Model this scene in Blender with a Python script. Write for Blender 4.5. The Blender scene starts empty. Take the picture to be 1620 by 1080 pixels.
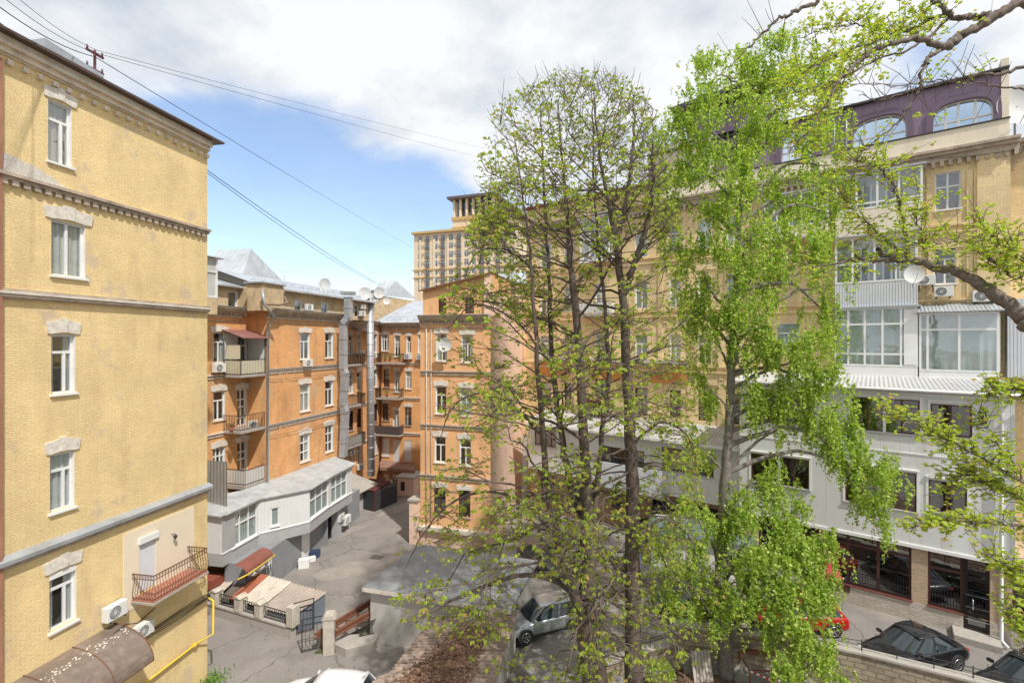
import bpy, bmesh, math, random
import numpy as np
from mathutils import Vector, Matrix
R_ = math.radians
rnd = random.Random(7)
sc = bpy.context.scene
col = sc.collection
# ------------------------------------------------------------------ camera
CAMZ = 15.6; F = 765.0; CX = 810.0; CY = 540.0
cam = bpy.data.cameras.new('camera'); camo = bpy.data.objects.new('camera', cam); col.objects.link(camo)
camo.location = (0, 0, CAMZ); camo.rotation_euler = (R_(90), 0, 0)
cam.sensor_width = 36; cam.lens = F/1620*36; cam.clip_end = 3000; cam.clip_start = .1
sc.camera = camo
# ------------------------------------------------------------------ sun and sky
SUN = Vector((.40, -.60, 1.0)).normalized()
sl = bpy.data.lights.new('sun', 'SUN'); sl.energy = 3.1; sl.angle = R_(1.2); sl.color = (1, .96, .90)
so = bpy.data.objects.new('sun', sl); col.objects.link(so); so.location = (10, -20, 60)
so.rotation_euler = SUN.to_track_quat('Z', 'Y').to_euler()
w = bpy.data.worlds.new('World'); sc.world = w; w.use_nodes = True
nt = w.node_tree; nt.nodes.clear(); N = nt.nodes.new; Lk = nt.links.new
out = N('ShaderNodeOutputWorld'); bg = N('ShaderNodeBackground'); bg.inputs[1].default_value = .128
sky = N('ShaderNodeTexSky'); sky.sky_type = 'NISHITA'; sky.sun_disc = False
sky.sun_elevation = math.asin(SUN.z); sky.sun_rotation = math.atan2(SUN.x, SUN.y)
sky.air_density = 1.2; sky.dust_density = .8; sky.ozone_density = 1.6
tc = N('ShaderNodeTexCoord'); sep = N('ShaderNodeSeparateXYZ'); Lk(tc.outputs['Generated'], sep.inputs[0])
def wm(op, a, b=None, c=None):
    n = N('ShaderNodeMath'); n.operation = op
    for i, v in enumerate((a, b, c)):
        if v is None: continue
        if isinstance(v, (int, float)): n.inputs[i].default_value = v
        else: Lk(v, n.inputs[i])
    return n.outputs[0]
zz = wm('ADD', wm('MAXIMUM', sep.outputs[2], 0.0), .22)
comb = N('ShaderNodeCombineXYZ'); Lk(wm('DIVIDE', sep.outputs[0], zz), comb.inputs[0]); Lk(wm('DIVIDE', sep.outputs[1], zz), comb.inputs[1])
comb.inputs[2].default_value = 3.1
n1 = N('ShaderNodeTexNoise'); n1.inputs['Scale'].default_value = 1.15; n1.inputs['Detail'].default_value = 9; n1.inputs['Roughness'].default_value = .56; n1.inputs['Distortion'].default_value = .25
Lk(comb.outputs[0], n1.inputs['Vector'])
n2 = N('ShaderNodeTexNoise'); n2.inputs['Scale'].default_value = 2.1; n2.inputs['Detail'].default_value = 7; n2.inputs['Roughness'].default_value = .55
Lk(comb.outputs[0], n2.inputs['Vector'])
def blue(px, py, r0, r1, amt):
    d = Vector((px-CX, F, CY-py)).normalized()
    vm = N('ShaderNodeVectorMath'); vm.operation = 'DISTANCE'; Lk(tc.outputs['Generated'], vm.inputs[0]); vm.inputs[1].default_value = d
    mr = N('ShaderNodeMapRange'); Lk(vm.outputs['Value'], mr.inputs[0]); mr.interpolation_type = 'SMOOTHSTEP'
    mr.inputs[1].default_value = r0; mr.inputs[2].default_value = r1; mr.inputs[3].default_value = amt; mr.inputs[4].default_value = 0
    return mr.outputs[0]
bias = wm('ADD', blue(450, 400, .10, .42, .34), blue(600, 420, .05, .28, .18))
bias = wm('ADD', bias, blue(250, 205, .03, .26, .17))
bias = wm('ADD', bias, blue(1400, 150, .02, .16, .16))
cl = wm('SUBTRACT', wm('ADD', n1.outputs[0], .16), bias)
cr = N('ShaderNodeMapRange'); cr.interpolation_type = 'SMOOTHSTEP'; Lk(cl, cr.inputs[0]); cr.inputs[1].default_value = .40; cr.inputs[2].default_value = .60
cr.inputs[3].default_value = .10; cr.inputs[4].default_value = 1
ramp = N('ShaderNodeValToRGB'); Lk(n2.outputs[0], ramp.inputs[0])
ramp.color_ramp.elements[0].position = .36; ramp.color_ramp.elements[0].color = (3.3, 3.7, 4.2, 1)
ramp.color_ramp.elements[1].position = .56; ramp.color_ramp.elements[1].color = (5.45, 5.55, 5.65, 1)
skm = N('ShaderNodeMixRGB'); skm.blend_type = 'MULTIPLY'; skm.inputs[0].default_value = 1; skm.inputs[2].default_value = (1.15, 1.15, 1.2, 1); Lk(sky.outputs[0], skm.inputs[1])
mix = N('ShaderNodeMixRGB'); Lk(cr.outputs[0], mix.inputs[0]); Lk(skm.outputs[0], mix.inputs[1]); Lk(ramp.outputs[0], mix.inputs[2])
Lk(mix.outputs[0], bg.inputs[0]); Lk(bg.outputs[0], out.inputs[0])
sc.view_settings.view_transform = 'Standard'; sc.view_settings.look = 'None'; sc.view_settings.exposure = 0.48; sc.view_settings.gamma = 1
sc.cycles.max_bounces = 7; sc.cycles.transparent_max_bounces = 12
sc.cycles.caustics_reflective = False; sc.cycles.caustics_refractive = False

# ------------------------------------------------------------------ materials
def srgb(r, g, b):
    f = lambda c: (c/255/12.92) if c/255 <= .04045 else ((c/255+.055)/1.055)**2.4
    return (f(r), f(g), f(b))
MATS = {}
def mat(name, base, rough=.8, var=.12, vscale=1.5, dirt=None, dirt_amt=.0, dscale=.7, streak=False, fine=.05, bump=.15, bscale=30,
        brick=None, metal=0., spec=.4, corr=None, seams=None, patch=None, coat=0, cracks=0):
    """brick=(w,h,mortar_color,mix,bump)  seams=(axis,width,depth)  patch=(color, threshold, scale)"""
    if name in MATS: return MATS[name]
    m = bpy.data.materials.new(name); m.use_nodes = True; MATS[name] = m
    t = m.node_tree; n = t.nodes; L = t.links.new; p = n['Principled BSDF']
    p.inputs['Roughness'].default_value = rough; p.inputs['Metallic'].default_value = metal
    p.inputs['Specular IOR Level'].default_value = spec; p.inputs['Coat Weight'].default_value = coat
    uv = n.new('ShaderNodeUVMap'); uv.uv_map = 'UVMap'; tc = n.new('ShaderNodeTexCoord')
    geo = n.new('ShaderNodeNewGeometry')
    def noise(scale, detail=5, rough=.6, vec=None, stretch=None):
        q = n.new('ShaderNodeTexNoise'); q.inputs['Scale'].default_value = scale; q.inputs['Detail'].default_value = detail; q.inputs['Roughness'].default_value = rough
        v = vec or geo.outputs['Position']
        if stretch:
            mp = n.new('ShaderNodeMapping'); mp.inputs['Scale'].default_value = stretch; L(v, mp.inputs[0]); v = mp.outputs[0]
        L(v, q.inputs['Vector']); return q.outputs[0]
    def rng(v, a, b, c, d):
        q = n.new('ShaderNodeMapRange'); L(v, q.inputs[0])
        for i, x in enumerate((a, b, c, d)): q.inputs[i+1].default_value = x
        return q.outputs[0]
    def mixc(f, a, b, mode='MIX'):
        q = n.new('ShaderNodeMixRGB'); q.blend_type = mode
        for s, v in ((0, f), (1, a), (2, b)):
            if isinstance(v, (int, float)): q.inputs[s].default_value = v
            elif isinstance(v, tuple): q.inputs[s].default_value = (*v[:3], 1)
            else: L(v, q.inputs[s])
        return q.outputs[0]
    lo = tuple(c*(1-var) for c in base); hi = tuple(min(1, c*(1+var)) for c in base)
    c = mixc(rng(noise(vscale), .3, .7, 0, 1), lo, hi)
    height = None
    def addh(h, k):
        nonlocal height
        q = n.new('ShaderNodeMath'); q.operation = 'MULTIPLY'; L(h, q.inputs[0]); q.inputs[1].default_value = k; h = q.outputs[0]
        if height is not None:
            q = n.new('ShaderNodeMath'); q.operation = 'ADD'; L(h, q.inputs[0]); L(height, q.inputs[1]); h = q.outputs[0]
        height = h
    if fine:
        c = mixc(fine, c, mixc(rng(noise(22, 4), .35, .65, 0, 1), (.05, .05, .05), (1, 1, 1)), 'OVERLAY')
    if patch:
        c = mixc(rng(noise(patch[2], 8, .65), patch[1], patch[1]+.06, 0, patch[3] if len(patch) > 3 else .85), c, patch[0])
    if brick:
        bw, bh, mc, amt, bb = brick
        b = n.new('ShaderNodeTexBrick'); dn = n.new('ShaderNodeTexNoise'); dn.inputs['Scale'].default_value = 3.5; dn.inputs['Detail'].default_value = 3; L(uv.outputs[0], dn.inputs['Vector'])
        sc_ = n.new('ShaderNodeVectorMath'); sc_.operation = 'SCALE'; L(dn.outputs['Color'], sc_.inputs[0]); sc_.inputs['Scale'].default_value = bh*.55; ad = n.new('ShaderNodeVectorMath'); ad.operation = 'ADD'; L(uv.outputs[0], ad.inputs[0]); L(sc_.outputs[0], ad.inputs[1]); L(ad.outputs[0], b.inputs['Vector']); b.inputs['Scale'].default_value = 1
        b.inputs['Brick Width'].default_value = bw; b.inputs['Row Height'].default_value = bh; b.inputs['Mortar Size'].default_value = bh*.13
        b.inputs['Mortar Smooth'].default_value = .3
        b.inputs['Color1'].default_value = (.80, .80, .80, 1); b.inputs['Color2'].default_value = (1.15, 1.15, 1.15, 1); b.inputs['Mortar'].default_value = (1, 1, 1, 1)
        c = mixc(amt, c, b.outputs['Color'], 'MULTIPLY')
        c = mixc(mixf(n, L, b.outputs['Fac'], amt), c, mc)
        inv = n.new('ShaderNodeMath'); inv.operation = 'SUBTRACT'; inv.inputs[0].default_value = 1; L(b.outputs['Fac'], inv.inputs[1])
        addh(inv.outputs[0], bb)
        addh(noise(9, 4, .7, None, (1, 1, 3)), bb*1.3)
    if seams:
        sp = n.new('ShaderNodeSeparateXYZ'); L(uv.outputs[0], sp.inputs[0])
        q = n.new('ShaderNodeMath'); q.operation = 'PINGPONG'; L(sp.outputs[seams[0]], q.inputs[0]); q.inputs[1].default_value = seams[1]/2
        s = rng(q.outputs[0], 0, seams[2], 1, 0); addh(s, seams[3]); c = mixc(mixf(n, L, s, .35), c, tuple(x*.45 for x in base))
    if cracks:
        vo = n.new('ShaderNodeTexVoronoi'); vo.feature = 'DISTANCE_TO_EDGE'; vo.inputs['Scale'].default_value = cracks
        nz = n.new('ShaderNodeTexNoise'); nz.inputs['Scale'].default_value = 1.3; nz.inputs['Detail'].default_value = 6; L(geo.outputs['Position'], nz.inputs['Vector'])
        vm = n.new('ShaderNodeMixRGB'); vm.blend_type = 'ADD'; vm.inputs[0].default_value = 1; L(geo.outputs['Position'], vm.inputs[1]); L(nz.outputs['Color'], vm.inputs[2]); L(vm.outputs[0], vo.inputs['Vector'])
        c = mixc(rng(vo.outputs[0], .003, .012, .5, 0), c, tuple(x*.35 for x in base))
    if dirt:
        v = noise(dscale*2.5, 7, .68, None, (1, 1, .22)) if streak else noise(dscale*2, 8, .65)
        c = mixc(rng(v, .5, .72, 0, dirt_amt), c, dirt)
    if bump: addh(noise(bscale, 4, .6), bump*.1)
    if height is not None:
        bp = n.new('ShaderNodeBump'); bp.inputs['Strength'].default_value = 1; bp.inputs['Distance'].default_value = .03; L(height, bp.inputs['Height']); L(bp.outputs[0], p.inputs['Normal'])
    L(c, p.inputs['Base Color'])
    if rough > .2 and not coat: L(rng(noise(6), .3, .7, max(.05, rough-.12), min(1, rough+.08)), p.inputs['Roughness'])
    return m
def mixf(n, L, s, k):
    q = n.new('ShaderNodeMath'); q.operation = 'MULTIPLY'; L(s, q.inputs[0]); q.inputs[1].default_value = k; return q.outputs[0]
def flat(name, base, rough=.6, metal=0, spec=.4, coat=0):
    return mat(name, base, rough, var=.06, fine=.02, bump=0, metal=metal, spec=spec, coat=coat)
def glassmat(name, tint=(.86, .9, .9), refl=.20):
    m = bpy.data.materials.new(name); m.use_nodes = True; MATS[name] = m
    t = m.node_tree; n = t.nodes; n.clear(); L = t.links.new
    o = n.new('ShaderNodeOutputMaterial'); a = n.new('ShaderNodeBsdfTransparent'); a.inputs[0].default_value = (*tint, 1)
    g = n.new('ShaderNodeBsdfGlossy'); g.inputs['Roughness'].default_value = .02; g.inputs[0].default_value = (.95, .97, 1, 1)
    ns = n.new('ShaderNodeTexNoise'); ns.inputs['Scale'].default_value = 1.2; bp = n.new('ShaderNodeBump'); bp.inputs['Distance'].default_value = .012; bp.inputs['Strength'].default_value = .5
    geo = n.new('ShaderNodeNewGeometry'); L(geo.outputs['Position'], ns.inputs['Vector']); L(ns.outputs[0], bp.inputs['Height']); L(bp.outputs[0], g.inputs['Normal'])
    fr = n.new('ShaderNodeLayerWeight'); pw = n.new('ShaderNodeMath'); pw.operation = 'POWER'; L(fr.outputs['Facing'], pw.inputs[0]); pw.inputs[1].default_value = 4
    mr = n.new('ShaderNodeMapRange'); L(pw.outputs[0], mr.inputs[0]); mr.inputs[1].default_value = 0; mr.inputs[2].default_value = 1; mr.inputs[3].default_value = refl; mr.inputs[4].default_value = 1
    mx = n.new('ShaderNodeMixShader'); L(mr.outputs[0], mx.inputs[0]); L(a.outputs[0], mx.inputs[1]); L(g.outputs[0], mx.inputs[2]); L(mx.outputs[0], o.inputs[0])
    return m
def leafmat(name, c1, c2, c3, amt3=.15, trans=.45):
    m = bpy.data.materials.new(name); m.use_nodes = True; MATS[name] = m
    t = m.node_tree; n = t.nodes; n.clear(); L = t.links.new
    o = n.new('ShaderNodeOutputMaterial'); p = n.new('ShaderNodeBsdfPrincipled'); p.inputs['Roughness'].default_value = .5; p.inputs['Specular IOR Level'].default_value = .35
    tr = n.new('ShaderNodeBsdfTranslucent'); mx = n.new('ShaderNodeMixShader'); mx.inputs[0].default_value = trans
    at = n.new('ShaderNodeAttribute'); at.attribute_name = 'tint'
    r = n.new('ShaderNodeValToRGB'); L(at.outputs['Fac'], r.inputs[0]); e = r.color_ramp.elements
    e[0].position = 0; e[0].color = (*c1, 1); e[1].position = 1-amt3; e[1].color = (*c2, 1); q = e.new(1-amt3+.06); q.color = (*c3, 1)
    L(r.outputs[0], p.inputs['Base Color'])
    br = n.new('ShaderNodeMixRGB'); br.blend_type = 'MULTIPLY'; br.inputs[0].default_value = 1; br.inputs[2].default_value = (1.5, 1.6, .8, 1); L(r.outputs[0], br.inputs[1]); L(br.outputs[0], tr.inputs[0])
    L(p.outputs[0], mx.inputs[1]); L(tr.outputs[0], mx.inputs[2]); L(mx.outputs[0], o.inputs[0]); return m

# ------------------------------------------------------------------ mesh builder
class MB:
    def __init__(s): s.v = []; s.f = []; s.sm = []
    def quad(s, *p, smooth=False):
        i = len(s.v); s.v += [tuple(q) for q in p]; s.f.append(tuple(range(i, i+len(p)))); s.sm.append(smooth); return s
    def box(s, x0, x1, y0, y1, z0, z1):
        i = len(s.v); s.v += [(x, y, z) for z in (z0, z1) for y in (y0, y1) for x in (x0, x1)]
        for q in ((0, 2, 3, 1), (4, 5, 7, 6), (0, 1, 5, 4), (2, 6, 7, 3), (0, 4, 6, 2), (1, 3, 7, 5)): s.f.append(tuple(i+k for k in q)); s.sm.append(False)
        return s
    def obox(s, c, ax, ay, az):   # centre + three half-axis vectors
        c, ax, ay, az = map(Vector, (c, ax, ay, az)); i = len(s.v)
        s.v += [tuple(c+ax*a+ay*b+az*d) for d in (-1, 1) for b in (-1, 1) for a in (-1, 1)]
        for q in ((0, 2, 3, 1), (4, 5, 7, 6), (0, 1, 5, 4), (2, 6, 7, 3), (0, 4, 6, 2), (1, 3, 7, 5)): s.f.append(tuple(i+k for k in q)); s.sm.append(False)
        return s
    def beam(s, a, b, w, h, up=(0, 0, 1)):
        a = Vector(a); b = Vector(b); d = b-a; L = d.length; d.normalize(); sd = d.cross(Vector(up))
        if sd.length < 1e-4: sd = Vector((1, 0, 0))
        sd.normalize(); u = sd.cross(d)
        return s.obox((a+b)/2, d*L/2, sd*w/2, u*h/2)
    def tube(s, pts, r, n=6, cap=True, smooth=True):
        pts = [Vector(p) for p in pts]; k = len(pts); rs = r if isinstance(r, (list, tuple)) else [r]*k
        t = (pts[1]-pts[0]).normalized(); a = t.orthogonal().normalized(); base = len(s.v)
        for j in range(k):
            tt = (pts[min(j+1, k-1)]-pts[max(j-1, 0)]).normalized()
            a = (a-tt*a.dot(tt)); a = a.normalized() if a.length > 1e-6 else tt.orthogonal().normalized(); b = tt.cross(a)
            for q in range(n):
                g = 2*math.pi*q/n; s.v.append(tuple(pts[j]+(a*math.cos(g)+b*math.sin(g))*rs[j]))
        for j in range(k-1):
            for q in range(n):
                q2 = (q+1) % n; s.f.append((base+j*n+q, base+j*n+q2, base+(j+1)*n+q2, base+(j+1)*n+q)); s.sm.append(smooth)
        if cap:
            s.f.append(tuple(base+q for q in range(n))[::-1]); s.sm.append(False)
            s.f.append(tuple(base+(k-1)*n+q for q in range(n))); s.sm.append(False)
        return s
    def prism(s, poly, y0, y1):   # poly in (x,z), extruded along y
        n = len(poly); i = len(s.v); s.v += [(x, y0, z) for x, z in poly]+[(x, y1, z) for x, z in poly]
        s.f.append(tuple(range(i, i+n))); s.f.append(tuple(range(i+2*n-1, i+n-1, -1))); s.sm += [False]*2
        for k in range(n):
            k2 = (k+1) % n; s.f.append((i+k, i+n+k, i+n+k2, i+k2)); s.sm.append(False)
        return s
    def slab(s, poly, z0, z1):    # poly in (x,y)
        n = len(poly); i = len(s.v); s.v += [(x, y, z0) for x, y in poly]+[(x, y, z1) for x, y in poly]
        s.f.append(tuple(range(i+n-1, i-1, -1))); s.f.append(tuple(range(i+n, i+2*n))); s.sm += [False]*2
        for k in range(n):
            k2 = (k+1) % n; s.f.append((i+k, i+k2, i+n+k2, i+n+k)); s.sm.append(False)
        return s
    def disc_bowl(s, c, n, r, depth, seg=20, rings=5):
        c = Vector(c); n = Vector(n).normalized(); a = n.orthogonal().normalized(); b = n.cross(a); base = len(s.v)
        for j in range(rings+1):
            q = j/rings
            for k in range(seg):
                g = 2*math.pi*k/seg; s.v.append(tuple(c+(a*math.cos(g)+b*math.sin(g))*r*q+n*depth*(q*q-1)))
        for j in range(rings):
            for k in range(seg):
                k2 = (k+1) % seg; s.f.append((base+j*seg+k, base+j*seg+k2, base+(j+1)*seg+k2, base+(j+1)*seg+k)); s.sm.append(True)
        return s
    def build(s, name, m, parent=None, M=None, bevel=0, fixn=True):
        me = bpy.data.meshes.new(name); me.from_pydata(s.v, [], s.f); me.polygons.foreach_set('use_smooth', s.sm)
        if fixn and len(s.f) < 60000:
            bm = bmesh.new(); bm.from_mesh(me); bmesh.ops.recalc_face_normals(bm, faces=bm.faces[:]); bm.to_mesh(me); bm.free()
        if m: me.materials.append(m)
        boxuv(me)
        o = bpy.data.objects.new(name, me); col.objects.link(o)
        if parent: o.parent = parent
        if M is not None: o.matrix_local = M
        if bevel:
            b = o.modifiers.new('bevel', 'BEVEL'); b.width = bevel; b.segments = 2; b.limit_method = 'ANGLE'
        return o
def boxuv(me):
    n = len(me.loops)
    if not n: return
    vi = np.empty(n, np.int32); me.loops.foreach_get('vertex_index', vi)
    co = np.empty(len(me.vertices)*3, np.float32); me.vertices.foreach_get('co', co); co = co.reshape(-1, 3)[vi]
    pn = np.empty(len(me.polygons)*3, np.float32); me.polygons.foreach_get('normal', pn); pn = np.abs(pn.reshape(-1, 3))
    lt = np.empty(len(me.polygons), np.int32); me.polygons.foreach_get('loop_total', lt); ln = np.repeat(pn, lt, 0)
    uv = np.empty((n, 2), np.float32); hz = ln[:, 2] > .7; xx = (~hz) & (ln[:, 0] > ln[:, 1]); yy = (~hz) & ~xx
    uv[hz] = co[hz][:, [0, 1]]; uv[xx] = co[xx][:, [1, 2]]; uv[yy] = co[yy][:, [0, 2]]
    me.uv_layers.new(name='UVMap').data.foreach_set('uv', uv.ravel())
def many(name, boxes, m, parent, M=None):
    return [MB().box(*q).build(name, m, parent, M if M is not None else T((0, 0, 0))) for q in boxes]
def tag(o, label=None, cat=None, group=None, kind=None):
    if label: o['label'] = label
    if cat: o['category'] = cat
    if group: o['group'] = group
    if kind: o['kind'] = kind
    return o
def empty(name, loc, rz=0, label=None, cat=None, group=None, rot=None):
    o = bpy.data.objects.new(name, None); col.objects.link(o); o.location = loc; o.rotation_euler = rot or (0, 0, rz); o.empty_display_size = .3
    return tag(o, label, cat, group)
def kids(o): return [c for c in o.children]
def copy_tree(o, parent=None):
    c = o.copy(); col.objects.link(c); c.parent = parent
    for ch in kids(o): copy_tree(ch, c)
    return c
def share(name, src, parent, M):
    o = bpy.data.objects.new(name, src.data); col.objects.link(o); o.parent = parent; o.matrix_local = M; return o
T = Matrix.Translation
def RZ(a): return Matrix.Rotation(a, 4, 'Z')

# ------------------------------------------------------------------ terrain
def ss(t): t = max(0., min(1., t)); return t*t*(3-2*t)
GARD = [(3.9, 20.2), (7.2, 21.6), (11.9, 20.5), (14.2, 19.6), (17.2, 18.0), (23, 14.5), (23, 2), (2.0, 2), (2.0, 18.0)]
def inpoly(x, y, P):
    r = False; j = len(P)-1
    for i in range(len(P)):
        if (P[i][1] > y) != (P[j][1] > y) and x < (P[j][0]-P[i][0])*(y-P[i][1])/(P[j][1]-P[i][1])+P[i][0]: r = not r
        j = i
    return r
def hstreet(x, y): return 2.0*ss((x+5)/13)
def hg(x, y):
    return hstreet(x, y)
def ray(px, py, d): return Vector(((px-CX)/F*d, d, CAMZ-(py-CY)/F*d))
def gpt(px, py, dz=0, hf=hg):
    d = 25
    for _ in range(30):
        h = hf((px-CX)/F*d, d)+dz; d = .5*d+.5*(CAMZ-h)*F/(py-CY)
    return Vector(((px-CX)/F*d, d, hf((px-CX)/F*d, d)+dz))
class Fac:
    """facade plane: through image column px at distance d, running along u=(ux,uy); local X along, Y inward, Z up"""
    def __init__(s, A, u, root=None):
        s.A = Vector(A[:2]); s.u = Vector(u[:2]).normalized(); s.n = Vector((s.u.y, -s.u.x)); s.ang = math.atan2(s.u.y, s.u.x)
        s.root = root; s.z = 0
    def W(s): return T((s.A.x, s.A.y, s.z)) @ RZ(s.ang)
    def L(s): return ROOTW[s.root.name].inverted() @ s.W()
    def uat(s, px, off=0):
        A = s.A+s.n*off; k = (px-CX)/F; return (k*A.y-A.x)/(s.u.x-k*s.u.y)
    def zat(s, px, py, off=0):
        A = s.A+s.n*off; t = s.uat(px, off); d = A.y+s.u.y*t; return CAMZ-(py-CY)/F*d
    def rect(s, x0, x1, yt, yb, off=0):
        m = (x0+x1)/2; return (s.uat(x0, off), s.uat(x1, off), s.zat(m, yb, off), s.zat(m, yt, off))
    def pt(s, u, off=0, z=0): q = s.A+s.u*u+s.n*off; return Vector((q.x, q.y, z))
ROOTW = {}
def mkroot(name, fac, label, cat, group=None, z=0):
    fac.z = z; o = empty(name, (fac.A.x, fac.A.y, z), fac.ang, label, cat, group); ROOTW[o.name] = T((fac.A.x, fac.A.y, z)) @ RZ(fac.ang); fac.root = o; return o
# ------------------------------------------------------------------ shared materials
M_white = flat('white_paint', (.78, .78, .76), .45)
M_glass = glassmat('window_glass')
M_glassd = glassmat('dark_window_glass', (.35, .38, .4), .22)
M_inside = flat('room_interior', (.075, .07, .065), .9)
M_curtain = mat('curtain_cloth', (.78, .78, .74), .9, var=.1, vscale=4, bump=0, seams=(0, .14, .07, .5))
M_stone = mat('lintel_stone', (.70, .65, .57), .9, var=.18, vscale=6, dirt=(.34, .29, .24), dirt_amt=.5, dscale=2.5, bump=.5)
M_yellow = mat('yellow_painted_brick', (.83, .635, .325), .92, var=.12, vscale=.6, fine=.24, brick=(.26, .077, (.60, .43, .21), .22, .30), bump=.8, bscale=16,
               patch=((.60, .48, .38), .575, .55, .65), dirt=(.50, .36, .20), dirt_amt=.38, dscale=.45, streak=True)
M_orange = mat('orange_painted_brick', (.83, .445, .19), .92, var=.16, vscale=.45, fine=.2, brick=(.26, .077, (.46, .25, .14), .5, .4), bump=.3,
               patch=((.70, .50, .30), .57, .35, .6), dirt=(.36, .19, .11), dirt_amt=.55, dscale=.55, streak=True)
M_orange2 = mat('faded_orange_plaster', (.84, .48, .24), .92, var=.12, vscale=.5, fine=.12, brick=(.26, .077, (.5, .27, .13), .28, .2), dirt=(.33, .2, .13), dirt_amt=.45, dscale=.4, streak=True)
M_pink = mat('pale_pink_stucco', (.78, .55, .42), .92, var=.1, vscale=.5, fine=.08, dirt=(.4, .28, .22), dirt_amt=.4, dscale=.3, streak=True, bump=.3)
M_ochre = mat('ochre_brick', (.82, .64, .36), .92, var=.12, vscale=.5, fine=.14, brick=(.26, .077, (.52, .36, .19), .4, .22), patch=((.48, .37, .29), .60, .5, .7),
              dirt=(.42, .31, .2), dirt_amt=.45, dscale=.35, streak=True)
M_attic = mat('bare_attic_brick', (.62, .47, .28), .92, var=.2, vscale=1.2, fine=.15, brick=(.26, .077, (.4, .33, .25), .55, .2), dirt=(.3, .22, .15), dirt_amt=.6, dscale=.8)
M_course = mat('weathered_moulding', (.46, .38, .30), .92, var=.2, vscale=2, fine=.1, dirt=(.18, .14, .11), dirt_amt=.75, dscale=1.2, bump=.4)
M_coursel = mat('whitewashed_moulding', (.66, .60, .52), .92, var=.15, vscale=3, fine=.1, dirt=(.30, .24, .2), dirt_amt=.7, dscale=1.3, bump=.4)
M_rooftin = mat('galvanised_roof', (.50, .53, .56), .42, var=.14, vscale=.9, fine=.05, metal=.35, seams=(0, .6, .03, .6), dirt=(.30, .27, .24), dirt_amt=.5, dscale=.4, bump=.1)
M_tin = mat('grey_sheet_metal', (.42, .44, .46), .5, var=.12, vscale=1, fine=.04, metal=.4, dirt=(.25, .22, .2), dirt_amt=.5, dscale=.8, bump=.1)
M_darkmetal = flat('dark_iron', (.035, .033, .032), .5)
M_rust = mat('rusty_steel', (.20, .085, .05), .8, var=.3, vscale=4, dirt=(.08, .04, .03), dirt_amt=.7, dscale=2, bump=.4)
M_conc = mat('old_concrete', (.40, .37, .33), .92, var=.15, vscale=2, fine=.12, dirt=(.18, .16, .14), dirt_amt=.6, dscale=1, bump=.5)
M_acw = flat('white_plastic', (.72, .72, .69), .5)
M_dark = flat('dark_grille', (.04, .04, .045), .6)
M_fascia = mat('grey_fascia_panels', (.40, .40, .40), .55, var=.08, vscale=1, seams=(0, 1.1, .012, .3), dirt=(.28, .27, .26), dirt_amt=.3, bump=.05)
M_brownfr = flat('brown_window_frame', (.085, .035, .028), .5)
M_yellowpipe = flat('yellow_gas_pipe', (.78, .52, .05), .45)

# ------------------------------------------------------------------ facade pieces
def wall(F_, name, W0, W1, z0, z1, holes, m, depth=.30, thick=None, off=0):
    """wall sheet with recessed openings; holes = (u0,u1,z0,z1)"""
    us = sorted({round(x, 4) for x in [W0, W1]+[h[0] for h in holes]+[h[1] for h in holes] if W0-1e-6 <= x <= W1+1e-6})
    zs = sorted({round(x, 4) for x in [z0, z1]+[h[2] for h in holes]+[h[3] for h in holes] if z0-1e-6 <= x <= z1+1e-6})
    b = MB(); y = -off
    for i in range(len(us)-1):
        for j in range(len(zs)-1):
            cu = (us[i]+us[i+1])/2; cz = (zs[j]+zs[j+1])/2
            if any(h[0] < cu < h[1] and h[2] < cz < h[3] for h in holes): continue
            b.quad((us[i], y, zs[j]), (us[i+1], y, zs[j]), (us[i+1], y, zs[j+1]), (us[i], y, zs[j+1]))
    for h in holes:
        a, c, d, e = h
        if c < W0 or a > W1: continue
        b.quad((a, y, d), (a, y+depth, d), (a, y+depth, e), (a, y, e)); b.quad((c, y, d), (c, y, e), (c, y+depth, e), (c, y+depth, d))
        b.quad((a, y, e), (a, y+depth, e), (c, y+depth, e), (c, y, e)); b.quad((a, y, d), (c, y, d), (c, y+depth, d), (a, y+depth, d))
    T_ = thick or 6
    b.quad((W0, y, z0), (W0, y, z1), (W0, T_, z1), (W0, T_, z0)); b.quad((W1, y, z0), (W1, T_, z0), (W1, T_, z1), (W1, y, z1))
    b.quad((W0, T_, z0), (W0, T_, z1), (W1, T_, z1), (W1, T_, z0)); b.quad((W0, y, z1), (W1, y, z1), (W1, T_, z1), (W0, T_, z1))
    return b.build(name, m, F_.root, F_.L(), fixn=False)
WC = {}
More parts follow.
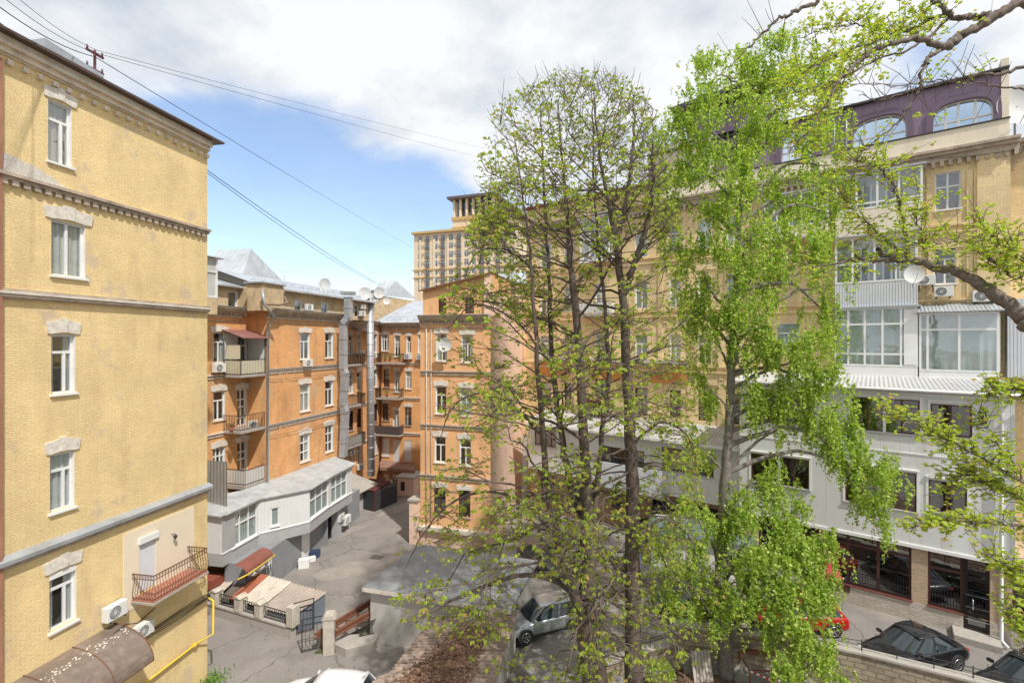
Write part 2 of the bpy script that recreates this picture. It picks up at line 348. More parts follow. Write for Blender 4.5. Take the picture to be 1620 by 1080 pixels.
def window(F_, r, style='T', fr=None, glass=None, curtain=None, lintel=None, sill=True, off=0, inset=.13, name='window', shutter=None, fw=.065, lm=None, reveal=True, label=None, deep=True):
    u0, u1, z0, z1 = r; w = round(u1-u0, 2); h = round(z1-z0, 2); fr = fr or M_white; glass = glass or M_glass
    if curtain is None: curtain = rnd.choice(['l', 'full', 'full', 'net', 'none', 'net', 'half', 'blind'])
    key = (w, h, style, fr.name, glass.name, inset, fw, reveal)
    M = F_.L() @ T((u0, -off, z0))
    if key not in WC:
        b = MB(); y0, y1 = inset, inset+.06
        b.box(0, fw, y0, y1, 0, h); b.box(w-fw, w, y0, y1, 0, h); b.box(fw, w-fw, y0, y1, h-fw, h); b.box(fw, w-fw, y0, y1, 0, fw)
        mw = fw*1.25; e = .004
        hs, vs = STY[style]
        tz = h*hs[0] if hs else h
        for q in hs: b.box(fw, w-fw, y0-e, y1-e, h*q-mw/2, h*q+mw/2)
        for (q, lo, hi) in vs:
            a = h*lo; c = h*hi; b.box(w*q-mw/2, w*q+mw/2, y0-2*e, y1-2*e, max(fw, a), min(h-fw, c))
        if reveal:
            t = .012
            b.box(0, t, .01, y0-.01, 0, h); b.box(w-t, w, .01, y0-.01, 0, h); b.box(t, w-t, .01, y0-.01, h-t, h)
        g = MB(); g.quad((fw, inset+.03, fw), (w-fw, inset+.03, fw), (w-fw, inset+.03, h-fw), (fw, inset+.03, h-fw))
        D = .75 if deep else .4
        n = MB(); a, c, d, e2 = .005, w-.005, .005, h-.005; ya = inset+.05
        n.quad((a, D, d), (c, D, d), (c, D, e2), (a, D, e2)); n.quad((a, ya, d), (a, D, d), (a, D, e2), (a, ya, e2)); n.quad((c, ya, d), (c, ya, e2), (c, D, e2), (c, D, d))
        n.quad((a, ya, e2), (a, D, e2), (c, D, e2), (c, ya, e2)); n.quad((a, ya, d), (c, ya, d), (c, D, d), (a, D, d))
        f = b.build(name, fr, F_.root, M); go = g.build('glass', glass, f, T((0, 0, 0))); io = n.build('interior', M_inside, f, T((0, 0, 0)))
        WC[key] = (f, go, io)
    else:
        f0, g0, i0 = WC[key]; f = share(name, f0, F_.root, M); share('glass', g0, f, T((0, 0, 0))); share('interior', i0, f, T((0, 0, 0)))
    if curtain and curtain != 'none':
        cu = MB(); y = inset+(.10 if curtain != 'blind' else .075)
        spans = {'l': [(0.04, .33)], 'r': [(.67, .96)], 'full': [(.03, .97)], 'net': [(.03, .30), (.68, .97)], 'half': [(.03, .97)], 'blind': [(.03, .97)]}[curtain]
        for a, b_ in spans:
            x0, x1 = w*a, w*b_; n_ = max(4, int((x1-x0)/.05)); zb = h*.02 if curtain != 'half' else h*.45
            for k in range(n_):
                xa = x0+(x1-x0)*k/n_; xb = x0+(x1-x0)*(k+1)/n_; ya = y+.02*math.sin(k*1.7); yb = y+.02*math.sin((k+1)*1.7)
                cu.quad((xa, ya, zb), (xb, yb, zb), (xb, yb, h*.97), (xa, ya, h*.97), smooth=True)
        cu.build('curtain', rnd.choice([M_curtain, M_curtain, flat('beige_curtain', (.5, .44, .35), .9), flat('grey_blind', (.42, .44, .44), .8)]) if curtain != 'blind' else flat('pale_green_blind', (.50, .57, .55), .8), f, T((0, 0, 0)), fixn=False)
    if shutter: MB().box(fw*.5, w-fw*.5, .02, .07, fw*.5, h-fw*.5).build('shutter', shutter, f, T((0, 0, 0)))
    if sill: MB().box(-.06, w+.06, -.09, inset, -.07, -.003).build('sill', M_white if fr is M_white else M_tin, f, T((0, 0, 0)))
    if lintel:
        lh = lintel; e = .05 if w < 1.6 else .1; ov = .22*w; b = MB(); g_ = .004
        k = w*.11; zt = h+.02
        b.prism([(-.02, zt), (w/2-k, zt+.05), (w/2-k*1.35, zt+lh), (-ov, zt+lh*.82), (-ov*.75, zt+.02)], -e, .05)
        b.prism([(w/2+k, zt+.05), (w+.02, zt), (w+ov*.75, zt+.02), (w+ov, zt+lh*.82), (w/2+k*1.35, zt+lh)], -e, .05)
        b.prism([(w/2-k, zt+.05), (w/2+k, zt+.05), (w/2+k*1.35, zt+lh*1.12), (w/2-k*1.35, zt+lh*1.12)], -e-.03, .05)
        b.build('lintel', lm or M_stone, f, T((0, 0, 0)))
    if label: f['label'] = label
    return f
STY = {'shop2': ([.78], [(.25, 0, 1), (.62, 0, 1)]), 'shopdoor': ([.80, .70, .18], []), 'S3': ([.6], [(.33, 0, 1), (.67, 0, 1)]), 'T': ([.68], [(.5, 0, .68)]), 'L': ([.70], [(.64, 0, .7)]), 'one': ([], []), '2': ([], [(.5, 0, 1)]), 'top1': ([.68], []), '3': ([.7], [(.33, 0, 1), (.67, 0, 1)]),
       'door': ([.74, .3], [(.5, .3, .74)]), 'dd': ([.72, .52, .22], [(.5, .0, 1)]), 'quad': ([.62], [(.5, 0, 1)]), '4': ([], [(.25, 0, 1), (.5, 0, 1), (.75, 0, 1)]),
       'rail': ([.75], [(.33, 0, .75), (.66, .75, 1)]), 'old': ([.7, .35], [(.5, 0, 1)])}
def course(F_, name, u0, u1, z, m, md=None, prof=((.0, .10, .14), (.10, .18, .10)), dent=None, off=0, ret=0):
    """string course: prof = (z0,z1,proj) boxes relative to z; dent=(pitch,w,h,proj,zrel)"""
    b = MB()
    for (a, c, p) in prof: b.box(u0-ret, u1+ret, -off-p, .02-off, z+a, z+c)
    if dent:
        pi, w, h, p, zr = dent; k = int((u1-u0)/pi)
        for i in range(k+1):
            x = u0+i*pi
            if x+w <= u1+.02: b.box(x, x+w, -off-p, .02-off, z+zr-h, z+zr-.002)
    return b.build(name, m, F_.root, F_.L())
def pipe(F_, pts, r, m, name='downpipe', n=8):
    """pts in facade local (u, out, z)"""
    return MB().tube([(p[0], -p[1], p[2]) for p in pts], r, n).build(name, m, F_.root, F_.L())
def railing_mb(b, a, c, z, h=1.0, pitch=.13, r=.012, rr=.022, ornate=False, belly=0):
    a = Vector((*a, z)); c = Vector((*c, z)); d = c-a; L = d.length; d.normalize(); up = Vector((0, 0, 1)); nn = d.cross(up)
    b.beam(a+up*h, c+up*h, rr*2, rr*1.4); b.beam(a+up*.06, c+up*.06, rr*1.4, rr)
    if ornate: b.beam(a+up*(h-.18), c+up*(h-.18), rr, rr)
    k = max(2, int(L/pitch))
    for i in range(k+1):
        p = a+d*(L*i/k)
        if belly:
            b.tube([p+up*.06, p+nn*belly*.9+up*.2, p+nn*belly+up*.38, p+nn*belly*.3+up*.62, p+up*(h-.18), p+up*h], r, 4)
        else: b.beam(p+up*.06, p+up*h, r*2, r*2, up=d)
        if ornate and i < k:
            q = p+d*(L/k/2)+up*(h-.09); b.tube([q+d*.045*math.cos(g)+up*.07*math.sin(g) for g in [j*math.pi/4 for j in range(9)]], r*.7, 3, cap=False)
    return b
def balcony(F_, u0, u1, z, dep, rail='bars', m_r=None, m_s=None, h=1.0, panel=None, label=None, thick=.18, soff=0, ornate=False, belly=0, sides=(True, True)):
    root = MB().box(u0, u1, -dep-soff, 0-soff, z-thick, z).build('balcony', m_s or M_conc, F_.root, F_.L(), bevel=.02)
    b = MB(); e = .05
    P = [(u0+e, -soff), (u0+e, -dep-soff+e), (u1-e, -dep-soff+e), (u1-e, -soff)]
    segs = ([(P[0], P[1])] if sides[0] else [])+[(P[1], P[2])]+([(P[2], P[3])] if sides[1] else [])
    for s_, t_ in segs: railing_mb(b, s_, t_, z, h, ornate=ornate, belly=belly)
    b.build('railing', m_r or M_darkmetal, root, T((0, 0, 0)))
    if panel:
        pb = MB()
        for s_, t_ in segs: pb.beam((*s_, z+h*.5), (*t_, z+h*.5), .02, h*.84)
        pb.build('railing_panel', panel, root, T((0, 0, 0)))
    if label: root['label'] = label
    return root
# air conditioner outdoor unit -------------------------------------------------
AC0 = None
def make_ac():
    r = empty('air_conditioner', (0, 0, 0))
    MB().box(-.40, .40, -.15, .15, 0, .55).build('casing', M_acw, r, T((0, 0, 0)), bevel=.015)
    g = MB(); c = Vector((-.10, -.155, .28))
    for rad in (.06, .12, .18, .235): g.tube([c+Vector((rad*math.cos(t), 0, rad*math.sin(t))) for t in [k*math.pi/9 for k in range(19)]], .006, 4, cap=False)
    for k in range(12):
        t = k*math.pi/6; g.beam(c, c+Vector((.235*math.cos(t), 0, .235*math.sin(t))), .008, .008, up=(0, 1, 0))
    g.build('grille', M_white, r, T((0, 0, 0)))
    f = MB(); n = 20; f.tube([(-.10, -.1535, .28), (-.10, -.151, .28)], .235, 20); f.build('fan_opening', M_dark, r, T((0, 0, 0)))
    for x in (-.3, .26): MB().box(x, x+.04, -.18, .32, -.05, -.003).box(x, x+.04, .28, .32, -.35, -.05).build('bracket', M_dark, r, T((0, 0, 0)))
    return r
def ac(F_, px, py, label, off=.42, sc_=1.0, rot=0):
    """px,py = middle of the unit in the photo; it hangs on facade F_"""
    global AC0
    u = F_.uat(px, off); z = F_.zat(px, py, off)-.27*sc_; p = F_.pt(u, off-.12, z)
    o = make_ac() if AC0 is None else copy_tree(AC0)
    if AC0 is None: AC0 = o
    o.location = p; o.rotation_euler = (0, 0, F_.ang+rot); o.scale = (sc_,)*3
    return tag(o, label, 'air conditioner', 'air conditioner units fixed to the house walls')
DISH = None
def dish(p, aim, r, label):
    global DISH
    if DISH is None:
        o = empty('satellite_dish', (0, 0, 0)); DISH = o
        MB().disc_bowl((0, -.1, 0), (0, -1, 0), 1, .22).build('reflector', flat('dish_enamel', (.66, .66, .64), .45), o, T((0, 0, 0)), fixn=False)
        b = MB(); b.tube([(0, -.1, -.95), (0, -.8, -.35), (0, -.95, -.05)], .03, 5); b.tube([(0, -.9, -.02), (0, -1.1, -.0)], .07, 6); b.build('feed_arm', M_tin, o, T((0, 0, 0)))
        b = MB(); b.tube([(0, .12, 0), (0, .3, -.2), (0, .3, -1.5)], .05, 6); b.build('mast', M_tin, o, T((0, 0, 0)))
    else: o = copy_tree(DISH)
    o.location = p; o.rotation_euler = (0, 0, math.atan2(aim[0], -aim[1]) ); o.scale = (r,)*3
    return tag(o, label, 'satellite dish', 'satellite dishes on the roofs and walls')
def corrugated(b, c00, c10, c11, c01, waves, amp=.03, per=6, rows=2, jit=0):
    """sheet: waves run across c00->c10, ridges run c00->c01"""
    c00, c10, c11, c01 = map(Vector, (c00, c10, c11, c01)); nrm = (c10-c00).cross(c01-c00).normalized()
    if nrm.z < 0: nrm = -nrm
    nx = int(waves*per); base = len(b.v)
    for j in range(rows+1):
        t = j/rows
        for i in range(nx+1):
            s = i/nx; p = (c00*(1-s)+c10*s)*(1-t)+(c01*(1-s)+c11*s)*t
            b.v.append(tuple(p+nrm*amp*math.cos(2*math.pi*s*waves)))
    for j in range(rows):
        for i in range(nx): b.f.append((base+j*(nx+1)+i, base+j*(nx+1)+i+1, base+(j+1)*(nx+1)+i+1, base+(j+1)*(nx+1)+i)); b.sm.append(True)
    return b
# ================================================================== LEFT YELLOW BUILDING
FL = Fac((-14.05, 22.3), (.178, .984))
RL = mkroot('yellow_brick_house', FL, 'tall yellow painted brick house wall filling the left edge, with balcony and dentil courses', 'house')
LW = dict(lm=M_stone, inset=.14)
ltop = FL.zat(165, 136)    # top of cornice
rectsL = [FL.rect(76, 114, 163, 260), FL.rect(81, 135, 352, 438), FL.rect(81, 119, 529, 622), FL.rect(79, 118, 716, 806), FL.rect(78, 121, 900, 990)]
door = FL.rect(220, 246, 846, 918); balz = FL.zat(205, 976, 1.1)
door = (door[0], door[1], balz+.05, door[3])
wall(FL, 'wall', -11.5, 0, -.3, ltop-.1, rectsL+[door], M_yellow, .32)
for i, r in enumerate(rectsL):
    st = ['L', '2', 'L', 'L', 'L'][i]
    w_ = window(FL, r, st, lintel=.46 if i else .40, curtain=['full', 'full', 'net', 'full', 'net'][i], fw=.07, sill=True, inset=.12)
MB().box(rectsL[4][0]+.0, rectsL[4][1], .0, .14, rectsL[4][3]-.2, rectsL[4][3]-.015).build('shutter_box', M_white, RL)
# shuttered balcony door and cream render panel
dw = window(FL, door, 'one', sill=False, shutter=mat('roller_shutter', (.74, .76, .80), .5, var=.03, bump=0, fine=0, seams=(1, .06, .01, .5)), curtain='none')
MB().box(-.05, door[1]-door[0]+.05, -.12, .1, door[3]-door[2]-.22, door[3]-door[2]+.02).build('shutter_box', M_white, dw, T((0, 0, 0)))
pu0, pu1 = FL.uat(195), FL.uat(306); pz1 = FL.zat(195, 845); b = MB()
M_cream = mat('cream_render', (.80, .69, .53), .9, var=.05, vscale=1, fine=.04, dirt=(.5, .42, .3), dirt_amt=.25, dscale=.5)
y0, y1 = -.025, .0
b.box(pu0, door[0]-.01, y0, y1, balz-.4, pz1); b.box(door[1]+.01, pu1, y0, y1, balz-.4, pz1); b.box(door[0]-.01, door[1]+.01, y0, y1, door[3]+.03, pz1)
b.build('render_panel', M_cream, RL)
# wall lamp
q = FL.L(); lu, lz = FL.uat(271), FL.zat(271, 845)
MB().tube([(lu, 0, lz), (lu, -.16, lz+.05), (lu, -.2, lz-.02)], .015, 5).tube([(lu, -.2, lz-.18), (lu, -.2, lz-.05), (lu, -.2, lz+.02)], [.03, .085, .03], 8).build('wall_lamp', M_dark, RL)
# balcony
bu0, bu1 = FL.uat(206, 0), FL.uat(329, 1.0)
bl = MB().box(bu0, bu1, -1.05, 0, balz-.14, balz-.05).build('balcony', M_conc, RL, bevel=.01)
M_tile = mat('terracotta_tiles', (.42, .17, .11), .75, var=.12, vscale=3, brick=(.2, .2, (.25, .12, .09), .5, .3), bump=.1)
MB().box(bu0+.03, bu1-.03, -1.02, 0, balz-.048, balz).build('tiled_floor', M_tile, bl)
b = MB(); e = .06
P = [(bu0+e, 0), (bu0+e, -1.0), (bu1-e, -1.0), (bu1-e, 0)]
for a_, c_ in ((P[0], P[1]), (P[1], P[2]), (P[2], P[3])): railing_mb(b, a_, c_, balz, .98, pitch=.125, r=.009, rr=.02, ornate=True, belly=.09)
b.build('railing', mat('brown_iron', (.16, .085, .05), .6, var=.2, vscale=5), bl)
many('bracket', [(x-.05, x+.05, -.95, 0, balz-.26, balz-.143) for x in [bu0+.2+k*(bu1-bu0-.4)/4 for k in range(5)]], M_yellow, bl)
# cornice + courses
lc = FL.zat(170, 142); flat_stone = mat('painted_cornice', (.70, .62, .50), .9, var=.15, vscale=2, fine=.1, dirt=(.34, .26, .2), dirt_amt=.6, dscale=1.2, bump=.4)
course(FL, 'cornice', -11.5, .0, lc, flat_stone, prof=((-.56, -.50, .07), (-.50, -.33, .16), (-.33, -.24, .30), (-.24, -.05, .26)), dent=(.42, .16, .15, .12, -.66), ret=0)
MB().box(-11.5, .42, -.55, 6, lc-.04, lc+.04).build('roof_edge', flat('dark_brown_tin', (.10, .065, .055), .5), RL)
MB().quad((-11.5, -.5, lc+.045), (.38, -.5, lc+.045), (.0, 6, lc+1.6), (-11.5, 6, lc+1.6)).build('roof', M_tin, RL)
z2 = FL.zat(170, 319)
course(FL, 'string_course', -11.5, .0, z2, M_course, prof=((-.10, .0, .22), (-.20, -.10, .12)), dent=(.30, .17, .16, .13, -.20), ret=.0)
z3 = FL.zat(170, 476)
course(FL, 'string_course', -11.5, .0, z3, M_course, prof=((-.18, -.12, .08), (-.12, -.03, .16), (.045, .12, .14)))
MB().box(-11.5, .06, -.20, .02, z3-.028, z3+.04).build('ledge', M_coursel, RL)
z4 = FL.zat(170, 826)
course(FL, 'string_course', -11.5, .04, z4, M_course, prof=((-.30, -.22, .06), (-.22, -.12, .14)))
b = MB(); b.prism([(0, 0)]*0 or [(-11.5, z4-.118), (.1, z4-.118), (.1, z4+.0), (-11.5, z4+.0)], -.24, -.0); b.quad((-11.5, -.24, z4+.002), (.1, -.24, z4+.002), (.1, 0, z4+.13), (-11.5, 0, z4+.13)); b.build('ledge', M_tin, RL)
# old plaster patch above second course
b = MB(); import random as _r; rr = _r.Random(3); u = FL.uat(5)-1; ue = FL.uat(100); k = 26; top = []
for i in range(k+1):
    t = i/k; top.append((u+(ue-u)*t, z2+.08+.52*(1-t**3)+rr.uniform(-.04, .04)))
for i in range(k): b.quad((top[i][0], -.10, z2+.01), (top[i+1][0], -.10, z2+.01), (top[i+1][0], -.03, top[i+1][1]), (top[i][0], -.03, top[i][1]))
for i in range(k): b.quad((top[i][0], -.03, top[i][1]), (top[i+1][0], -.03, top[i+1][1]), (top[i+1][0], .01, top[i+1][1]), (top[i][0], .01, top[i][1]))
b.build('plaster_patch', mat('grey_render_patch', (.52, .48, .42), .95, var=.2, vscale=3, fine=.2, bump=1.2, bscale=8, dirt=(.3, .26, .22), dirt_amt=.6, dscale=1.5), RL)
# neighbour strip at the very edge
pz = FL.zat(3, 96); us = FL.uat(4, .15)
MB().box(-11.6, us, -.15, -.005, 0, pz).build('brown_pilaster', mat('brown_pilaster_paint', (.36, .17, .11), .8, var=.2, vscale=1), RL)
# hatch on roof
h0, h1 = FL.uat(80, -.6), FL.uat(158, -.6); hz = FL.zat(118, 98, -.6)
hb = MB().box(h0+.15, h1-.15, .9, 2.8, lc, hz-.05).build('roof_hatch', flat('dark_red_board', (.13, .03, .03), .7), RL)
MB().prism([(h0-.2, hz-.06), (h1+.1, hz-.06), (h1+.1, hz+.06), (h0-.2, hz+.25)], .55, 3).build('hatch_roof', M_tin, hb, T((0, 0, 0)))
# canopy over entrance (arched polycarbonate)
cz = FL.zat(150, 1003); c0, c1 = FL.uat(8)-2.4, FL.uat(180)
b = MB(); n = 10; dep = 1.75; ht = 1.15; pr = []
for i in range(n+1):
    a = math.pi/2*i/n; pr.append((-dep*math.sin(a), cz-ht+ht*math.cos(a)))
m_poly = mat('smoked_polycarbonate', (.20, .155, .125), .35, var=.15, vscale=1.5, dirt=(.42, .36, .3), dirt_amt=.4, dscale=1.5, fine=.05, bump=.05, spec=.5)
for i in range(n):
    b.quad((c0, pr[i][0], pr[i][1]), (c1, pr[i][0], pr[i][1]), (c1, pr[i+1][0], pr[i+1][1]), (c0, pr[i+1][0], pr[i+1][1]), smooth=True)
cn = empty('entrance_canopy', (0, 0, 0)); cn.matrix_world = FL.W(); ROOTW[cn.name] = FL.W(); tag(cn, 'arched smoked brown plastic canopy below the lowest window of the left yellow house', 'canopy')
b.build('curved_sheet', m_poly, cn)
b = MB()
for u in np.linspace(c0, c1, 5):
    b.tube([(u, y*1.0, z+.012) for y, z in pr], .02, 5); b.tube([(u, 0, cz-ht+.05), (u, -dep, cz-ht)], .018, 5)
b.tube([(c0, -dep, cz-ht), (c1, -dep, cz-ht)], .025, 5); b.build('frame', M_rust, cn)
# debris strip on canopy
b = MB(); rr = _r.Random(5)
for k in range(110):
    u = rr.uniform(c0+2, c1-.1); a = abs(rr.gauss(.42, .05)+.06*math.sin(k)); y = -dep*math.sin(a); z = cz-ht+ht*math.cos(a)+.01; s_ = rr.uniform(.008, .03)
    b.obox((u, y, z), (s_, 0, 0), (0, s_*.6, s_*.2), (0, 0, .006))
tag(b.build('plaster_crumbs', flat('plaster_crumbs', (.75, .68, .6), .9), None), 'pale crumbs of fallen plaster lying on the arched canopy', 'debris', kind='stuff').matrix_world = FL.W()
# pipes and cables
gz = FL.zat(325, 945); 
b = MB(); b.tube([(FL.uat(328)-.05, -.10, FL.zat(325, 946)), (FL.uat(328)-.12, -.42, FL.zat(325, 946)-.05), (FL.uat(328)-.12, -.42, FL.zat(325, 1000)), (FL.uat(310), -.12, FL.zat(310, 1015)), (-8, -.12, FL.zat(310, 1015)-.1)], .045, 8)
b.tube([(FL.uat(305)-.1, -.12, FL.zat(310, 1015)), (FL.uat(305)+.05, -.12, FL.zat(310, 1015))], .09, 8)
g = b.build('gas_pipe', M_yellowpipe, None); g.matrix_world = FL.W(); tag(g, 'bright yellow gas pipe bending round the lower corner of the left yellow house', 'pipe')
b = MB(); rr = _r.Random(9)
for k in range(5):
    z = FL.zat(320, 945)+.06-.05*k; b.tube([(u, -.04-.02*k, z-.03*math.sin(u*1.3+k)+rr.uniform(-.015, .015)) for u in np.linspace(-10, -.02, 26)], .014, 4)
zc = FL.zat(165, 998); b.tube([(FL.uat(245), -.05, FL.zat(245, 960)), (FL.uat(215), -.06, FL.zat(215, 985)), (FL.uat(180), -.5, zc+.1), (FL.uat(120), -.6, zc-.1), (FL.uat(60), -.5, zc-.15), (-9, -.4, zc-.2)], .018, 5)
g = b.build('wall_cables', M_dark, None); g.matrix_world = FL.W(); tag(g, 'bundle of dark cables running along the foot of the left yellow house', 'cable')
ac(FL, 186, 966, 'white air conditioner left of the tiled balcony, just above the arched canopy', off=.35, sc_=.95)
ac(FL, 230, 996, 'grey-white air conditioner directly under the tiled balcony of the yellow house', off=.35, sc_=.95)
# antenna mast on the roof
b = MB(); p = FL.pt(FL.uat(150, -1.3), -1.3, 0); p.z = lc+.2
zt = CAMZ-(80-CY)/F*p.y
am = empty('antenna_mast', p, FL.ang, 'short dark red cross-armed mast with insulators on the left house roof', 'mast')
b.tube([(0, 0, 0), (0, 0, zt-p.z)], .05, 6); 
for zz_ in (.12, .75): b.box(-.33, .33, -.03, .03, zt-p.z-zz_-.04, zt-p.z-zz_+.04)
b.build('post', flat('dark_red_iron', (.12, .03, .035), .6), am, T((0, 0, 0)))
for zz_ in (.12, .75):
    for x in (-.28, .28): MB().tube([(x, 0, zt-p.z-zz_+.04), (x, 0, zt-p.z-zz_+.18)], .035, 6).build('insulator', flat('insulator_glass', (.12, .1, .1), .3), am, T((0, 0, 0)))

# ================================================================== ORANGE COURTYARD BUILDING (face O, notch, wing G, wing F)
UO = (.2706, .9627); UP = (.9627, -.2706)
C0 = Vector((-16.94, 33.4))
FO = Fac(C0, UO); RO = mkroot('orange_courtyard_house', FO, 'long orange painted brick house with white lintels and iron balconies around the left courtyard', 'house')
zO = lambda px, py, o=0: FO.zat(px, py, o)
uOe = FO.uat(543)
zc_top = zO(480, 494)        # top of main wall / cornice
rO = []
for (a, b_, rows) in ((475, 490, ((527, 568), (608, 650), (687, 729))), (514.5, 527, ((527, 566), (603, 641), (673, 714)))):
    for t_, q_ in rows: rO.append(FO.rect(a, b_, t_, q_))
wall(FO, 'wall', 0, uOe, -.2, zc_top, rO, M_orange, .3, thick=5)
for i, r in enumerate(rO): window(FO, r, 'T' if i not in (2, 5) else 'old', lintel=.42, lm=M_stone, inset=.12, curtain=['l', 'full', 'net', 'r', 'none', 'l'][i])
# courses on O
for py in (581, 661):
    z = zO(480, py); course(FO, 'string_course', -.02, uOe, z, M_coursel, prof=((-.06, .02, .16), (-.16, -.06, .08), (-.30, -.24, .05)), dent=(.24, .12, .12, .09, -.14))
    MB().box(-.02, uOe, -.2, .0, z+.022, z+.06).build('ledge', M_tin, RO)
zcr = zc_top
def cornO(F_, u0, u1, z):
    course(F_, 'cornice', u0, u1, z, M_course, prof=((-.05, .06, .55), (-.22, -.05, .42), (-.36, -.22, .25), (-.50, -.44, .12), (-.92, -.86, .07)), dent=(.26, .13, .13, .2, -.36))
    b = MB()
    k = int((u1-u0)/.2)
    for i in range(k): b.box(u0+i*.2, u0+i*.2+.1, -.12, .02, z-.62, z-.502)
    b.build('dentils', M_coursel, F_.root, F_.L())
    MB().box(u0, u1, -.6, .9, z+.062, z+.10).build('eaves_flashing', M_tin, F_.root, F_.L())
cornO(FO, -.02, uOe, zcr)
for px in (442, 453): 
    u = FO.uat(px); MB().box(u-.10, u+.10, -.05, .0, -.2, zcr-1).build('pilaster', M_orange, RO)
z = zO(480, 744); course(FO, 'plinth_course', -.02, uOe, z, M_coursel, prof=((-.08, .04, .14), (-.24, -.16, .08)), dent=(.3, .18, .12, .1, -.08))
# attic storey set back with windows
FOa = Fac(FO.A-FO.n*.75, UO, RO)
at0, at1 = zcr+.06, FOa.zat(480, 463)
ra = [FOa.rect(466, 478, 475, 491), FOa.rect(508, 519, 479, 495), FOa.rect(561, 568, 482, 501)]
wall(FOa, 'attic_wall', -.2, FOa.uat(592), at0-.3, at1, ra, M_attic, .3, thick=4.5)
for r in ra: window(FOa, r, 'one', curtain='half', sill=False)
FOr = MB(); ue = FOa.uat(592); FOr.quad((-.35, -.55, at1), (ue, -.55, at1), (ue, 3.5, at1+1.3), (-.35, 3.5, at1+1.3)); FOr.box(-.35, ue, -.6, -.5, at1-.12, at1+.02)
FOr.quad((-.35, 3.5, at1+1.3), (ue, 3.5, at1+1.3), (ue, 8, at1), (-.35, 8, at1)); FOr.build('roof', M_rooftin, RO, FOa.L())
b = MB()
for u in np.arange(0, ue, 1.0): b.tube([(u, .3, at1+.25), (u+.05, .35, at1+.62), (u+.2, .9, at1+.45)], .014, 4)
for h in (.35, .5): b.tube([(0, .32, at1+.1+h), (ue, .32, at1+.1+h)], .012, 4)
b.build('snow_guard', M_tin, RO, FOa.L())
# set-back wall with balconies
FS = Fac(C0+Vector((-.9627, .2706))*1.55, UO, RO)
uS = 0.0   # joins frontal wall at u=0 ; runs towards the camera with negative u
rs = [FS.rect(337, 357, 526, 573), FS.rect(337, 356, 619, 664), FS.rect(337, 356, 708, 752)]
zb1 = FS.zat(375, 594, 1.5); zb2 = FS.zat(375, 684, 1.5); zb3 = FS.zat(375, 773, 1.5)
rd = [FS.rect(376, 391, 528, 590), FS.rect(375, 390, 613, 670), FS.rect(375, 391, 697, 752)]
rd = [(r[0], r[1], zb+.05, zb+2.55) for r, zb in zip(rd, (zb1, zb2, zb3))]
wall(FS, 'wall', -9, 0, -.2, zcr, rs+rd, M_orange, .3, thick=4)
for i, r in enumerate(rs): window(FS, r, 'T' if i < 2 else '3', lintel=.42, curtain=['net', 'l', 'none'][i], inset=.12)
for i, r in enumerate(rd): window(FS, r, 'dd' if i else 'door', lintel=.42 if i else None, sill=False, curtain='none', name='balcony_door', inset=.14)
FN = Fac(C0+Vector((-.9627, .2706))*1.55, UP, RO)   # frontal return wall
MB().box(0, 1.548, .002, .3, -.2, zcr-.002).build('return_wall', M_orange, RO, FN.L())
cornO(FS, -9, -.5, zcr); 
course(FS, 'string_course', -9, FS.uat(352), FS.zat(342, 594), M_coursel, prof=((-.02, .06, .14), (-.20, -.12, .07)), dent=(.24, .12, .1, .08, -.1))
course(FS, 'string_course', -9, FS.uat(352), FS.zat(342, 686), M_coursel, prof=((-.02, .06, .14), (-.20, -.12, .07)), dent=(.24, .12, .1, .08, -.1))
ub = FS.uat(352); 
balcony(FS, ub, -.05, zb1, 1.5, panel=flat('cream_balcony_panel', (.62, .57, .42), .7), label='upper balcony with cream panels under a maroon awning', sides=(True, False))
balcony(FS, ub, -.05, zb2, 1.5, label='open iron balcony in the orange notch', sides=(True, False))
b3 = balcony(FS, FS.uat(359), -.05, zb3, 1.5, panel=mat('white_slats', (.68, .66, .61), .7, var=.05, seams=(0, .14, .02, .5), bump=0), label='white slatted balcony standing on the annex roof', sides=(True, False), thick=.3)
# awning + white side walls of the top balcony
aw = MB(); a0 = (ub-.1, -.05, zb1+3.05); 
za, zb_ = zb1+3.0, zb1+2.45
aw.slab([(ub-.1, -.02), (ub-.1, -1.7), (-.02, -1.7), (-.02, -.02)], 0, .03)
A_ = MB(); A_.quad((ub-.15, 0, za), (.0, 0, za), (.0, -1.75, zb_), (ub-.15, -1.75, zb_)); A_.quad((ub-.15, 0, za-.04), (.0, 0, za-.04), (.0, -1.75, zb_-.04), (ub-.15, -1.75, zb_-.04)); A_.box(ub-.15, 0, -1.77, -1.74, zb_-.06, zb_+.01)
A_.build('awning', mat('maroon_tin_awning', (.27, .12, .11), .55, var=.1, vscale=1, dirt=(.35, .25, .22), dirt_amt=.3, seams=(0, .5, .02, .3)), RO, FS.L())
wp = MB(); wp.box(rd[0][1]+.12, -.03, -.05, -.01, zb1, zb_+.2); wp.box(-.08, -.035, -1.45, -.051, zb1, zb_+.05); wp.box(ub+.02, rd[0][0]-.05, -.05, -.01, zb1, zb_+.3)
wp.build('white_cladding', flat('white_wall_paint', (.68, .68, .68), .7), RO, FS.L())
wp = MB(); wp.box(ub+.05, ub+.08, -1.42, -.2, zb1+1.05, zb1+1.95); wp.build('side_screen', flat('cream_balcony_panel', (.62, .57, .42), .7), RO, FS.L())
b = MB(); 
for (u, y) in ((ub+.03, -1.46), (-.06, -1.46), (ub+.03, -.08)): b.box(u-.025, u+.025, y-.025, y+.025, zb1, zb_)
b.build('awning_post', M_darkmetal, RO, FS.L())
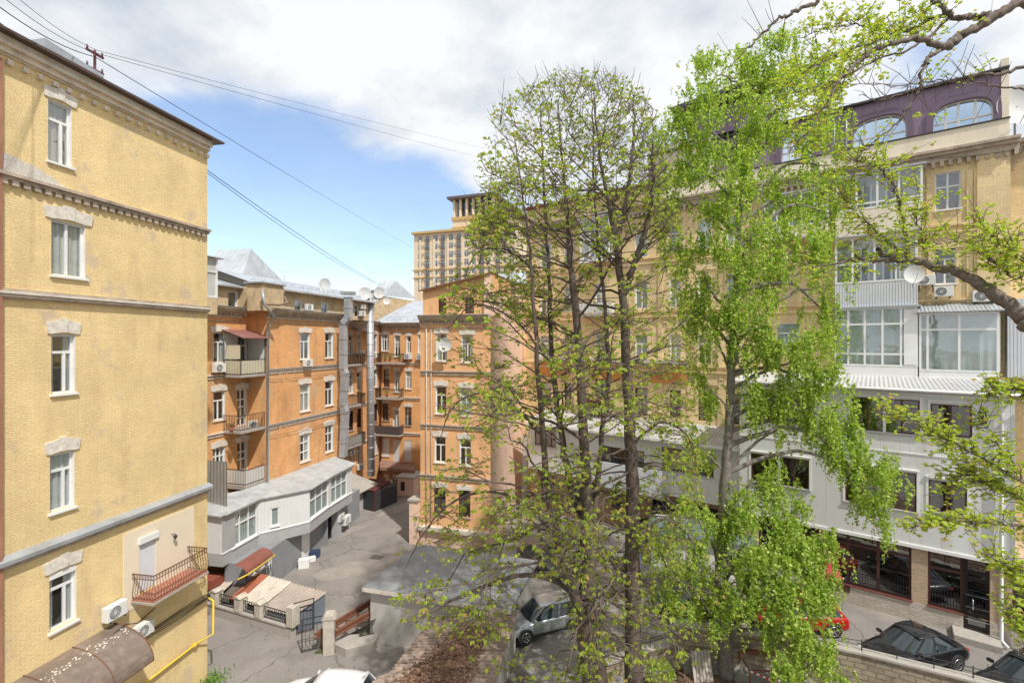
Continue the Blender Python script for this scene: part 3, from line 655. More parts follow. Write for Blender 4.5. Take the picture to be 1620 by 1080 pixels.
# attic portion above set-back wall, with chimney
FSa = Fac(FS.A-FS.n*.6, UO, RO)
r1 = FSa.rect(361, 376, 461, 487)
wall(FSa, 'attic_wall', -9, .6, at0-.3, at1, [r1], M_attic, .3, thick=4); window(FSa, r1, 'one', curtain='none', sill=False); MB().quad((-9, -.4, at1-.03), (.6, -.4, at1-.03), (.6, 4, at1+1.1), (-9, 4, at1+1.1)).quad((-9, -.4, at1-.15), (.6, -.4, at1-.15), (.6, -.4, at1-.03), (-9, -.4, at1-.03)).build('roof', M_rooftin, RO, FSa.L())
ch = ray(410, 449, 33.0); chl = ROOTW[RO.name].inverted() @ (T((ch.x, ch.y, 0)) @ RZ(FN.ang))
cho = MB().box(-.6, .6, -.4, 1.6, at0-.2, ch.z).build('chimney', M_attic, RO, chl); MB().box(-.75, .75, -.55, 1.7, ch.z+.002, ch.z+.1).build('chimney_cap', M_tin, cho, T((0, 0, 0)))
# projecting bay glimpsed beside the yellow house
u0 = FS.uat(333, 1.6); z0, z1 = FS.zat(337, 471, 1.6), FS.zat(337, 409, 1.6)
bx = MB().box(FS.uat(344, 1.6)-3, FS.uat(344, 1.6), -1.6, 0, z0-1.0, z0).build('glazed_bay', M_attic, RO, FS.L())
MB().box(FS.uat(344, 1.6)-3, FS.uat(344, 1.6)-.02, -1.55, 0, z0+.01, z1).build('bay_glass', flat('bay_curtains', (.5, .52, .5), .5), bx, T((0, 0, 0)))
b = MB(); ue_ = FS.uat(344, 1.6)
for u in (ue_-2.9, ue_-1.5, ue_-.05): b.box(u-.05, u+.05, -1.62, -1.5, z0, z1)
for zq in (z0+.05, z0+(z1-z0)*.66, z1-.04): b.box(ue_-3, ue_, -1.61, -1.5, zq-.04, zq+.04)
for y in (-.8, -.1): b.box(ue_-.06, ue_, y-.04, y+.04, z0, z1)
b.build('bay_frame', M_white, bx, T((0, 0, 0))); MB().box(ue_-3.1, ue_+.3, -1.8, .1, z1+.03, z1+.1).build('bay_roof', M_tin, bx, T((0, 0, 0)))
# downpipe at corner
b = MB(); zr = at1
b.tube([(-1.2, -.75, zcr+1.2), (-1.2, -.9, zcr+.25), (-.1, -.8, zcr-.6), (-.05, -.14, zcr-1.0), (-.05, -.14, zO(425, 770)), (.35, -.5, zO(425, 770)-.15)], .085, 8)
b.build('downpipe', M_tin, RO)
b = MB(); b.tube([(FO.uat(447), -.05, zcr+1.6), (FO.uat(447), -.15, zcr+1.0), (FO.uat(440), -.75, zcr+.5), (FO.uat(426), -.8, zcr+.3), (-1.1, -.9, zcr+.25)], .08, 8); b.build('downpipe', flat('brown_drainpipe', (.25, .16, .12), .6), RO)
ac(FO, 489, 574, 'air conditioner under the left top window of the orange house'); ac(FOa, 491, 486, 'air conditioner between two attic windows of the orange house', sc_=.9)
ac(FS, 349, 582, 'air conditioner below the top window beside the maroon awning'); 

# ---------------- wing G (far part of left side) and wing F (facing us)
kk = (567-CX)/F*49.7
FG = Fac((kk, 49.7), UO, RO); ug1 = FG.uat(600); ug0 = FG.uat(535)-2
zg = lambda px, py, o=0: FG.zat(px, py, o)
zGc = FG.zat(567, 508)
rg = []
for (a, c, rows) in ((564.5, 571, ((528, 558), (588, 617), (646, 676), (703, 733))), (552, 558.5, ((528, 562), (590, 622), (650, 681), (712, 736))), (590, 596.5, ((529, 557), (585, 612), (639, 667), (690, 718)))):
    for t_, q_ in rows: rg.append(FG.rect(a, c, t_, q_))
wall(FG, 'wall', ug0, ug1, -.2, zGc, rg, M_orange, .3, thick=4)
for i, r in enumerate(rg): window(FG, r, 'T', lintel=.4, curtain='none' if i > 1 else None, fr=M_white if i not in (2, 6, 10) else M_brownfr, shutter=flat('pale_shutter', (.6, .6, .58), .6) if i == 11 else None)
cornO(FG, ug0, ug1-.6, zGc)
for py in (576, 636, 694): course(FG, 'string_course', ug0, ug1, FG.zat(585, py), M_coursel, prof=((-.05, .04, .14), (-.22, -.14, .07)))
for py, kind in ((576, 'iron balcony heaped with dark scrollwork'), (640, 'middle cluttered iron balcony'), (703, 'lowest balcony closed by grey panels')):
    balcony(FG, FG.uat(549, 1.0), FG.uat(579, 1.0), FG.zat(565, py, 1.0), 1.0, ornate=True, panel=flat('grey_sheet_panel', (.35, .33, .3), .7) if py == 703 else None, label=kind)
MB().quad((FG.uat(553), -1.4, zg(560, 523, 1)), (FG.uat(585), -1.4, zg(580, 528, 1)), (FG.uat(585), 0, zg(580, 520)), (FG.uat(553), 0, zg(560, 516))).build('awning', flat('brown_awning', (.25, .16, .13), .6), RO, FG.L())
FGa = Fac(FG.A-FG.n*.7, UO, RO)
qF = FG.pt(ug1); FF = Fac((qF.x, qF.y), UP, RO); uf1 = FF.uat(668)
rf = []; sty = []
for (a, c, t_, q_, k) in ((603, 615, 529, 555, '3'), (624, 633, 531, 564, 'T'), (643, 650, 532, 558, 'T'), (661.5, 670, 530, 558, 'T'),
                          (607.5, 616.5, 584, 612, 'old'), (624, 632, 586, 620, 'T'), (642, 651, 588, 615, 'T'),
                          (606, 616, 638, 665, 'old'), (621.5, 631, 649, 675, 'T'), (641, 651, 644, 673, 'top1'),
                          (605, 616, 692, 721, 'S'), (621.5, 632, 695, 731, 'S'), (640, 651, 697, 728, 'S'), (609, 614, 755, 778, 'T'), (623, 629, 756, 782, 'T')):
    r = FF.rect(a, c, t_, q_)
    if r[1] > uf1-.1: r = (r[0], uf1-.1, r[2], r[3])
    rf.append(r); sty.append(k)
zFc = FF.zat(630, 512)
wall(FF, 'wall', 0, uf1, FF.zat(630, 742), zFc, [r for r in rf[:13]], M_orange, .3, thick=4)
wall(FF, 'ground_floor_wall', 0, uf1, -.2, FF.zat(630, 742), [r for r in rf[13:]], mat('dusty_pink_plaster', (.42, .25, .22), .9, var=.15, vscale=.8, dirt=(.2, .13, .12), dirt_amt=.6), .3, thick=4)
for r, k in zip(rf, sty):
    brown = k in ('old', 'top1')
    window(FF, r, 'T' if k == 'S' else k, lintel=.38 if k != 'S' else None, fr=M_brownfr if brown else M_white, shutter=flat('pale_shutter', (.6, .6, .58), .6) if k == 'S' else None, curtain=None)
cornO(FF, 0, uf1, zFc)
for py in (574, 629, 685): course(FF, 'string_course', 0, uf1, FF.zat(655, py), M_coursel, prof=((-.05, .04, .14), (-.24, -.14, .07)), dent=(.26, .13, .1, .09, -.13))
M_clut = flat('black_scroll_iron', (.05, .04, .04), .6)
balcony(FF, FF.uat(603), FF.uat(643), FF.zat(622, 574, 1), 1.0, ornate=True, label='flower-filled top balcony facing the courtyard')
balcony(FF, FF.uat(601), FF.uat(639), FF.zat(620, 630, 1), 1.0, ornate=True, label='second balcony crowded with pots')
balcony(FF, FF.uat(599), FF.uat(639), FF.zat(620, 688, 1), 1.0, panel=flat('dark_net_panel', (.09, .07, .07), .8), label='third balcony closed with dark panels')
cb = MB(); za, zb_ = FF.zat(628, 730, 0), FF.zat(628, 741, 2.0); cb.quad((FF.uat(601), 0, za), (FF.uat(656), 0, za), (FF.uat(656, 2.0), -2.0, zb_), (FF.uat(601, 2.0), -2.0, zb_)); cb.quad((FF.uat(601), 0, za-.1), (FF.uat(656), 0, za-.1), (FF.uat(656, 2.0), -2.0, zb_-.25), (FF.uat(601, 2.0), -2.0, zb_-.25))
cb.box(FF.uat(601, 2.0), FF.uat(656, 2.0), -2.02, -1.98, zb_-.3, zb_+.02); cb.build('porch_canopy', mat('brown_ribbed_canopy', (.30, .18, .14), .7, var=.15, vscale=2, seams=(0, .22, .05, .6)), RO, FF.L())
# porch ruins in front of F
b = MB(); p0 = FF.uat(630, 3.2); b.box(p0, p0+1.8, -3.4, -1.2, 0, 1.8); pr_ = b.build('pink_porch', M_pink, RO, FF.L())
MB().box(p0-.15, p0+1.95, -3.55, -1.0, 1.803, 1.93).build('porch_roof', M_conc, pr_, T((0, 0, 0)))
MB().box(p0+.4, p0+.85, -3.43, -3.403, .5, 1.4).build('porch_window', M_dark, pr_, T((0, 0, 0)))
# tin roof of wings
zf2 = FF.zat(655, 470, -4)
b = MB(); b.quad((-.5, -.5, zFc+.12), (uf1, -.5, zFc+.12), (uf1, 5, zFc+2.9), (1.5, 5, zFc+2.9)); b.quad((-.5, -.5, zFc+.12), (1.5, 5, zFc+2.9), (1.5, 9, zFc+2.9), (-6, 9, zFc+.5)); b.build('roof', M_rooftin, RO, FF.L())
b = MB()
for u in np.arange(1.0, uf1, .8): b.tube([(u, 0, zFc+.35), (u, .05, zFc+.75)], .02, 4)
b.tube([(1, .05, zFc+.75), (uf1, .05, zFc+.75)], .02, 4); b.build('snow_guard', M_tin, RO, FF.L())
# downpipe at G/F corner
b = MB(); b.tube([(.25, -.5, zFc+.3), (.25, -.15, zFc-.6), (.25, -.15, 1)], .09, 8); b.build('downpipe', M_rust, RO, FF.L())
for x, y, l in ((656, 571-8, 'air conditioner right of the flowery top courtyard balcony'),): ac(FF, 645, 564, l)
ac(FF, 664, 565, 'air conditioner under the farthest right top window of the courtyard'); ac(FG, 593, 562, 'air conditioner between the round duct and the courtyard downpipe')
ac(FG, 573, 558, 'air conditioner standing on the scrollwork iron balcony', off=.7, sc_=.9); ac(FG, 559, 716, 'air conditioner on the low orange wall left of the round duct'); ac(FG, 572, 738, 'lowest air conditioner left of the round duct')
ac(FOa, 575, 496, 'lower of two attic air conditioners beside the round duct', sc_=.9); ac(FOa, 576, 485, 'upper of two attic air conditioners beside the round duct', sc_=.8)
for x, y, l in ((616, 762, 'left grey air conditioner under the brown porch canopy'), (630, 760, 'right grey air conditioner under the brown porch canopy')): ac(FF, x, y, l)
# square zigzag duct & round duct
def fp(F_, px, py, off): u = F_.uat(px, off); return F_.pt(u, off, F_.zat(px, py, off))
dz = [(551, 470), (551, 503), (543, 512), (543, 583), (546, 592), (543, 640), (546, 652), (543, 722)]
pts = [fp(FO, x, y, .6) for x, y in dz]
# keep one depth along the duct
d0 = pts[3].y; pts = [ray(x, y, d0-.2) for x, y in dz]
dd = empty('square_ventilation_duct', (pts[-1].x, pts[-1].y, pts[-1].z), 0, 'square galvanised ventilation duct zigzagging up the end of the orange house', 'duct')
b = MB(); o = Vector(pts[-1])
for i in range(len(pts)-1): b.beam(pts[i]-o, pts[i+1]-o, .52, .52, up=(.27, .96, 0))
b.build('casing', M_tin, dd, T((0, 0, 0)), bevel=.02)
b = MB()
for i in range(len(pts)-1):
    L_ = (pts[i+1]-pts[i]).length
    for k in range(int(L_/1.3)+1):
        p = pts[i].lerp(pts[i+1], (k+.02)/(int(L_/1.3)+1))-o; d_ = (pts[i+1]-pts[i]).normalized(); MB().beam(p-d_*.03, p+d_*.03, .6, .6, up=(.27, .96, 0)).build('flange', flat('flange_zinc', (.5, .52, .55), .4, .5), dd, T((0, 0, 0)))
b = MB(); p = pts[0]-o; b.obox(p+Vector((0, 0, .35)), (.55, 0, 0), (0, .4, 0), (0, 0, .12)); b.build('cowl', M_tin, dd, T((0, 0, 0)))
q0 = ray(585, 463, 47.2); q1 = ray(587, 752, 47.2)
rd_ = empty('round_ventilation_duct', q1, 0, 'tall round galvanised ventilation duct in the courtyard corner', 'duct')
b = MB(); H_ = (q0-q1); b.tube([(0, 0, 0), (H_.x, H_.y, H_.z)], .36, 16)
b.build('tube', M_tin, rd_, T((0, 0, 0)))
for k in range(16): p = H_*(k+.5)/16; MB().tube([p-Vector((0, 0, .03)), p+Vector((0, 0, .03))], .385, 16).build('flange', flat('flange_zinc', (.5, .52, .55), .4, .5), rd_, T((0, 0, 0)))
b = MB(); b.tube([H_+Vector((0, 0, .0)), H_+Vector((0, 0, .25)), H_+Vector((0, 0, .4))], [.38, .5, .1], 16); b.build('cowl', M_tin, rd_, T((0, 0, 0)))
# ================================================================== WHITE ANNEX under the orange house
zt_, zb_, zf_ = 5.45, 3.2, 2.45
def ptz(px, py, z): d = (CAMZ-z)*F/(py-CY); return Vector(((px-CX)/F*d, d))
eav = [ptz(352, 815, zt_), ptz(408, 789, zt_), ptz(450, 781, zt_), ptz(490, 773, zt_), ptz(524, 752, zt_), ptz(557, 735, zt_)]
RA = empty('white_clad_annex', (eav[0].x, eav[0].y, 0), 0, 'white clad first-floor annex with wavy front on grey posts below the orange house', 'annex'); ROOTW[RA.name] = T((eav[0].x, eav[0].y, 0))
M_clad = mat('white_cladding_panel', (.70, .70, .69), .6, var=.03, vscale=.6, fine=.02, seams=(0, .20, .012, .25), bump=0, dirt=(.5, .5, .48), dirt_amt=.25, dscale=.5)
o2 = eav[0]
segs = list(zip(eav[:-1], eav[1:]))
for i, (a, c) in enumerate(segs):
    Fq = Fac(a, c-a, RA); L_ = (c-a).length; holes = []
    spec = []
    if i == 0: spec = [(366, 407, 803, 856, 'S3')]
    if i == 1: spec = [(429, 441.5, 803, 831, 'one')]
    if i == 3: spec = [(490.5, 519.5, 766, 811, 'S3')]
    if i == 4: spec = [(523.5, 549, 750, 790, 'S3')]
    for (x0, x1, t_, q_, s_) in spec: holes.append(Fq.rect(x0, x1, t_, q_))
    wall(Fq, 'wall', 0, L_, zb_, zt_, holes, M_clad, .2, thick=1.2)
    for h, s_ in zip(holes, spec): window(Fq, h, s_[4], reveal=False, inset=.06, sill=True, curtain='blind', lintel=None)
    MB().box(0, L_+.01, -.02, .15, zf_, zb_-.003).build('fascia', M_fascia, RA, Fq.L())
    MB().box(-.03, L_+.03, -.06, .1, zb_-.02, zb_+.03).build('trim', M_white, RA, Fq.L())
# left return towards the camera side
Fq = Fac(eav[0]+Vector((-3.2, .6)), Vector((3.2, -.6)), RA); L_ = Vector((3.2, -.6)).length
wall(Fq, 'side_wall', 0, L_, zb_, zt_, [], M_fascia, .2, thick=1); MB().box(0, L_, -.02, .4, zf_, zb_-.003).build('fascia', M_fascia, RA, Fq.L())
MB().box(L_-2.6, L_-1.5, -.04, -.01, zf_-.3, zb_+.95).build('rusty_panel', mat('brown_door_sheet', (.20, .09, .06), .6, var=.2), RA, Fq.L())
MB().box(L_-3.0, L_-.4, -.35, .6, 1.25, 1.75).build('brick_step', mat('red_brown_plinth', (.28, .08, .05), .8), RA, Fq.L())
# right return
e5 = eav[-1]; Fq = Fac(e5, Vector(FO.n)*-1, RA)
wall(Fq, 'side_wall', 0, 2.6, zb_, zt_, [], M_clad, .2, thick=.3); MB().box(0, 2.6, -.02, .15, zf_, zb_-.003).build('fascia', M_fascia, RA, Fq.L())
# roof: strip from eaves to house wall, slightly rising
b = MB(); outp = []
inner = []
for e in eav:
    u = (Vector(e)-FO.A).dot(FO.u); q = FO.A+FO.u*u+FO.n*.0; inner.append(q)
inner[0] = FS.A+FS.u*((eav[0]-FS.A).dot(FS.u))
off2 = Vector(eav[0])
def rl(p, z): return (p.x-off2.x, p.y-off2.y, z)
zi = 5.95
for i in range(5):
    o1 = eav[i]+FO.n*.22; o2_ = eav[i+1]+FO.n*.22
    b.quad(rl(o1, zt_+.06), rl(o2_, zt_+.06), rl(inner[i+1], zi), rl(inner[i], zi)); b.quad(rl(o1, zt_-.02), rl(o2_, zt_-.02), rl(o2_, zt_+.06), rl(o1, zt_+.06)); b.quad(rl(o1, zt_-.02), rl(eav[i], zt_-.02), rl(eav[i+1], zt_-.02), rl(o2_, zt_-.02))
p0 = eav[0]+FO.n*.22-FO.u*.25; far = p0-Vector((3.4, -.7)); b.quad(rl(p0, zt_+.06), rl(eav[0]+FO.n*.22, zt_+.06), rl(inner[0], zi), rl(far, zt_+.2)); b.quad(rl(p0, zt_-.02), rl(p0, zt_+.06), rl(far, zt_+.2), rl(far, zt_+.1))
q5 = eav[5]+FO.n*.22+FO.u*.3; b.quad(rl(eav[5]+FO.n*.22, zt_+.06), rl(q5, zt_+.06), rl(inner[5]+FO.u*.3, zi), rl(inner[5], zi))
b.build('roof', mat('annex_roof_felt', (.42, .43, .43), .7, var=.15, vscale=1.2, fine=.1, dirt=(.2, .19, .18), dirt_amt=.5, dscale=1, seams=(1, 1.0, .03, .4)), RA)
# corrugated metal screen at left end of the roof
sx0, sx1 = ptz(327, 800, 5.7), ptz(360, 803, 5.6)
b = MB(); sd_ = Vector((.97, -.24)); sC = ptz(360, 803, 5.6); a = sC-sd_*2.6; zt2 = CAMZ-(730-CY)/F*sC.y
corrugated(b, (a.x, a.y, 5.5), (sC.x, sC.y, 5.5), (sC.x, sC.y, zt2), (a.x, a.y, zt2), 11, .03)
tag(b.build('metal_screen', mat('olive_grey_profile', (.30, .29, .26), .5, var=.1, metal=.3, bump=0), None), 'tall grey corrugated metal screen standing at the left end of the annex roof', 'screen')
# ground floor behind
gA = ptz(447, 914, 0); gB = ptz(561, 823, 0); FGd = Fac(gA, gB-gA, RA); Lg = (gB-gA).length
gz0 = zf_+.0
rects = [FGd.rect(531, 540, 800, 850), FGd.rect(409, 418, 871, 903)]
M_gwall = mat('grey_ground_floor', (.26, .27, .285), .8, var=.08, vscale=.8, dirt=(.16, .16, .16), dirt_amt=.35)
ga0 = FGd.uat(352)
r_door = (FGd.uat(513.5), FGd.uat(526), .02, 2.35-.42)
r_win = (FGd.uat(419), FGd.uat(431), .35, 2.0)
zz_ = zf_-.002
wall(FGd, 'ground_floor_wall', FGd.uat(392), Lg+1, -.2, zz_, [(r_door[0], r_door[1], .05, 2.35), r_win], M_gwall, .15, thick=1.5)
window(FGd, r_win, '3', sill=True, curtain='none', reveal=False, inset=.05, deep=False, label='barred ground floor window')
window(FGd, (r_door[0], r_door[1], .05, 2.35), '2', fr=M_brownfr, sill=False, curtain='none', reveal=False, deep=False, name='glazed_door')
MB().box(FGd.uat(477), FGd.uat(489), -.05, .0, 0, zz_).build('white_panel', M_white, RA, FGd.L())
MB().box(FGd.uat(511)-.0, FGd.uat(513), -.3, .0, 0, zz_).build('pillar', M_gwall, RA, FGd.L()); MB().box(FGd.uat(524.5), FGd.uat(531), -.5, .0, 0, zz_).build('pillar', M_fascia, RA, FGd.L())
# under-floor soffit
b = MB(); 
for i in range(5): b.quad(rl(eav[i], zf_), rl(eav[i+1], zf_), rl(inner[i+1], zf_), rl(inner[i], zf_))
b.build('soffit', M_fascia, RA)
# little maroon canopy above the barred window
cu0, cu1 = FGd.uat(388, .7), FGd.uat(431, .7); b = MB(); 
for i in range(6):
    a0_, a1_ = math.pi/2*i/6, math.pi/2*(i+1)/6
    b.quad((cu0, -.75*math.sin(a0_), 2.5+.42*math.cos(a0_)), (cu1, -.75*math.sin(a0_), 2.5+.42*math.cos(a0_)), (cu1, -.75*math.sin(a1_), 2.5+.42*math.cos(a1_)), (cu0, -.75*math.sin(a1_), 2.5+.42*math.cos(a1_)), smooth=True)
cp = b.build('door_canopy', mat('red_brown_canopy', (.24, .085, .06), .6, var=.15, vscale=2, dirt=(.2, .12, .1), dirt_amt=.3), RA, FGd.L())
b = MB(); b.tube([(cu0-.5, -.6, 2.40), (cu0+.1, -.8, 2.42), (cu1+.1, -.8, 2.42), (cu1+.4, -.4, 2.42)], .04, 6); g = b.build('gas_pipe', M_yellowpipe, None); g.matrix_world = FGd.W(); tag(g, 'yellow gas pipe running under the maroon canopy of the annex', 'pipe')
ac(FGd, 409, 895, 'large air conditioner beside the barred window under the maroon canopy', off=.5, sc_=1.3)
for x, y, s_, l in ((550, 822, 1.2, 'big air conditioner on the ground at the far end of the annex'), (541, 818, 1.0, 'air conditioner at the annex end, hidden behind a bigger one')): ac(FGd, x, y, l, off=.6, sc_=s_)
# white boxes & small clutter on the ground
def clutter(name, px, py, dims, m, label, cat, rz=.3):
    p = gpt(px, py); o = empty(name, p, rz, label, cat); b = MB(); b.box(-dims[0]/2, dims[0]/2, -dims[1]/2, dims[1]/2, 0, dims[2]); b.build('box_body', m, o, T((0, 0, 0)), bevel=.02)
    MB().box(-dims[0]/2-.015, dims[0]/2+.015, -dims[1]/2-.015, dims[1]/2+.015, dims[2]+.002, dims[2]+.04).build('lid', m, o, T((0, 0, 0)), bevel=.01); return o
clutter('storage_box', 481, 897, (.7, .5, .55), M_white, 'white box on the ground in front of the white annex panel', 'box')
clutter('storage_box', 493, 887, (.5, .4, .25), M_white, 'small flat white box between the white box and the navy one', 'box', .5)
clutter('storage_box', 498, 880, (.7, .5, .4), flat('navy_plastic', (.04, .06, .12), .5), 'navy blue box by the grey annex wall', 'box', .2)
p = gpt(655, 850); pot = empty('flower_pot', p, 0, 'terracotta flower pot with a green plant at the pink plinth corner', 'flower pot')
MB().tube([(0, 0, 0), (0, 0, .5), (0, 0, .55)], [.25, .38, .4], 12).build('pot', flat('terracotta', (.30, .08, .05), .7), pot, T((0, 0, 0)))
# brown shed / dark gates & lean-to at courtyard end
q0_, q1_, q2_ = ptz(575, 805, 0), ptz(593, 809, 0), ptz(618, 790, 0)
FD = Fac(q0_, q1_-q0_); RD = mkroot('brown_cellar_shed', FD, 'low dark brown shed with black open doorway at the end of the courtyard', 'shed'); LD = (q1_-q0_).length
MB().box(0, LD-.003, 0, 3.0, 0, 1.72).build('doorway', M_dark, RD)
FD2 = Fac(q1_, q2_-q1_, RD); L2_ = (q2_-q1_).length; M_mar = mat('maroon_boards', (.10, .03, .028), .8, var=.2, seams=(1, .3, .03, .4))
MB().box(0, L2_, 0, .12, 0, 1.75).build('side_boards', M_mar, RD, FD2.L()); b = MB(); qq = [ROOTW[RD.name].inverted() @ Vector((p_.x, p_.y, 0)) for p_ in (q0_, q1_, q2_, q2_+Vector((-2.4, 1.0)))]
b.quad(*[(p_.x, p_.y, 1.85-.0) for p_ in qq]); b.build('roof', M_mar, RD)
FH = Fac(ptz(557, 815, 0), UO); RH = mkroot('grey_lean_to', FH, 'low white lean-to with sloping grey roof below the round duct', 'lean-to')
uh = FH.uat(577); hw_ = (FH.uat(565), FH.uat(570), .3, 1.5)
wall(FH, 'wall', 0, uh, 0, 1.9, [hw_], mat('dirty_white_wall', (.50, .48, .46), .9, var=.1, dirt=(.3, .28, .26), dirt_amt=.5), .2, thick=2.0); window(FH, hw_, 'T', sill=False, curtain='none', deep=False)
b = MB(); b.quad((-.3, -.5, 1.93), (uh+1.5, -.5, 1.93), (uh+1.5, 2.6, 2.8), (-.3, 2.6, 2.8)); b.quad((-.3, -.5, 1.83), (uh+1.5, -.5, 1.83), (uh+1.5, -.5, 1.93), (-.3, -.5, 1.93)); b.build('roof', M_conc, RH)
b = MB(); rr = random.Random(2)
for k in range(5): z_ = 3.1+.28*k; b.tube([(u, 2.2+.05*k, z_+rr.uniform(-.08, .08)+.12*u) for u in np.linspace(-1, uh+1.5, 6)], .045, 5)
g = b.build('old_pipes', M_rust, None); g.matrix_world = FH.W(); tag(g, 'bundle of rusty old pipes crossing the wall above the grey lean-to', 'pipes')

# ================================================================== PALE ORANGE / PINK BLOCK P
FP = Fac((-7.07, 37.3), UP); RP = mkroot('pale_orange_house', FP, 'pale orange and pink corner house with gabled top behind the bare chestnut branches', 'house')
up1 = FP.uat(776); zpc = FP.zat(720, 500)
rp = [FP.rect(*q) for q in ((690, 707, 528, 571), (730, 748, 530, 573), (689, 706, 611, 654), (728, 746, 614, 657), (687.5, 705, 691, 731), (727, 745, 695, 736), (687, 705, 772, 813), (726, 744, 776, 818))]
wall(FP, 'wall', 0, up1, FP.zat(690, 830), zpc, rp, M_orange2, .3, thick=6)
wall(FP, 'plinth_wall', 0, up1, -.2, FP.zat(690, 830), [], M_pink, .3, thick=6, off=.04)
for i, r in enumerate(rp): window(FP, r, 'T', lintel=.42, fr=M_white if i < 6 else M_brownfr, curtain=None if i < 4 else 'none', shutter=None)
for py in (587, 672, 752): course(FP, 'string_course', 0, up1, FP.zat(700, py), M_course, prof=((-.06, .05, .16), (-.30, -.14, .08)), dent=(.24, .12, .1, .1, -.14))
cornO(FP, 0, up1, zpc)
FPa = Fac(FP.A-FP.n*.25, UP, RP)
ra = [FPa.rect(694, 706, 472, 495), FPa.rect(736, 750, 471, 496)]
hl, hr = FPa.zat(680, 459), FPa.zat(772, 432)
wall(FPa, 'attic_wall', .1, up1, zpc+.06, hl-.02, ra, M_orange2, .3, thick=5.5)
for r in ra: window(FPa, r, 'T', fr=M_brownfr, curtain='none', sill=False)
MB().prism([(.1, hl-.018), (up1, hl-.018), (up1, hr)], 0, 5.5).build('gable', M_orange2, RP, FPa.L())
b = MB(); b.quad((-.1, -.35, hl-.02), (up1+.1, -.35, hr+.04), (up1+.1, 6, hr+.04), (-.1, 6, hl-.02)); b.quad((-.1, -.35, hl-.14), (up1+.1, -.35, hr-.08), (up1+.1, -.35, hr+.04), (-.1, -.35, hl-.02)); b.build('roof', M_rust, RP, FPa.L())
pp = FP.pt(up1); FP2 = Fac((pp.x, pp.y), UO, RP); L2 = FP2.uat(827)
wall(FP2, 'side_wall', 0, L2, -.2, hl-.3, [], M_pink, .3, thick=.5)
MB().prism([(0, hl-.298), (L2, hl-.298), (L2, FP2.zat(826, 452)), (.02, hr-.05)], 0.002, .5).build('side_gable', M_pink, RP, FP2.L())
MB().tube([(.55, -.1, zpc), (.55, -.1, .5)], .035, 6).build('downpipe', M_coursel, RP); MB().tube([(.95, -.1, zpc-1), (.95, -.1, 2)], .025, 6).build('downpipe', M_coursel, RP)
b = MB(); z = FP.zat(690, 836); b.box(-.15, up1, -.35, -.045, z-.1, z+.2); b.build('plinth_ledge', M_coursel, RP)
b = MB(); b.box(-.85, -.05, -.2, 1.0, -.1, 3.3); st = b.build('pink_pier', M_pink, RP); MB().box(-.95, 0.0, -.3, 1.1, 3.302, 3.45).build('pier_cap', M_conc, st, T((0, 0, 0)))
dish(fp(FP, 704, 545, .8), (-.3, -1), .55, 'white satellite dish on the pale orange wall between two top windows')
# ================================================================== RIGHT OCHRE BUILDING
UR = Vector((.787, -.617)).normalized()
FR = Fac(ray(1440, 540, 27.6), UR); RR = mkroot('ochre_brick_house', FR, 'large ochre brick house with purple mansard and glazed loggias filling the right background', 'house')
uR0, uR1 = FR.uat(833), FR.uat(1597)
zb = FR.zat(1440, 250); zbL = 27.6
zrow = [(22.75, 24.9), (18.75, 20.85), (14.6, 16.7), (10.5, 12.6)]
def rr_(px0, px1, row): return (FR.uat(px0), FR.uat(px1), zrow[row][0], zrow[row][1])
wins = []
def addw(px0, px1, row, **k): wins.append((rr_(px0, px1, row), k))
wins.append((FR.rect(1479, 1520, 272, 331), {})); wins.append((FR.rect(1477, 1513, 391, 449), {}))
for px0, px1 in ((855, 872), (893, 908), (1005, 1024), (1060, 1077), (1105, 1125), (1150, 1170)):
    for row in range(4):
        wins.append(((FR.uat(px0), FR.uat(px1), zrow[row][0]-.6, zrow[row][1]-.6), {'fr': M_brownfr if row == 3 else M_white}))
for row in (1, 2): wins.append(((FR.uat(942), FR.uat(958), zrow[row][0]-1.0, zrow[row][1]-.5), {}))
wins.append((FR.rect(1229, 1265, 511, 560), {})); 
wins.append((FR.rect(942, 960, 584, 627), {'fr': M_brownfr}))
uS_ = FR.uat(1045)
wall(FR, 'wall', uR0, uR1, 1, zb, [w_[0] for w_ in wins], M_ochre, .3, thick=8)
for i, (r, k) in enumerate(wins): window(FR, r, 'T' if i != 0 else 'quad', sill=i < 2, lintel=None, fr=k.get('fr'), curtain=None if i > 1 else 'none')
MB().box(uR0+.01, uS_, .01, 8, zb+.003, zbL).build('upper_wall', M_ochre, RR, FR.L())
# recessed side strip at the far left edge (bare brick gable)
# relief: pilasters, frames, courses
many('pilaster', [(FR.uat(px)-w_, FR.uat(px)+w_, -p_, 0, 8, zb-1.2) for px, w_, p_ in [(q_, .12, .07) for q_ in (1470, 1534, 1545, 1590)]+[(q_, .18, .06) for q_ in (885, 935, 1045, 1092, 1140, 1186)]]+[(FR.uat(1568)-.55, uR1+.02, -.18, 0, 8, zb-.1)], M_ochre, RR, FR.L())
course(FR, 'cornice', uR0, uR1+.35, zb, M_course, prof=((-.08, .06, .55), (-.25, -.08, .38), (-.55, -.25, .2)), dent=(.36, .16, .3, .28, -.55))
for zz_ in (22.0, 21.6, 17.9, 17.5, 13.8, 13.4): course(FR, 'string_course', uR0, uR1, zz_, M_ochre, prof=((-.06, .06, .16), (-.14, -.06, .08)), dent=None)
for zz_ in (22.0, 17.9, 13.8):
    for px in (1479, 1060, 1105, 1005, 1150, 855):
        u = FR.uat(px); b = MB()
        for k in range(3): b.box(u-.5, u-.2, -.10, 0, zz_-.9+.22*k, zz_-.78+.22*k)
        b.box(u-.201, u+1.4, -.06, 0, zz_-1.3, zz_-.5); b.build('brick_relief', M_ochre, RR, FR.L())
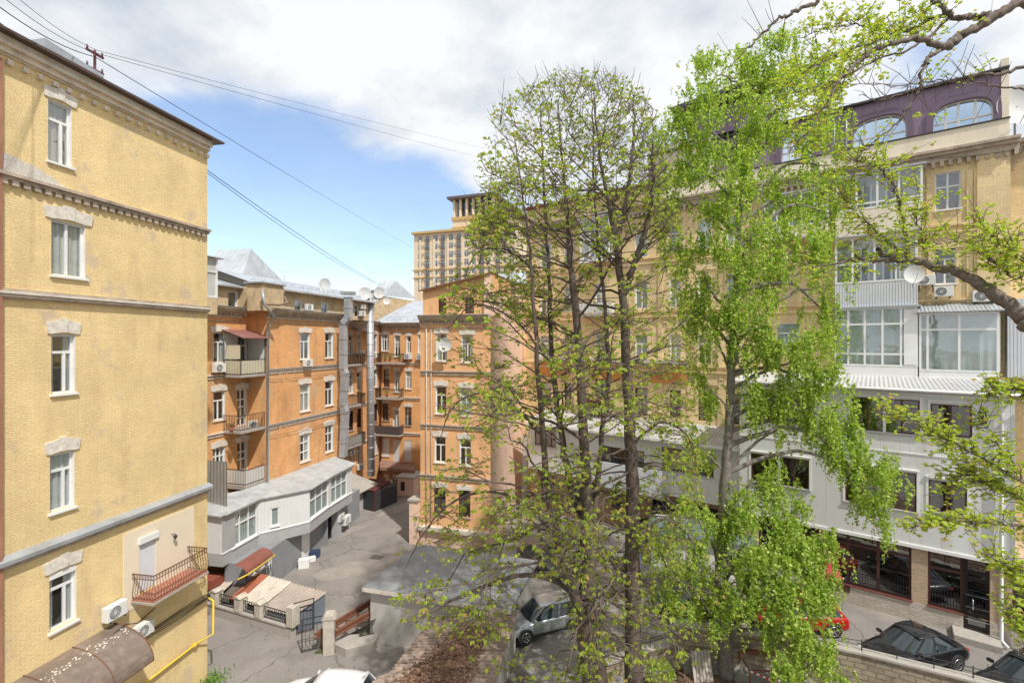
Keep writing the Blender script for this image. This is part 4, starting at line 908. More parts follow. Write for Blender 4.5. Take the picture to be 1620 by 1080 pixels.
# cream band and purple mansard
M_creamw = mat('cream_plaster', (.78, .70, .56), .9, var=.06, vscale=.8, fine=.05, dirt=(.45, .38, .28), dirt_amt=.35, dscale=.5, streak=True)
M_purple = mat('purple_sheet_mansard', (.25, .18, .25), .5, var=.08, vscale=.8, fine=.02, seams=(0, .55, .03, .5), bump=.03, metal=.15)
zc1 = FR.zat(1440, 219); zp = FR.zat(1470, 141)
up0 = FR.uat(1208); upR = FR.uat(1583)
MB().box(up0-8, uR1+.0, -.18, 4, zb+.07, zc1).build('cream_band', M_creamw, RR, FR.L(), bevel=.02)
MB().box(up0-8, uR1+.02, -.24, -.18, zc1-.03, zc1+.04).build('band_flashing', M_darkmetal, RR, FR.L())
def arch(px0, px1, pyt, pyb, n=14):
    u0, u1 = FR.uat(px0), FR.uat(px1); m = (px0+px1)/2; z0 = max(zc1+.05, FR.zat(m, pyb)); z1 = FR.zat(m, pyt); return u0, u1, z0, z1
arches = [arch(1476, 1572, 158, 211), arch(1349, 1434, 184, 236), arch(1236, 1284, 204, 256)]
def archpts(u0, u1, z0, z1, n=16, g=0.):
    c = (u0+u1)/2; r = (u1-u0)/2+g; zs = z0+(z1-z0)*.38; h = z1-zs+g; P = [(c-r, z0)]
    for i in range(n+1):
        a = math.pi-math.pi*i/n; ca, sa = math.cos(a), math.sin(a); e = .72
        P.append((c+r*math.copysign(abs(ca)**e, ca), zs+h*abs(sa)**e))
    P.append((c+r, z0)); return P
# mansard wall built round the arches
b = MB(); cur = up0-8
for (u0, u1, z0, z1) in sorted(arches):
    b.quad((cur, 0, zc1), (u0, 0, zc1), (u0, 0, zp), (cur, 0, zp)); P = archpts(u0, u1, z0, z1)
    for i in range(len(P)-1):
        (xa, za), (xb, zb_) = P[i], P[i+1]
        if xb-xa > 1e-4: b.quad((xa, 0, za), (xb, 0, zb_), (xb, 0, zp), (xa, 0, zp))
        b.quad((xa, 0, za), (xa, .4, za), (xb, .4, zb_), (xb, 0, zb_))
    b.quad((u0, 0, zc1), (u1, 0, zc1), (u1, 0, z0), (u0, 0, z0)); cur = u1
b.quad((cur, 0, zc1), (upR, 0, zc1), (upR, 0, zp), (cur, 0, zp)); b.quad((upR, 0, zc1), (upR, 5, zc1), (upR, 5, zp), (upR, 0, zp)); b.quad((up0-8, 0, zc1), (up0-8, 0, zp), (up0-8, 5, zp), (up0-8, 5, zc1))
ms = b.build('mansard', M_purple, RR, FR.L(), fixn=False)
for k, (u0, u1, z0, z1) in enumerate(arches):
    P = archpts(u0, u1, z0, z1); Q = archpts(u0, u1, z0, z1, g=.30); b = MB()
    for i in range(len(P)-1):
        a1, a2, b1, b2 = P[i], P[i+1], Q[i], Q[i+1]
        b.quad((a1[0], -.12, a1[1]), (a2[0], -.12, a2[1]), (b2[0], -.12, b2[1]), (b1[0], -.12, b1[1])); b.quad((b1[0], -.12, b1[1]), (b2[0], -.12, b2[1]), (b2[0], 0, b2[1]), (b1[0], 0, b1[1])); b.quad((a1[0], -.12, a1[1]), (a1[0], 0, a1[1]), (a2[0], 0, a2[1]), (a2[0], -.12, a2[1]))
    b.build('arch_surround', mat('purple_arch_trim', (.155, .11, .16), .5, var=.05, bump=0), RR, FR.L(), fixn=False)
    c = (u0+u1)/2; g = MB(); i0 = len(g.v); g.v += [(x, .25, z) for x, z in P]; g.f.append(tuple(range(len(P)))); g.sm.append(False)
    f = MB()
    for i in range(len(P)-1):
        (x1, z1_), (x2, z2_) = P[i], P[i+1]; f.beam((x1, .22, z1_), (x2, .22, z2_), .09, .12, up=(0, 1, 0))
    f.box(u0, u1, .17, .27, z0, z0+.09)
    for q in (.22, .44, .72):
        x = u0+(u1-u0)*q; top = max(z for (xx, z) in P if abs(xx-x) < (u1-u0)*.12); f.box(x-.05, x+.05, .175, .265, z0, top-.03)
    zm = z0+(z1-z0)*.32; f.box(u0+.03, u1-.03, .18, .26, zm-.04, zm+.04)
    w_ = f.build('arched_window', M_white, RR, FR.L()); g.build('glass', flat('sky_mirror_glass', (.62, .74, .86), .04, metal=1.), w_, T((0, 0, 0)))
MB().box(up0-8, upR+.3, -.3, 5, zp, zp+.12).build('mansard_roof', M_darkmetal, RR, FR.L())
MB().box(upR+.01, FR.uat(1596), -.1, 1.2, zc1+.003, zp+.6).build('cream_chimney', M_creamw, RR, FR.L())
b = MB()
for px in (1320, 1339): u = FR.uat(px, .1); b.tube([(u, -.1, zp-.1), (u, -.1, zc1-1.2)], .05, 6)
b.build('downpipe', M_tin, RR, FR.L())
# left part: cream attic + dark overhanging roof
ul0, ul1 = FR.uat(1045), FR.uat(1206); zl = FR.zat(1045, 232)
lw = (FR.uat(1118), FR.uat(1150), 0, 0); 
wl_ = [(FR.uat(1135), FR.uat(1165), zb+1.2, zb+3.2)]
wall(FR, 'cream_attic', ul0, up0-8.0-.01 if up0-8 > ul0 else ul0+.2, zbL-.2, zl, [], M_creamw, .3, thick=6, off=.0)
MB().box(ul0-.3, FR.uat(1130), -.02, 6, zbL+.003, zl).build('cream_attic', M_creamw, RR, FR.L())
zt1 = FR.zat(1150, 160)
MB().box(FR.uat(1085), FR.uat(1212), .4, 6, zl+.003, zt1).build('penthouse', M_purple, RR, FR.L())
MB().prism([(FR.uat(1085)-.8, zt1), (FR.uat(1195)+.4, zt1+.3), (FR.uat(1195)+.4, zt1+.6), (FR.uat(1085)-.8, zt1+.25)], -1.0, 6).build('penthouse_roof', flat('violet_dark_fascia', (.07, .055, .09), .5), RR, FR.L())
MB().box(uR0-.1, ul0-.3, -.4, 6, zbL, zbL+.15).build('roof_edge', M_rust, RR, FR.L())
# set-back strip right of the pillar
FR2 = Fac(FR.pt(uR1).xy-FR.n*.5, UR, RR)
wall(FR2, 'wall', 0, 9, 1, zb-.1, [], M_ochre, .3, thick=6); course(FR2, 'cornice', 0, 9, zb-.1, M_course, prof=((-.08, .06, .5), (-.25, -.08, .3)), dent=(.36, .16, .3, .25, -.25))
MB().quad((0, -.5, zb), (9, -.5, zb), (9, 4, zb+1), (0, 4, zb+1)).build('roof', M_tin, RR, FR2.L())
# ---- loggias ----
def loggia(px0, px1, pyt, pyb, off, vs, hs, base=None, label='', roof=None, wallp=None, side_m=None, inner=True, skip=()):
    u0, u1 = FR.uat(px0, off), FR.uat(px1, off); m = (px0+px1)/2; z0, z1 = FR.zat(m, pyb, off), FR.zat(m, pyt, off)
    par = MB(); 
    zz0 = z0 if base is None else FR.zat(m, base, off)
    par.box(u0, u1, -off, -off+.08, zz0-.0, z0+.02); par.box(u0-.05, u1+.05, -off-.05, 0, zz0-.14, zz0-.003)
    lo = par.build('loggia', wallp or M_creamw, RR, FR.L())
    lo['label'] = label
    f = MB(); t = .05; w, h = u1-u0, z1-z0
    for q in [0]+vs+[1]: x = u0+t+(w-2*t)*q; f.box(x-t, x+t, -off-.02, -off+.06, z0, z1)
    for q in [0]+hs+[1]: z = z0+t+(h-2*t)*q; f.box(u0, u1, -off-.015, -off+.055, z-t, z+t)
    for x in (u0+.04, u1-.04):
        f.box(x-.04, x+.04, -off+.062, -.02, z1-.1, z1); f.box(x-.04, x+.04, -off+.062, -.02, z0, z0+.1); f.box(x-.04, x+.04, -off/2-.04, -off/2+.04, z0+.1, z1-.1)
    f.build('frame', M_white, lo, T((0, 0, 0)))
    g = MB(); y = -off+.02; g.quad((u0, y, z0), (u1, y, z0), (u1, y, z1), (u0, y, z1))
    for x in (u0+.03, u1-.03): g.quad((x, y, z0), (x, 0, z0), (x, 0, z1), (x, y, z1))
    g.build('glass', M_glass, lo, T((0, 0, 0)), fixn=False)
    n = MB(); e = .05; n.box(u0+.06, u1-.06, -.06, -.02, z0, z1)
    n.build('inner_wall', mat('loggia_inner_wall', (.42, .42, .38), .85, var=.1, bump=0), lo, T((0, 0, 0)))
    n = MB(); n.box(u0+.02, u1-.02, -off+.1, -.0, z0-.02, z0+.0); n.build('floor', M_conc, lo, T((0, 0, 0)))
    if inner:
        d = MB(); x = u0+w*.3
        for xx in (u0+w*.22, u0+w*.60): d.box(xx, xx+w*.2, -.10, -.065, z0+.1, z0+h*.78)
        d.build('inner_door', M_dark, lo, T((0, 0, 0)))
        d = MB()
        for xx in (u0+w*.22, u0+w*.60):
            for q in (0, .5, 1): d.box(xx+w*.2*q-.05, xx+w*.2*q+.05, -.13, -.103, z0+.1, z0+h*.8)
        d.build('inner_frame', M_white, lo, T((0, 0, 0)))
        cu = MB(); 
        for k in range(int(w/.07)):
            xx = u0+.1+k*.07
            if True: cu.quad((xx, -off+.3+.02*math.sin(k*1.3), z0+.05), (xx+.07, -off+.3+.02*math.sin((k+1)*1.3), z0+.05), (xx+.07, -off+.3, z1-.1), (xx, -off+.3, z1-.1))
        if 'blind' in label: cu.build('blind', flat('pale_blind', (.60, .66, .63), .8), lo, T((0, 0, 0)), fixn=False)
    n = MB(); n.box(u0-.15, u1+.15, -off-.18, 0, z1+.003, z1+.09); n.build('loggia_roof', roof or M_tin, lo, T((0, 0, 0)))
    return lo, u0, u1, z0, z1
loggia(1322, 1460, 272, 328, 1.1, [.25, .5, .75], [.15], base=371, label='cream based loggia just under the mansard')
loggia(1209, 1311, 305, 358, 1.0, [.2, .4, .6, .8], [.5], base=372, label='white framed loggia half hidden by the weeping tree')
mprof = mat('white_ribbed_sheet', (.62, .64, .67), .5, var=.04, bump=0, seams=(0, .13, .03, .6), fine=.02)
loggia(1321, 1452, 372, 446, 1.1, [.22, .5, .76], [.42], base=483, label='loggia with white ribbed parapet', wallp=mprof)
loggia(1320, 1452, 487, 579, 1.3, [.17, .38, .6, .82], [.2, .73], base=594, label='tall blind-filled loggia above the tin roof', wallp=M_white)
b_, u0, u1, z0, z1 = loggia(1454, 1581, 494, 588, 1.3, [.1, .52], [.72], base=598, label='loggia with tin awning and blinds at the right', wallp=M_white)
lp = FR.uat(1430, 1.3); lq = FR.uat(1451, 1.3); zl0, zl1 = FR.zat(1440, 577, 1.3), FR.zat(1440, 489, 1.3)
MB().box(lp, lq, -1.34, -1.32, zl0, zl1).build('opaque_panel', M_white, RR, FR.L())
b = MB(); corrugated(b, (u0-.2, -1.6, z1+.05), (u1+.2, -1.6, z1+.05), (u1+.2, 0, z1+.55), (u0-.2, 0, z1+.55), 22, .02); b.build('tin_awning', M_rooftin, RR, FR.L())
loggia(918, 964, 345, 408, 1.0, [.33, .66], [.5], base=411, label='upper loggia behind the straight chestnut trunk', wallp=M_white)
for pya, pyb_ in ((437, 497),): 
    z = FR.zat(940, 497, 1); balcony(FR, FR.uat(915, 1), FR.uat(964, 1), z, 1.1, panel=M_white, label='white panelled balcony behind the chestnut')
z = FR.zat(940, 640, 1); balcony(FR, FR.uat(918, 1), FR.uat(962, 1), z-.3, 1.0, panel=flat('brown_planks', (.12, .05, .04), .7), label='brown planter balcony behind the chestnut', h=.7)
many('orange_frieze', [(FR.uat(a_), FR.uat(c_), -.12, 0, FR.zat(960, 600), FR.zat(960, 574)) for a_, c_ in ((850, 900), (938, 1000), (1030, 1086))], mat('orange_render', (.60, .27, .08), .9, var=.15), RR, FR.L()); MB().box(FR.uat(845, .6), FR.uat(1086, .6), -.6, 0, FR.zat(960, 572), FR.zat(960, 566)).build('ledge', M_coursel, RR, FR.L())
b = MB(); b.box(FR.uat(1594, .9), FR.uat(1594, .9)+4, -.9, .5, FR.zat(1605, 597, .9), FR.zat(1605, 473, .9)); b.build('white_bay', mprof, RR, FR.L())
ac(FR, 1493, 461, 'air conditioner below the lone window right of the ribbed loggia'); ac(FR, 1465, 443, 'air conditioner half hidden behind the large satellite dish'); ac(FR, 1557, 468, 'air conditioner behind the thick foreground branch at the right', sc_=1.1)
dish(fp(FR, 1446, 434, 2.2), (-.4, -1), .47, 'large white satellite dish beside the ribbed loggia')
dish(fp(FR2, 1612, 166, .2), (-.3, -1), 1.0, 'white satellite dish on the roof at the upper right edge')

# ================================================================== WHITE ANNEX (right, two storeys over shopfront)
zS = 2.0
FA = Fac(ray(1440, 540, 23.6), UR); RAR = mkroot('white_panelled_annex', FA, 'two-storey white panelled annex over a brown framed shopfront at the lower right', 'annex')
ua0, ua1 = FA.uat(1170), FA.uat(1606); ze = FA.zat(1440, 613); zbm = FA.zat(1440, 864)
rU = [FA.rect(1186, 1284, 618, 664), FA.rect(1347, 1455, 630, 683), FA.rect(1472, 1538, 640, 690)]
rL_ = [FA.rect(1188, 1280, 722, 767), FA.rect(1337, 1450, 742, 801), FA.rect(1469, 1530, 762, 812)]
M_panel = mat('white_panel_cladding', (.68, .69, .68), .6, var=.07, vscale=.5, fine=.02, seams=(0, 1.15, .012, .35), bump=0, dirt=(.44, .39, .33), dirt_amt=.45, dscale=.6, streak=True)
wall(FA, 'wall', ua0, ua1, zbm, ze, rU+rL_, M_panel, .2, thick=5.2)
for r in rU+rL_:
    wide = (r[1]-r[0]) > 2.6
    window(FA, r, '4' if wide else '2', fr=M_brownfr, curtain=rnd.choice(['none', 'none', 'net']), reveal=False, inset=.05, sill=True, glass=M_glassd)
    b = MB(); a_, c_, d_, e_ = r
    b.box(a_-.1, a_-.003, -.03, .0, d_-.1, e_+.1); b.box(c_+.003, c_+.1, -.03, .0, d_-.1, e_+.1); b.box(a_-.1, c_+.1, -.09, .0, e_+.102, e_+.17)
    if wide: b.box((a_+c_)/2-.06, (a_+c_)/2+.06, -.0, .04, d_, e_)
    b.build('window_trim', M_white, RAR, FA.L())
b = MB(); zm = FA.zat(1440, 717); b.box(ua0, ua1, -.03, -.0, zm-.03, zm+.03); b.box(ua0, ua1, -.06, .1, zbm-.02, zbm+.14); b.box(ua0, ua1, -.05, -.0, ze-.35, ze-.28); b.build('trim', M_white, RAR, FA.L())
b = MB(); corrugated(b, (ua0-.3, -.45, ze-.02), (ua1+.25, -.45, ze-.02), (ua1+.1, 3.9, ze+.30), (ua0-.3, 3.9, ze+.30), 62, .035, per=6, rows=2)
b.build('corrugated_roof', mat('white_corrugated_tin', (.60, .60, .60), .4, var=.1, vscale=1.5, metal=.2, bump=0, dirt=(.4, .33, .26), dirt_amt=.5, dscale=1), RAR, FA.L())
b = MB(); b.tube([(ua0-.3, -.5, ze-.08), (ua1+.2, -.5, ze-.08)], .07, 8); b.build('gutter', M_white, RAR, FA.L())
b = MB()
for u in (ua1-.45, ua1+.35): b.tube([(u, -.5, ze-.1), (u, -.14, ze-.5), (u, -.14, zS+.3), (u+.2, -.3, zS+.1)], .07, 8)
b.build('downpipe', M_white, RAR, FA.L())
# shopfront
so_ = -.25   # glass set back
shop = [FA.rect(1312, 1442, 851, 933), FA.rect(1468, 1567, 875, 975)]
b0, b1 = zbm-.003, 0
zg0 = FA.zat(1377, 936); zd0 = FA.zat(1545, 991)
M_shopbrick = mat('tan_cladding_brick', (.50, .34, .21), .85, var=.1, fine=.08, brick=(.25, .075, (.60, .55, .48), .95, .35), bump=.2)
M_plinth = mat('pale_stone_plinth', (.56, .50, .43), .9, var=.1, fine=.08, brick=(.45, .12, (.36, .32, .27), .6, .4), bump=.6, dirt=(.3, .27, .23), dirt_amt=.4)
FAg = Fac(FA.A-FA.n*.12, UR, RAR)
h1 = (FAg.uat(1310), FAg.uat(1442), zg0, b0); h2 = (FAg.uat(1468), FAg.uat(1566), zg0-.3, b0); h3 = (FAg.uat(1200), FAg.uat(1296), zg0, b0); h4 = (FAg.uat(1602), FAg.uat(1602)+3, zg0-.5, b0)
ud = FAg.uat(1524)
holes = [h1, (h2[0], ud, h2[2], b0), (ud, h2[1], zd0, b0), h3, h4]
wall(FAg, 'shopfront_wall', ua0, ua1+4, zg0+.005, b0, [h1, (h2[0], ud, zg0+.005, b0), (ud, h2[1], zg0+.005, b0), h3, h4], M_shopbrick, .25, thick=4)
MB().box(ua0, ud-.0, -.03+.12, 4, 0, zg0+.004).build('plinth', M_plinth, RAR, FA.L()) if False else None
bpl = MB(); bpl.box(ua0, ud, -.035, 3.9, -.5, zg0); bpl.box(h2[1], ua1+4, -.035, 3.9, -.5, zg0); bpl.box(ud, h2[1], .3, 3.9, -.5, zg0); bpl.build('plinth', M_plinth, RAR, FAg.L())
b = MB(); b.box(h1[0]-.1, h1[1]+.05, -.09, .1, zg0+.001, zg0+.06); b.box(h2[0]-.03, ud, -.09, .1, zg0+.001, zg0+.06); b.build('sill', flat('red_brown_sill', (.20, .07, .055), .6), RAR, FAg.L())
for i, hq in enumerate((h1, (h2[0], ud, zg0+.05, b0), h3, h4)):
    window(FAg, (hq[0], hq[1], zg0+.06, hq[3]), 'shop2' if i in (0, 2, 3) else 'top1', fr=M_brownfr, glass=M_glassd, sill=False, curtain='none', reveal=False, inset=.12, fw=.1, name='shop_window')
# door
dz0 = zS+.35
dq = window(FAg, (ud+.02, h2[1], dz0, b0), 'shopdoor', fr=flat('black_door_frame', (.02, .015, .015), .35), glass=M_glassd, sill=False, curtain='none', reveal=False, inset=.05, fw=.14, name='shop_door')
b = MB(); b.tube([(.3, -.02, .9), (.3, -.12, .95), (.3, -.12, 1.35), (.3, -.02, 1.4)], .025, 6)
many('crossbar', [(.05, 1.0, .0, .02, zq, zq+.03) for zq in (.4, .95, 1.5)], flat('chrome', (.7, .7, .7), .2, .9), dq); b.build('handle', flat('chrome', (.7, .7, .7), .2, .9), dq, T((0, 0, 0)))
# window grilles (iron bars in front of lower panes)
b = MB()
for (a_, c_) in ((h1[0]+.05, h1[1]-.05), (h2[0]+.05, ud-.05), (ud+.2, h2[1]-.2)):
    for k in range(int((c_-a_)/.11)+1): x = a_+k*.11; b.box(x-.008, x+.008, -.02, -.004, zg0+.1, zg0+1.0+.05*math.cos(k*.5))
    for zq in (.18, .62, 1.25): b.box(a_, c_, -.035, -.02, zg0+zq, zg0+zq+.025)
b.build('window_grille', M_darkmetal, RAR, FAg.L())
MB().box(ud-.4, h2[1]+.3, -1.0, -.036, zS-.3, zS+.30).build('door_step', M_conc, RAR, FAg.L(), bevel=.02)
MB().box(FAg.uat(1324), FAg.uat(1345), -.06, -.036, zS+.55, zS+.95).build('vent_grille', flat('brown_vent', (.10, .05, .03), .7), RAR, FAg.L())
# ---- far left part of the annex
FB = Fac(ray(1170, 540, 30.5), UR); RB = mkroot('low_white_annex', FB, 'long low white annex over brown ground floor, behind the chestnut and birch trunks', 'annex')
v0, v1 = FB.uat(836), FB.uat(1172); zbe, zbb = 8.9, 5.0
rB = [FB.rect(1047, 1129, 712, 748), FB.rect(951, 1019, 709, 738), FB.rect(846, 880, 672, 705)]
wall(FB, 'wall', v0, v1, zbb, zbe, rB, M_panel, .2, thick=4)
for r in rB: window(FB, r, '4', fr=M_brownfr, curtain='net', reveal=False, inset=.05, glass=M_glassd)
MB().box(FB.uat(948, .9), FB.uat(1046, .9), -.9, -.8, FB.zat(1000, 779, .9), FB.zat(1000, 738, .9)).build('balcony_parapet', mat('bluish_white_panels', (.62, .66, .70), .5, var=.03, bump=0, seams=(0, .9, .015, .3)), RB, FB.L())
MB().box(FB.uat(948, .9), FB.uat(1046, .9), -.8, 0, FB.zat(1000, 779, .9)-.15, FB.zat(1000, 779, .9)).build('balcony_slab', M_conc, RB, FB.L())
b = MB(); corrugated(b, (v0, -.5, zbe), (v1, -.5, zbe), (v1, 3.2, zbe+.8), (v0, 3.2, zbe+.8), 70, .03); b.build('corrugated_roof', mat('grey_corrugated_tin', (.50, .49, .47), .5, var=.15, metal=.2, bump=0, dirt=(.35, .3, .25), dirt_amt=.5), RB, FB.L())
MB().box(v0, v1, -.55, -.5, zbe-.15, zbe+.03).build('gutter', M_white, RB, FB.L())
ghs = [(v0+1+k*3.2, v0+3.2+k*3.2, 2.2, 4.6) for k in range(7)]
wall(FB, 'ground_floor_wall', v0, v1, .5, zbb, ghs, mat('brown_ground_floor', (.36, .22, .13), .85, var=.15, dirt=(.16, .1, .07), dirt_amt=.5, dscale=.5), .25, thick=4, off=-.4)
for g_ in ghs: window(FB, g_, 'old', fr=M_brownfr, glass=M_glassd, off=-.4, sill=False, reveal=False, curtain='none')
# low white garage with teal roof
FT = Fac(gpt(1030, 893), Vector((.93, -.37))); RT = mkroot('white_garage', FT, 'low white garage with sloping teal roof behind the grey birch trunk', 'garage', z=0)
tg = FT.uat(1190)
wall(FT, 'wall', 0, tg, 1, 4.1, [(tg-1.6, tg-.5, 2.2, 3.3)], mat('white_garage_wall', (.66, .66, .66), .8, var=.06, dirt=(.45, .43, .4), dirt_amt=.35), .2, thick=3)
window(FT, (tg-1.6, tg-.5, 2.2, 3.3), '2', fr=M_brownfr, sill=False, curtain='none')
b = MB(); corrugated(b, (-.2, -.4, 4.12), (tg+.2, -.4, 4.12), (tg+.2, 1.6, 4.4), (-.2, 1.6, 4.4), 30, .02); b.build('roof', mat('teal_tin', (.12, .17, .17), .85, var=.15, bump=0), RT)

# ================================================================== HOTEL TOWER
FHt = Fac(ray(655, 540, 184), Vector((.945, -.327))); RH_ = mkroot('stone_hotel_tower', FHt, 'distant pale stone hotel tower with colonnaded rooftop pavilion', 'tower')
hu1 = FHt.uat(817); ht = FHt.zat(655, 370)
M_hstone = mat('pale_hotel_stone', (.72, .59, .42), .9, var=.05, vscale=.1, fine=.03, bump=0, seams=(1, 1.2, .06, .5))
M_horn = flat('ochre_hotel_band', (.52, .36, .15), .8)
MB().box(0, hu1, 0, 30, -5, ht).build('tower_wall', M_hstone, RH_)
b = MB()
for k, (py, h) in enumerate(((370, .8), (428, .5), (440, .35))): z = FHt.zat(655, py); b.box(-.5, hu1+.5, -.4-(.8 if k == 0 else 0), 30.5, z-h/2, z+h/2)
b.build('ochre_band', M_horn, RH_)
b = MB()
many('pier', [(u-.45, u+.45, -.25, 0, -5, ht-2.6) for u in [2.8+k*5.8 for k in range(7)]], M_hstone, RH_)
wb = MB().box(-.75, .75, -.1, .3, 0, 2.0); n = 0
cols = [FHt.uat(640+x/4.154) for x in (103, 152, 203, 253, 305, 357, 408, 458, 510, 562, 615, 668, 705)]
rows = [FHt.zat(655, 260+y/4.154) for y in (515, 565, 622, 676, 731, 783, 830)]
first = None; fb = None; ff = None; hwg = flat('hotel_window_glass', (.10, .13, .17), .15, spec=.8)
for ci, u in enumerate(cols):
    for z in rows:
        if first is None:
            first = wb.build('window', hwg, RH_, T((u, 0, z))); f = MB(); f.box(-.05, .05, -.14, -.11, 0, 2.0); f.box(-.75, .75, -.14, -.11, 1.3, 1.4); ff = f.build('mullion', M_white, first, T((0, 0, 0)))
            q = MB(); q.box(-.95, .95, -1.0, -.1, -.4, -.25)
            for x_ in np.linspace(-.9, .9, 9): q.box(x_-.04, x_+.04, -1.0, -.93, -.25, .55)
            q.box(-.95, .95, -1.02, -.92, .5, .6); fb = q.build('balcony', flat('hotel_balcony', (.16, .13, .12), .8), RH_, T((cols[1], 0, rows[0])))
        else: wq = share('window', first, RH_, T((u, 0, z))); share('mullion', ff, wq, T((0, 0, 0)))
        if ci in (1, 3, 5, 8, 10) and not (ci == 1 and z == rows[0]): share('balcony', fb, RH_, T((u, 0, z)))
# pavilion
a0, a1 = FHt.uat(716, -6), FHt.uat(781, -6); zA, zB, zC = FHt.zat(748, 362, -6), FHt.zat(748, 341, -6), FHt.zat(748, 313, -6)
dp = 42
MB().box(a0, a1, 6, 6+dp, ht, zB).build('pavilion_base', M_hstone, RH_)
b = MB(); b.box(a0-.4, a1+.4, 5.6, 6.4+dp, zB-1.3, zB-.1); b.box(a0-.3, a1+.3, 5.7, 6.3+dp, zB-4.4, zB-3.8); b.build('ochre_band', M_horn, RH_)
MB().box(a0+1.5, a1-1.5, 7.5, 4.5+dp, zB, zC).build('pavilion_glass', flat('pavilion_dark_glass', (.06, .08, .11), .1, spec=.8), RH_)
b = MB()
for k in range(7): u = a0+.5+(a1-a0-1)*k/6; b.box(u-.45, u+.45, 6.1, 7.0, zB, zC)
for k in range(1, 16): y = 6.5+(dp-1)*k/15; b.box(a1-.95, a1-.05, y-.45, y+.45, zB, zC); b.box(a0+.05, a0+.95, y-.45, y+.45, zB, zC)
b.build('column', M_hstone, RH_)
MB().box(a0-1.6, a1+1.6, 4.3, 7.7+dp, zC+.002, zC+.9).build('pavilion_roof', flat('dark_tin_eaves', (.12, .10, .11), .6), RH_)
b = MB(); b.box(a0-10, a0-.1, 8, 20, ht, ht+1.5); b.box(a1+.1, hu1-1, 8, 20, ht, ht+1.5); b.build('roof_plant', flat('dark_red_tin', (.22, .07, .05), .7), RH_)
# ================================================================== pyramid tin roofs behind the orange house
def pyr(name, corners_px, apex_px, d, label, base_z=None):
    P = [ray(x, y, d+dd_) for (x, y, dd_) in corners_px]; A = [ray(x, y, d+dd_) for (x, y, dd_) in apex_px]
    o = empty(name, (P[0].x, P[0].y, P[0].z-5), 0, label, 'roof turret'); off = Vector((P[0].x, P[0].y, P[0].z-5))
    b = MB(); q = [p-off for p in P]; a = [p-off for p in A]
    b.quad(q[0], q[1], a[1], a[0]); b.quad(q[1], q[2], a[1]); b.quad(q[2], q[3], a[0], a[1]); b.quad(q[3], q[0], a[0]); b.build('tin_roof', M_rooftin, o, T((0, 0, 0)))
    c = sum(q, Vector())/4; b = MB(); b.slab([((p.x-c.x)*.93+c.x, (p.y-c.y)*.93+c.y) for p in q], 0, 4.99); b.build('brick_base', M_attic, o, T((0, 0, 0)))
    return o
pyr('pyramid_roof_turret', [(330, 439, 0), (383, 439, 0), (450, 447, 9), (360, 441, 9)], [(341, 396, 4), (397, 393, 4)], 48, 'big shiny metal pyramid roof behind the left end of the orange house')
pyr('pyramid_roof_turret', [(584, 468, 0), (606, 468, 0), (659, 473, 8), (600, 466, 8)], [(605, 441, 4), (627, 444, 4)], 64, 'small ribbed metal pyramid roof below the hotel tower')
pv = ray(810, 470, 78)
bv = empty('tin_roofed_house', (pv.x, pv.y, 0), 0, 'low tin roofed house between the hotel tower and the gabled block', 'house')
b = MB(); b.box(-4, 6, 0, 14, 0, 24.6); b.build('wall', M_orange2, bv, T((0, 0, 0))); b = MB(); b.quad((-4.3, -.4, 24.5), (6.2, -.4, 24.5), (5, 5, 27.5), (-2, 5, 27.5)); b.quad((6.2, -.4, 24.5), (6.2, 14, 24.5), (5, 5, 27.5)); b.quad((-4.3, -.4, 24.5), (-2, 5, 27.5), (-4.3, 14, 24.5)); b.build('roof', M_rooftin, bv, T((0, 0, 0)))
dish(ray(514, 451, 42.5), (-.2, -1), .62, 'big round satellite dish on the ridge of the orange house')
for px, py, r_, d_, l in ((600, 463, .55, 48, 'satellite dish left of the small pyramid roof, highest of its cluster'), (577, 464, .6, 46.5, 'satellite dish just left of the round duct top'), (612, 476, .42, 56, 'small dish on the brick below the small pyramid roof'), (592, 472, .45, 48, 'satellite dish right beside the round duct below its cowl')):
    dish(ray(px, py, d_), (.1, -1), r_, l)
# ================================================================== GROUND
def h_all(x, y):
    h = hstreet(x, y)
    if inpoly(x, y, GARD): h -= .95
    return h
def grid(name, x0, x1, y0, y1, st, hf, m, kind='structure'):
    nx, ny = int((x1-x0)/st)+1, int((y1-y0)/st)+1; v = []; f = []
    for j in range(ny):
        for i in range(nx): x = x0+i*st; y = y0+j*st; v.append((x, y, hf(x, y)))
    for j in range(ny-1):
        for i in range(nx-1): a = j*nx+i; f.append((a, a+1, a+nx+1, a+nx))
    me = bpy.data.meshes.new(name); me.from_pydata(v, [], f); me.materials.append(m); boxuv(me); me.polygons.foreach_set('use_smooth', [True]*len(f))
    o = bpy.data.objects.new(name, me); col.objects.link(o); o['kind'] = kind; return o
M_asph = mat('old_asphalt', (.245, .225, .205), .93, var=.10, vscale=.35, fine=.25, bump=.9, bscale=30, patch=((.30, .26, .225), .56, .22, .6), dirt=(.14, .13, .12), dirt_amt=.55, dscale=.3, cracks=.2)
grid('courtyard_ground', -34, 40, 2, 76, .5, h_all, M_asph)
b = MB(); b.quad((-900, -900, -.6), (900, -900, -.6), (900, 900, -.6), (-900, 900, -.6)); tag(b.build('ground', M_asph), kind='structure')
M_soil = mat('garden_soil', (.15, .10, .07), .97, var=.25, vscale=1.5, fine=.4, bump=3, bscale=14, patch=((.24, .17, .11), .5, .9, .7), dirt=(.06, .045, .03), dirt_amt=.5, dscale=.8)
tag(MB().slab([(x, y) for x, y in [(4.0, 20.15), (7.2, 21.5), (11.9, 20.4), (14.2, 19.5), (17.2, 17.9), (22.9, 14.5), (22.9, 2), (2.05, 2), (2.05, 18)]], .2, 1.12).build('garden_soil', M_soil), kind='structure')
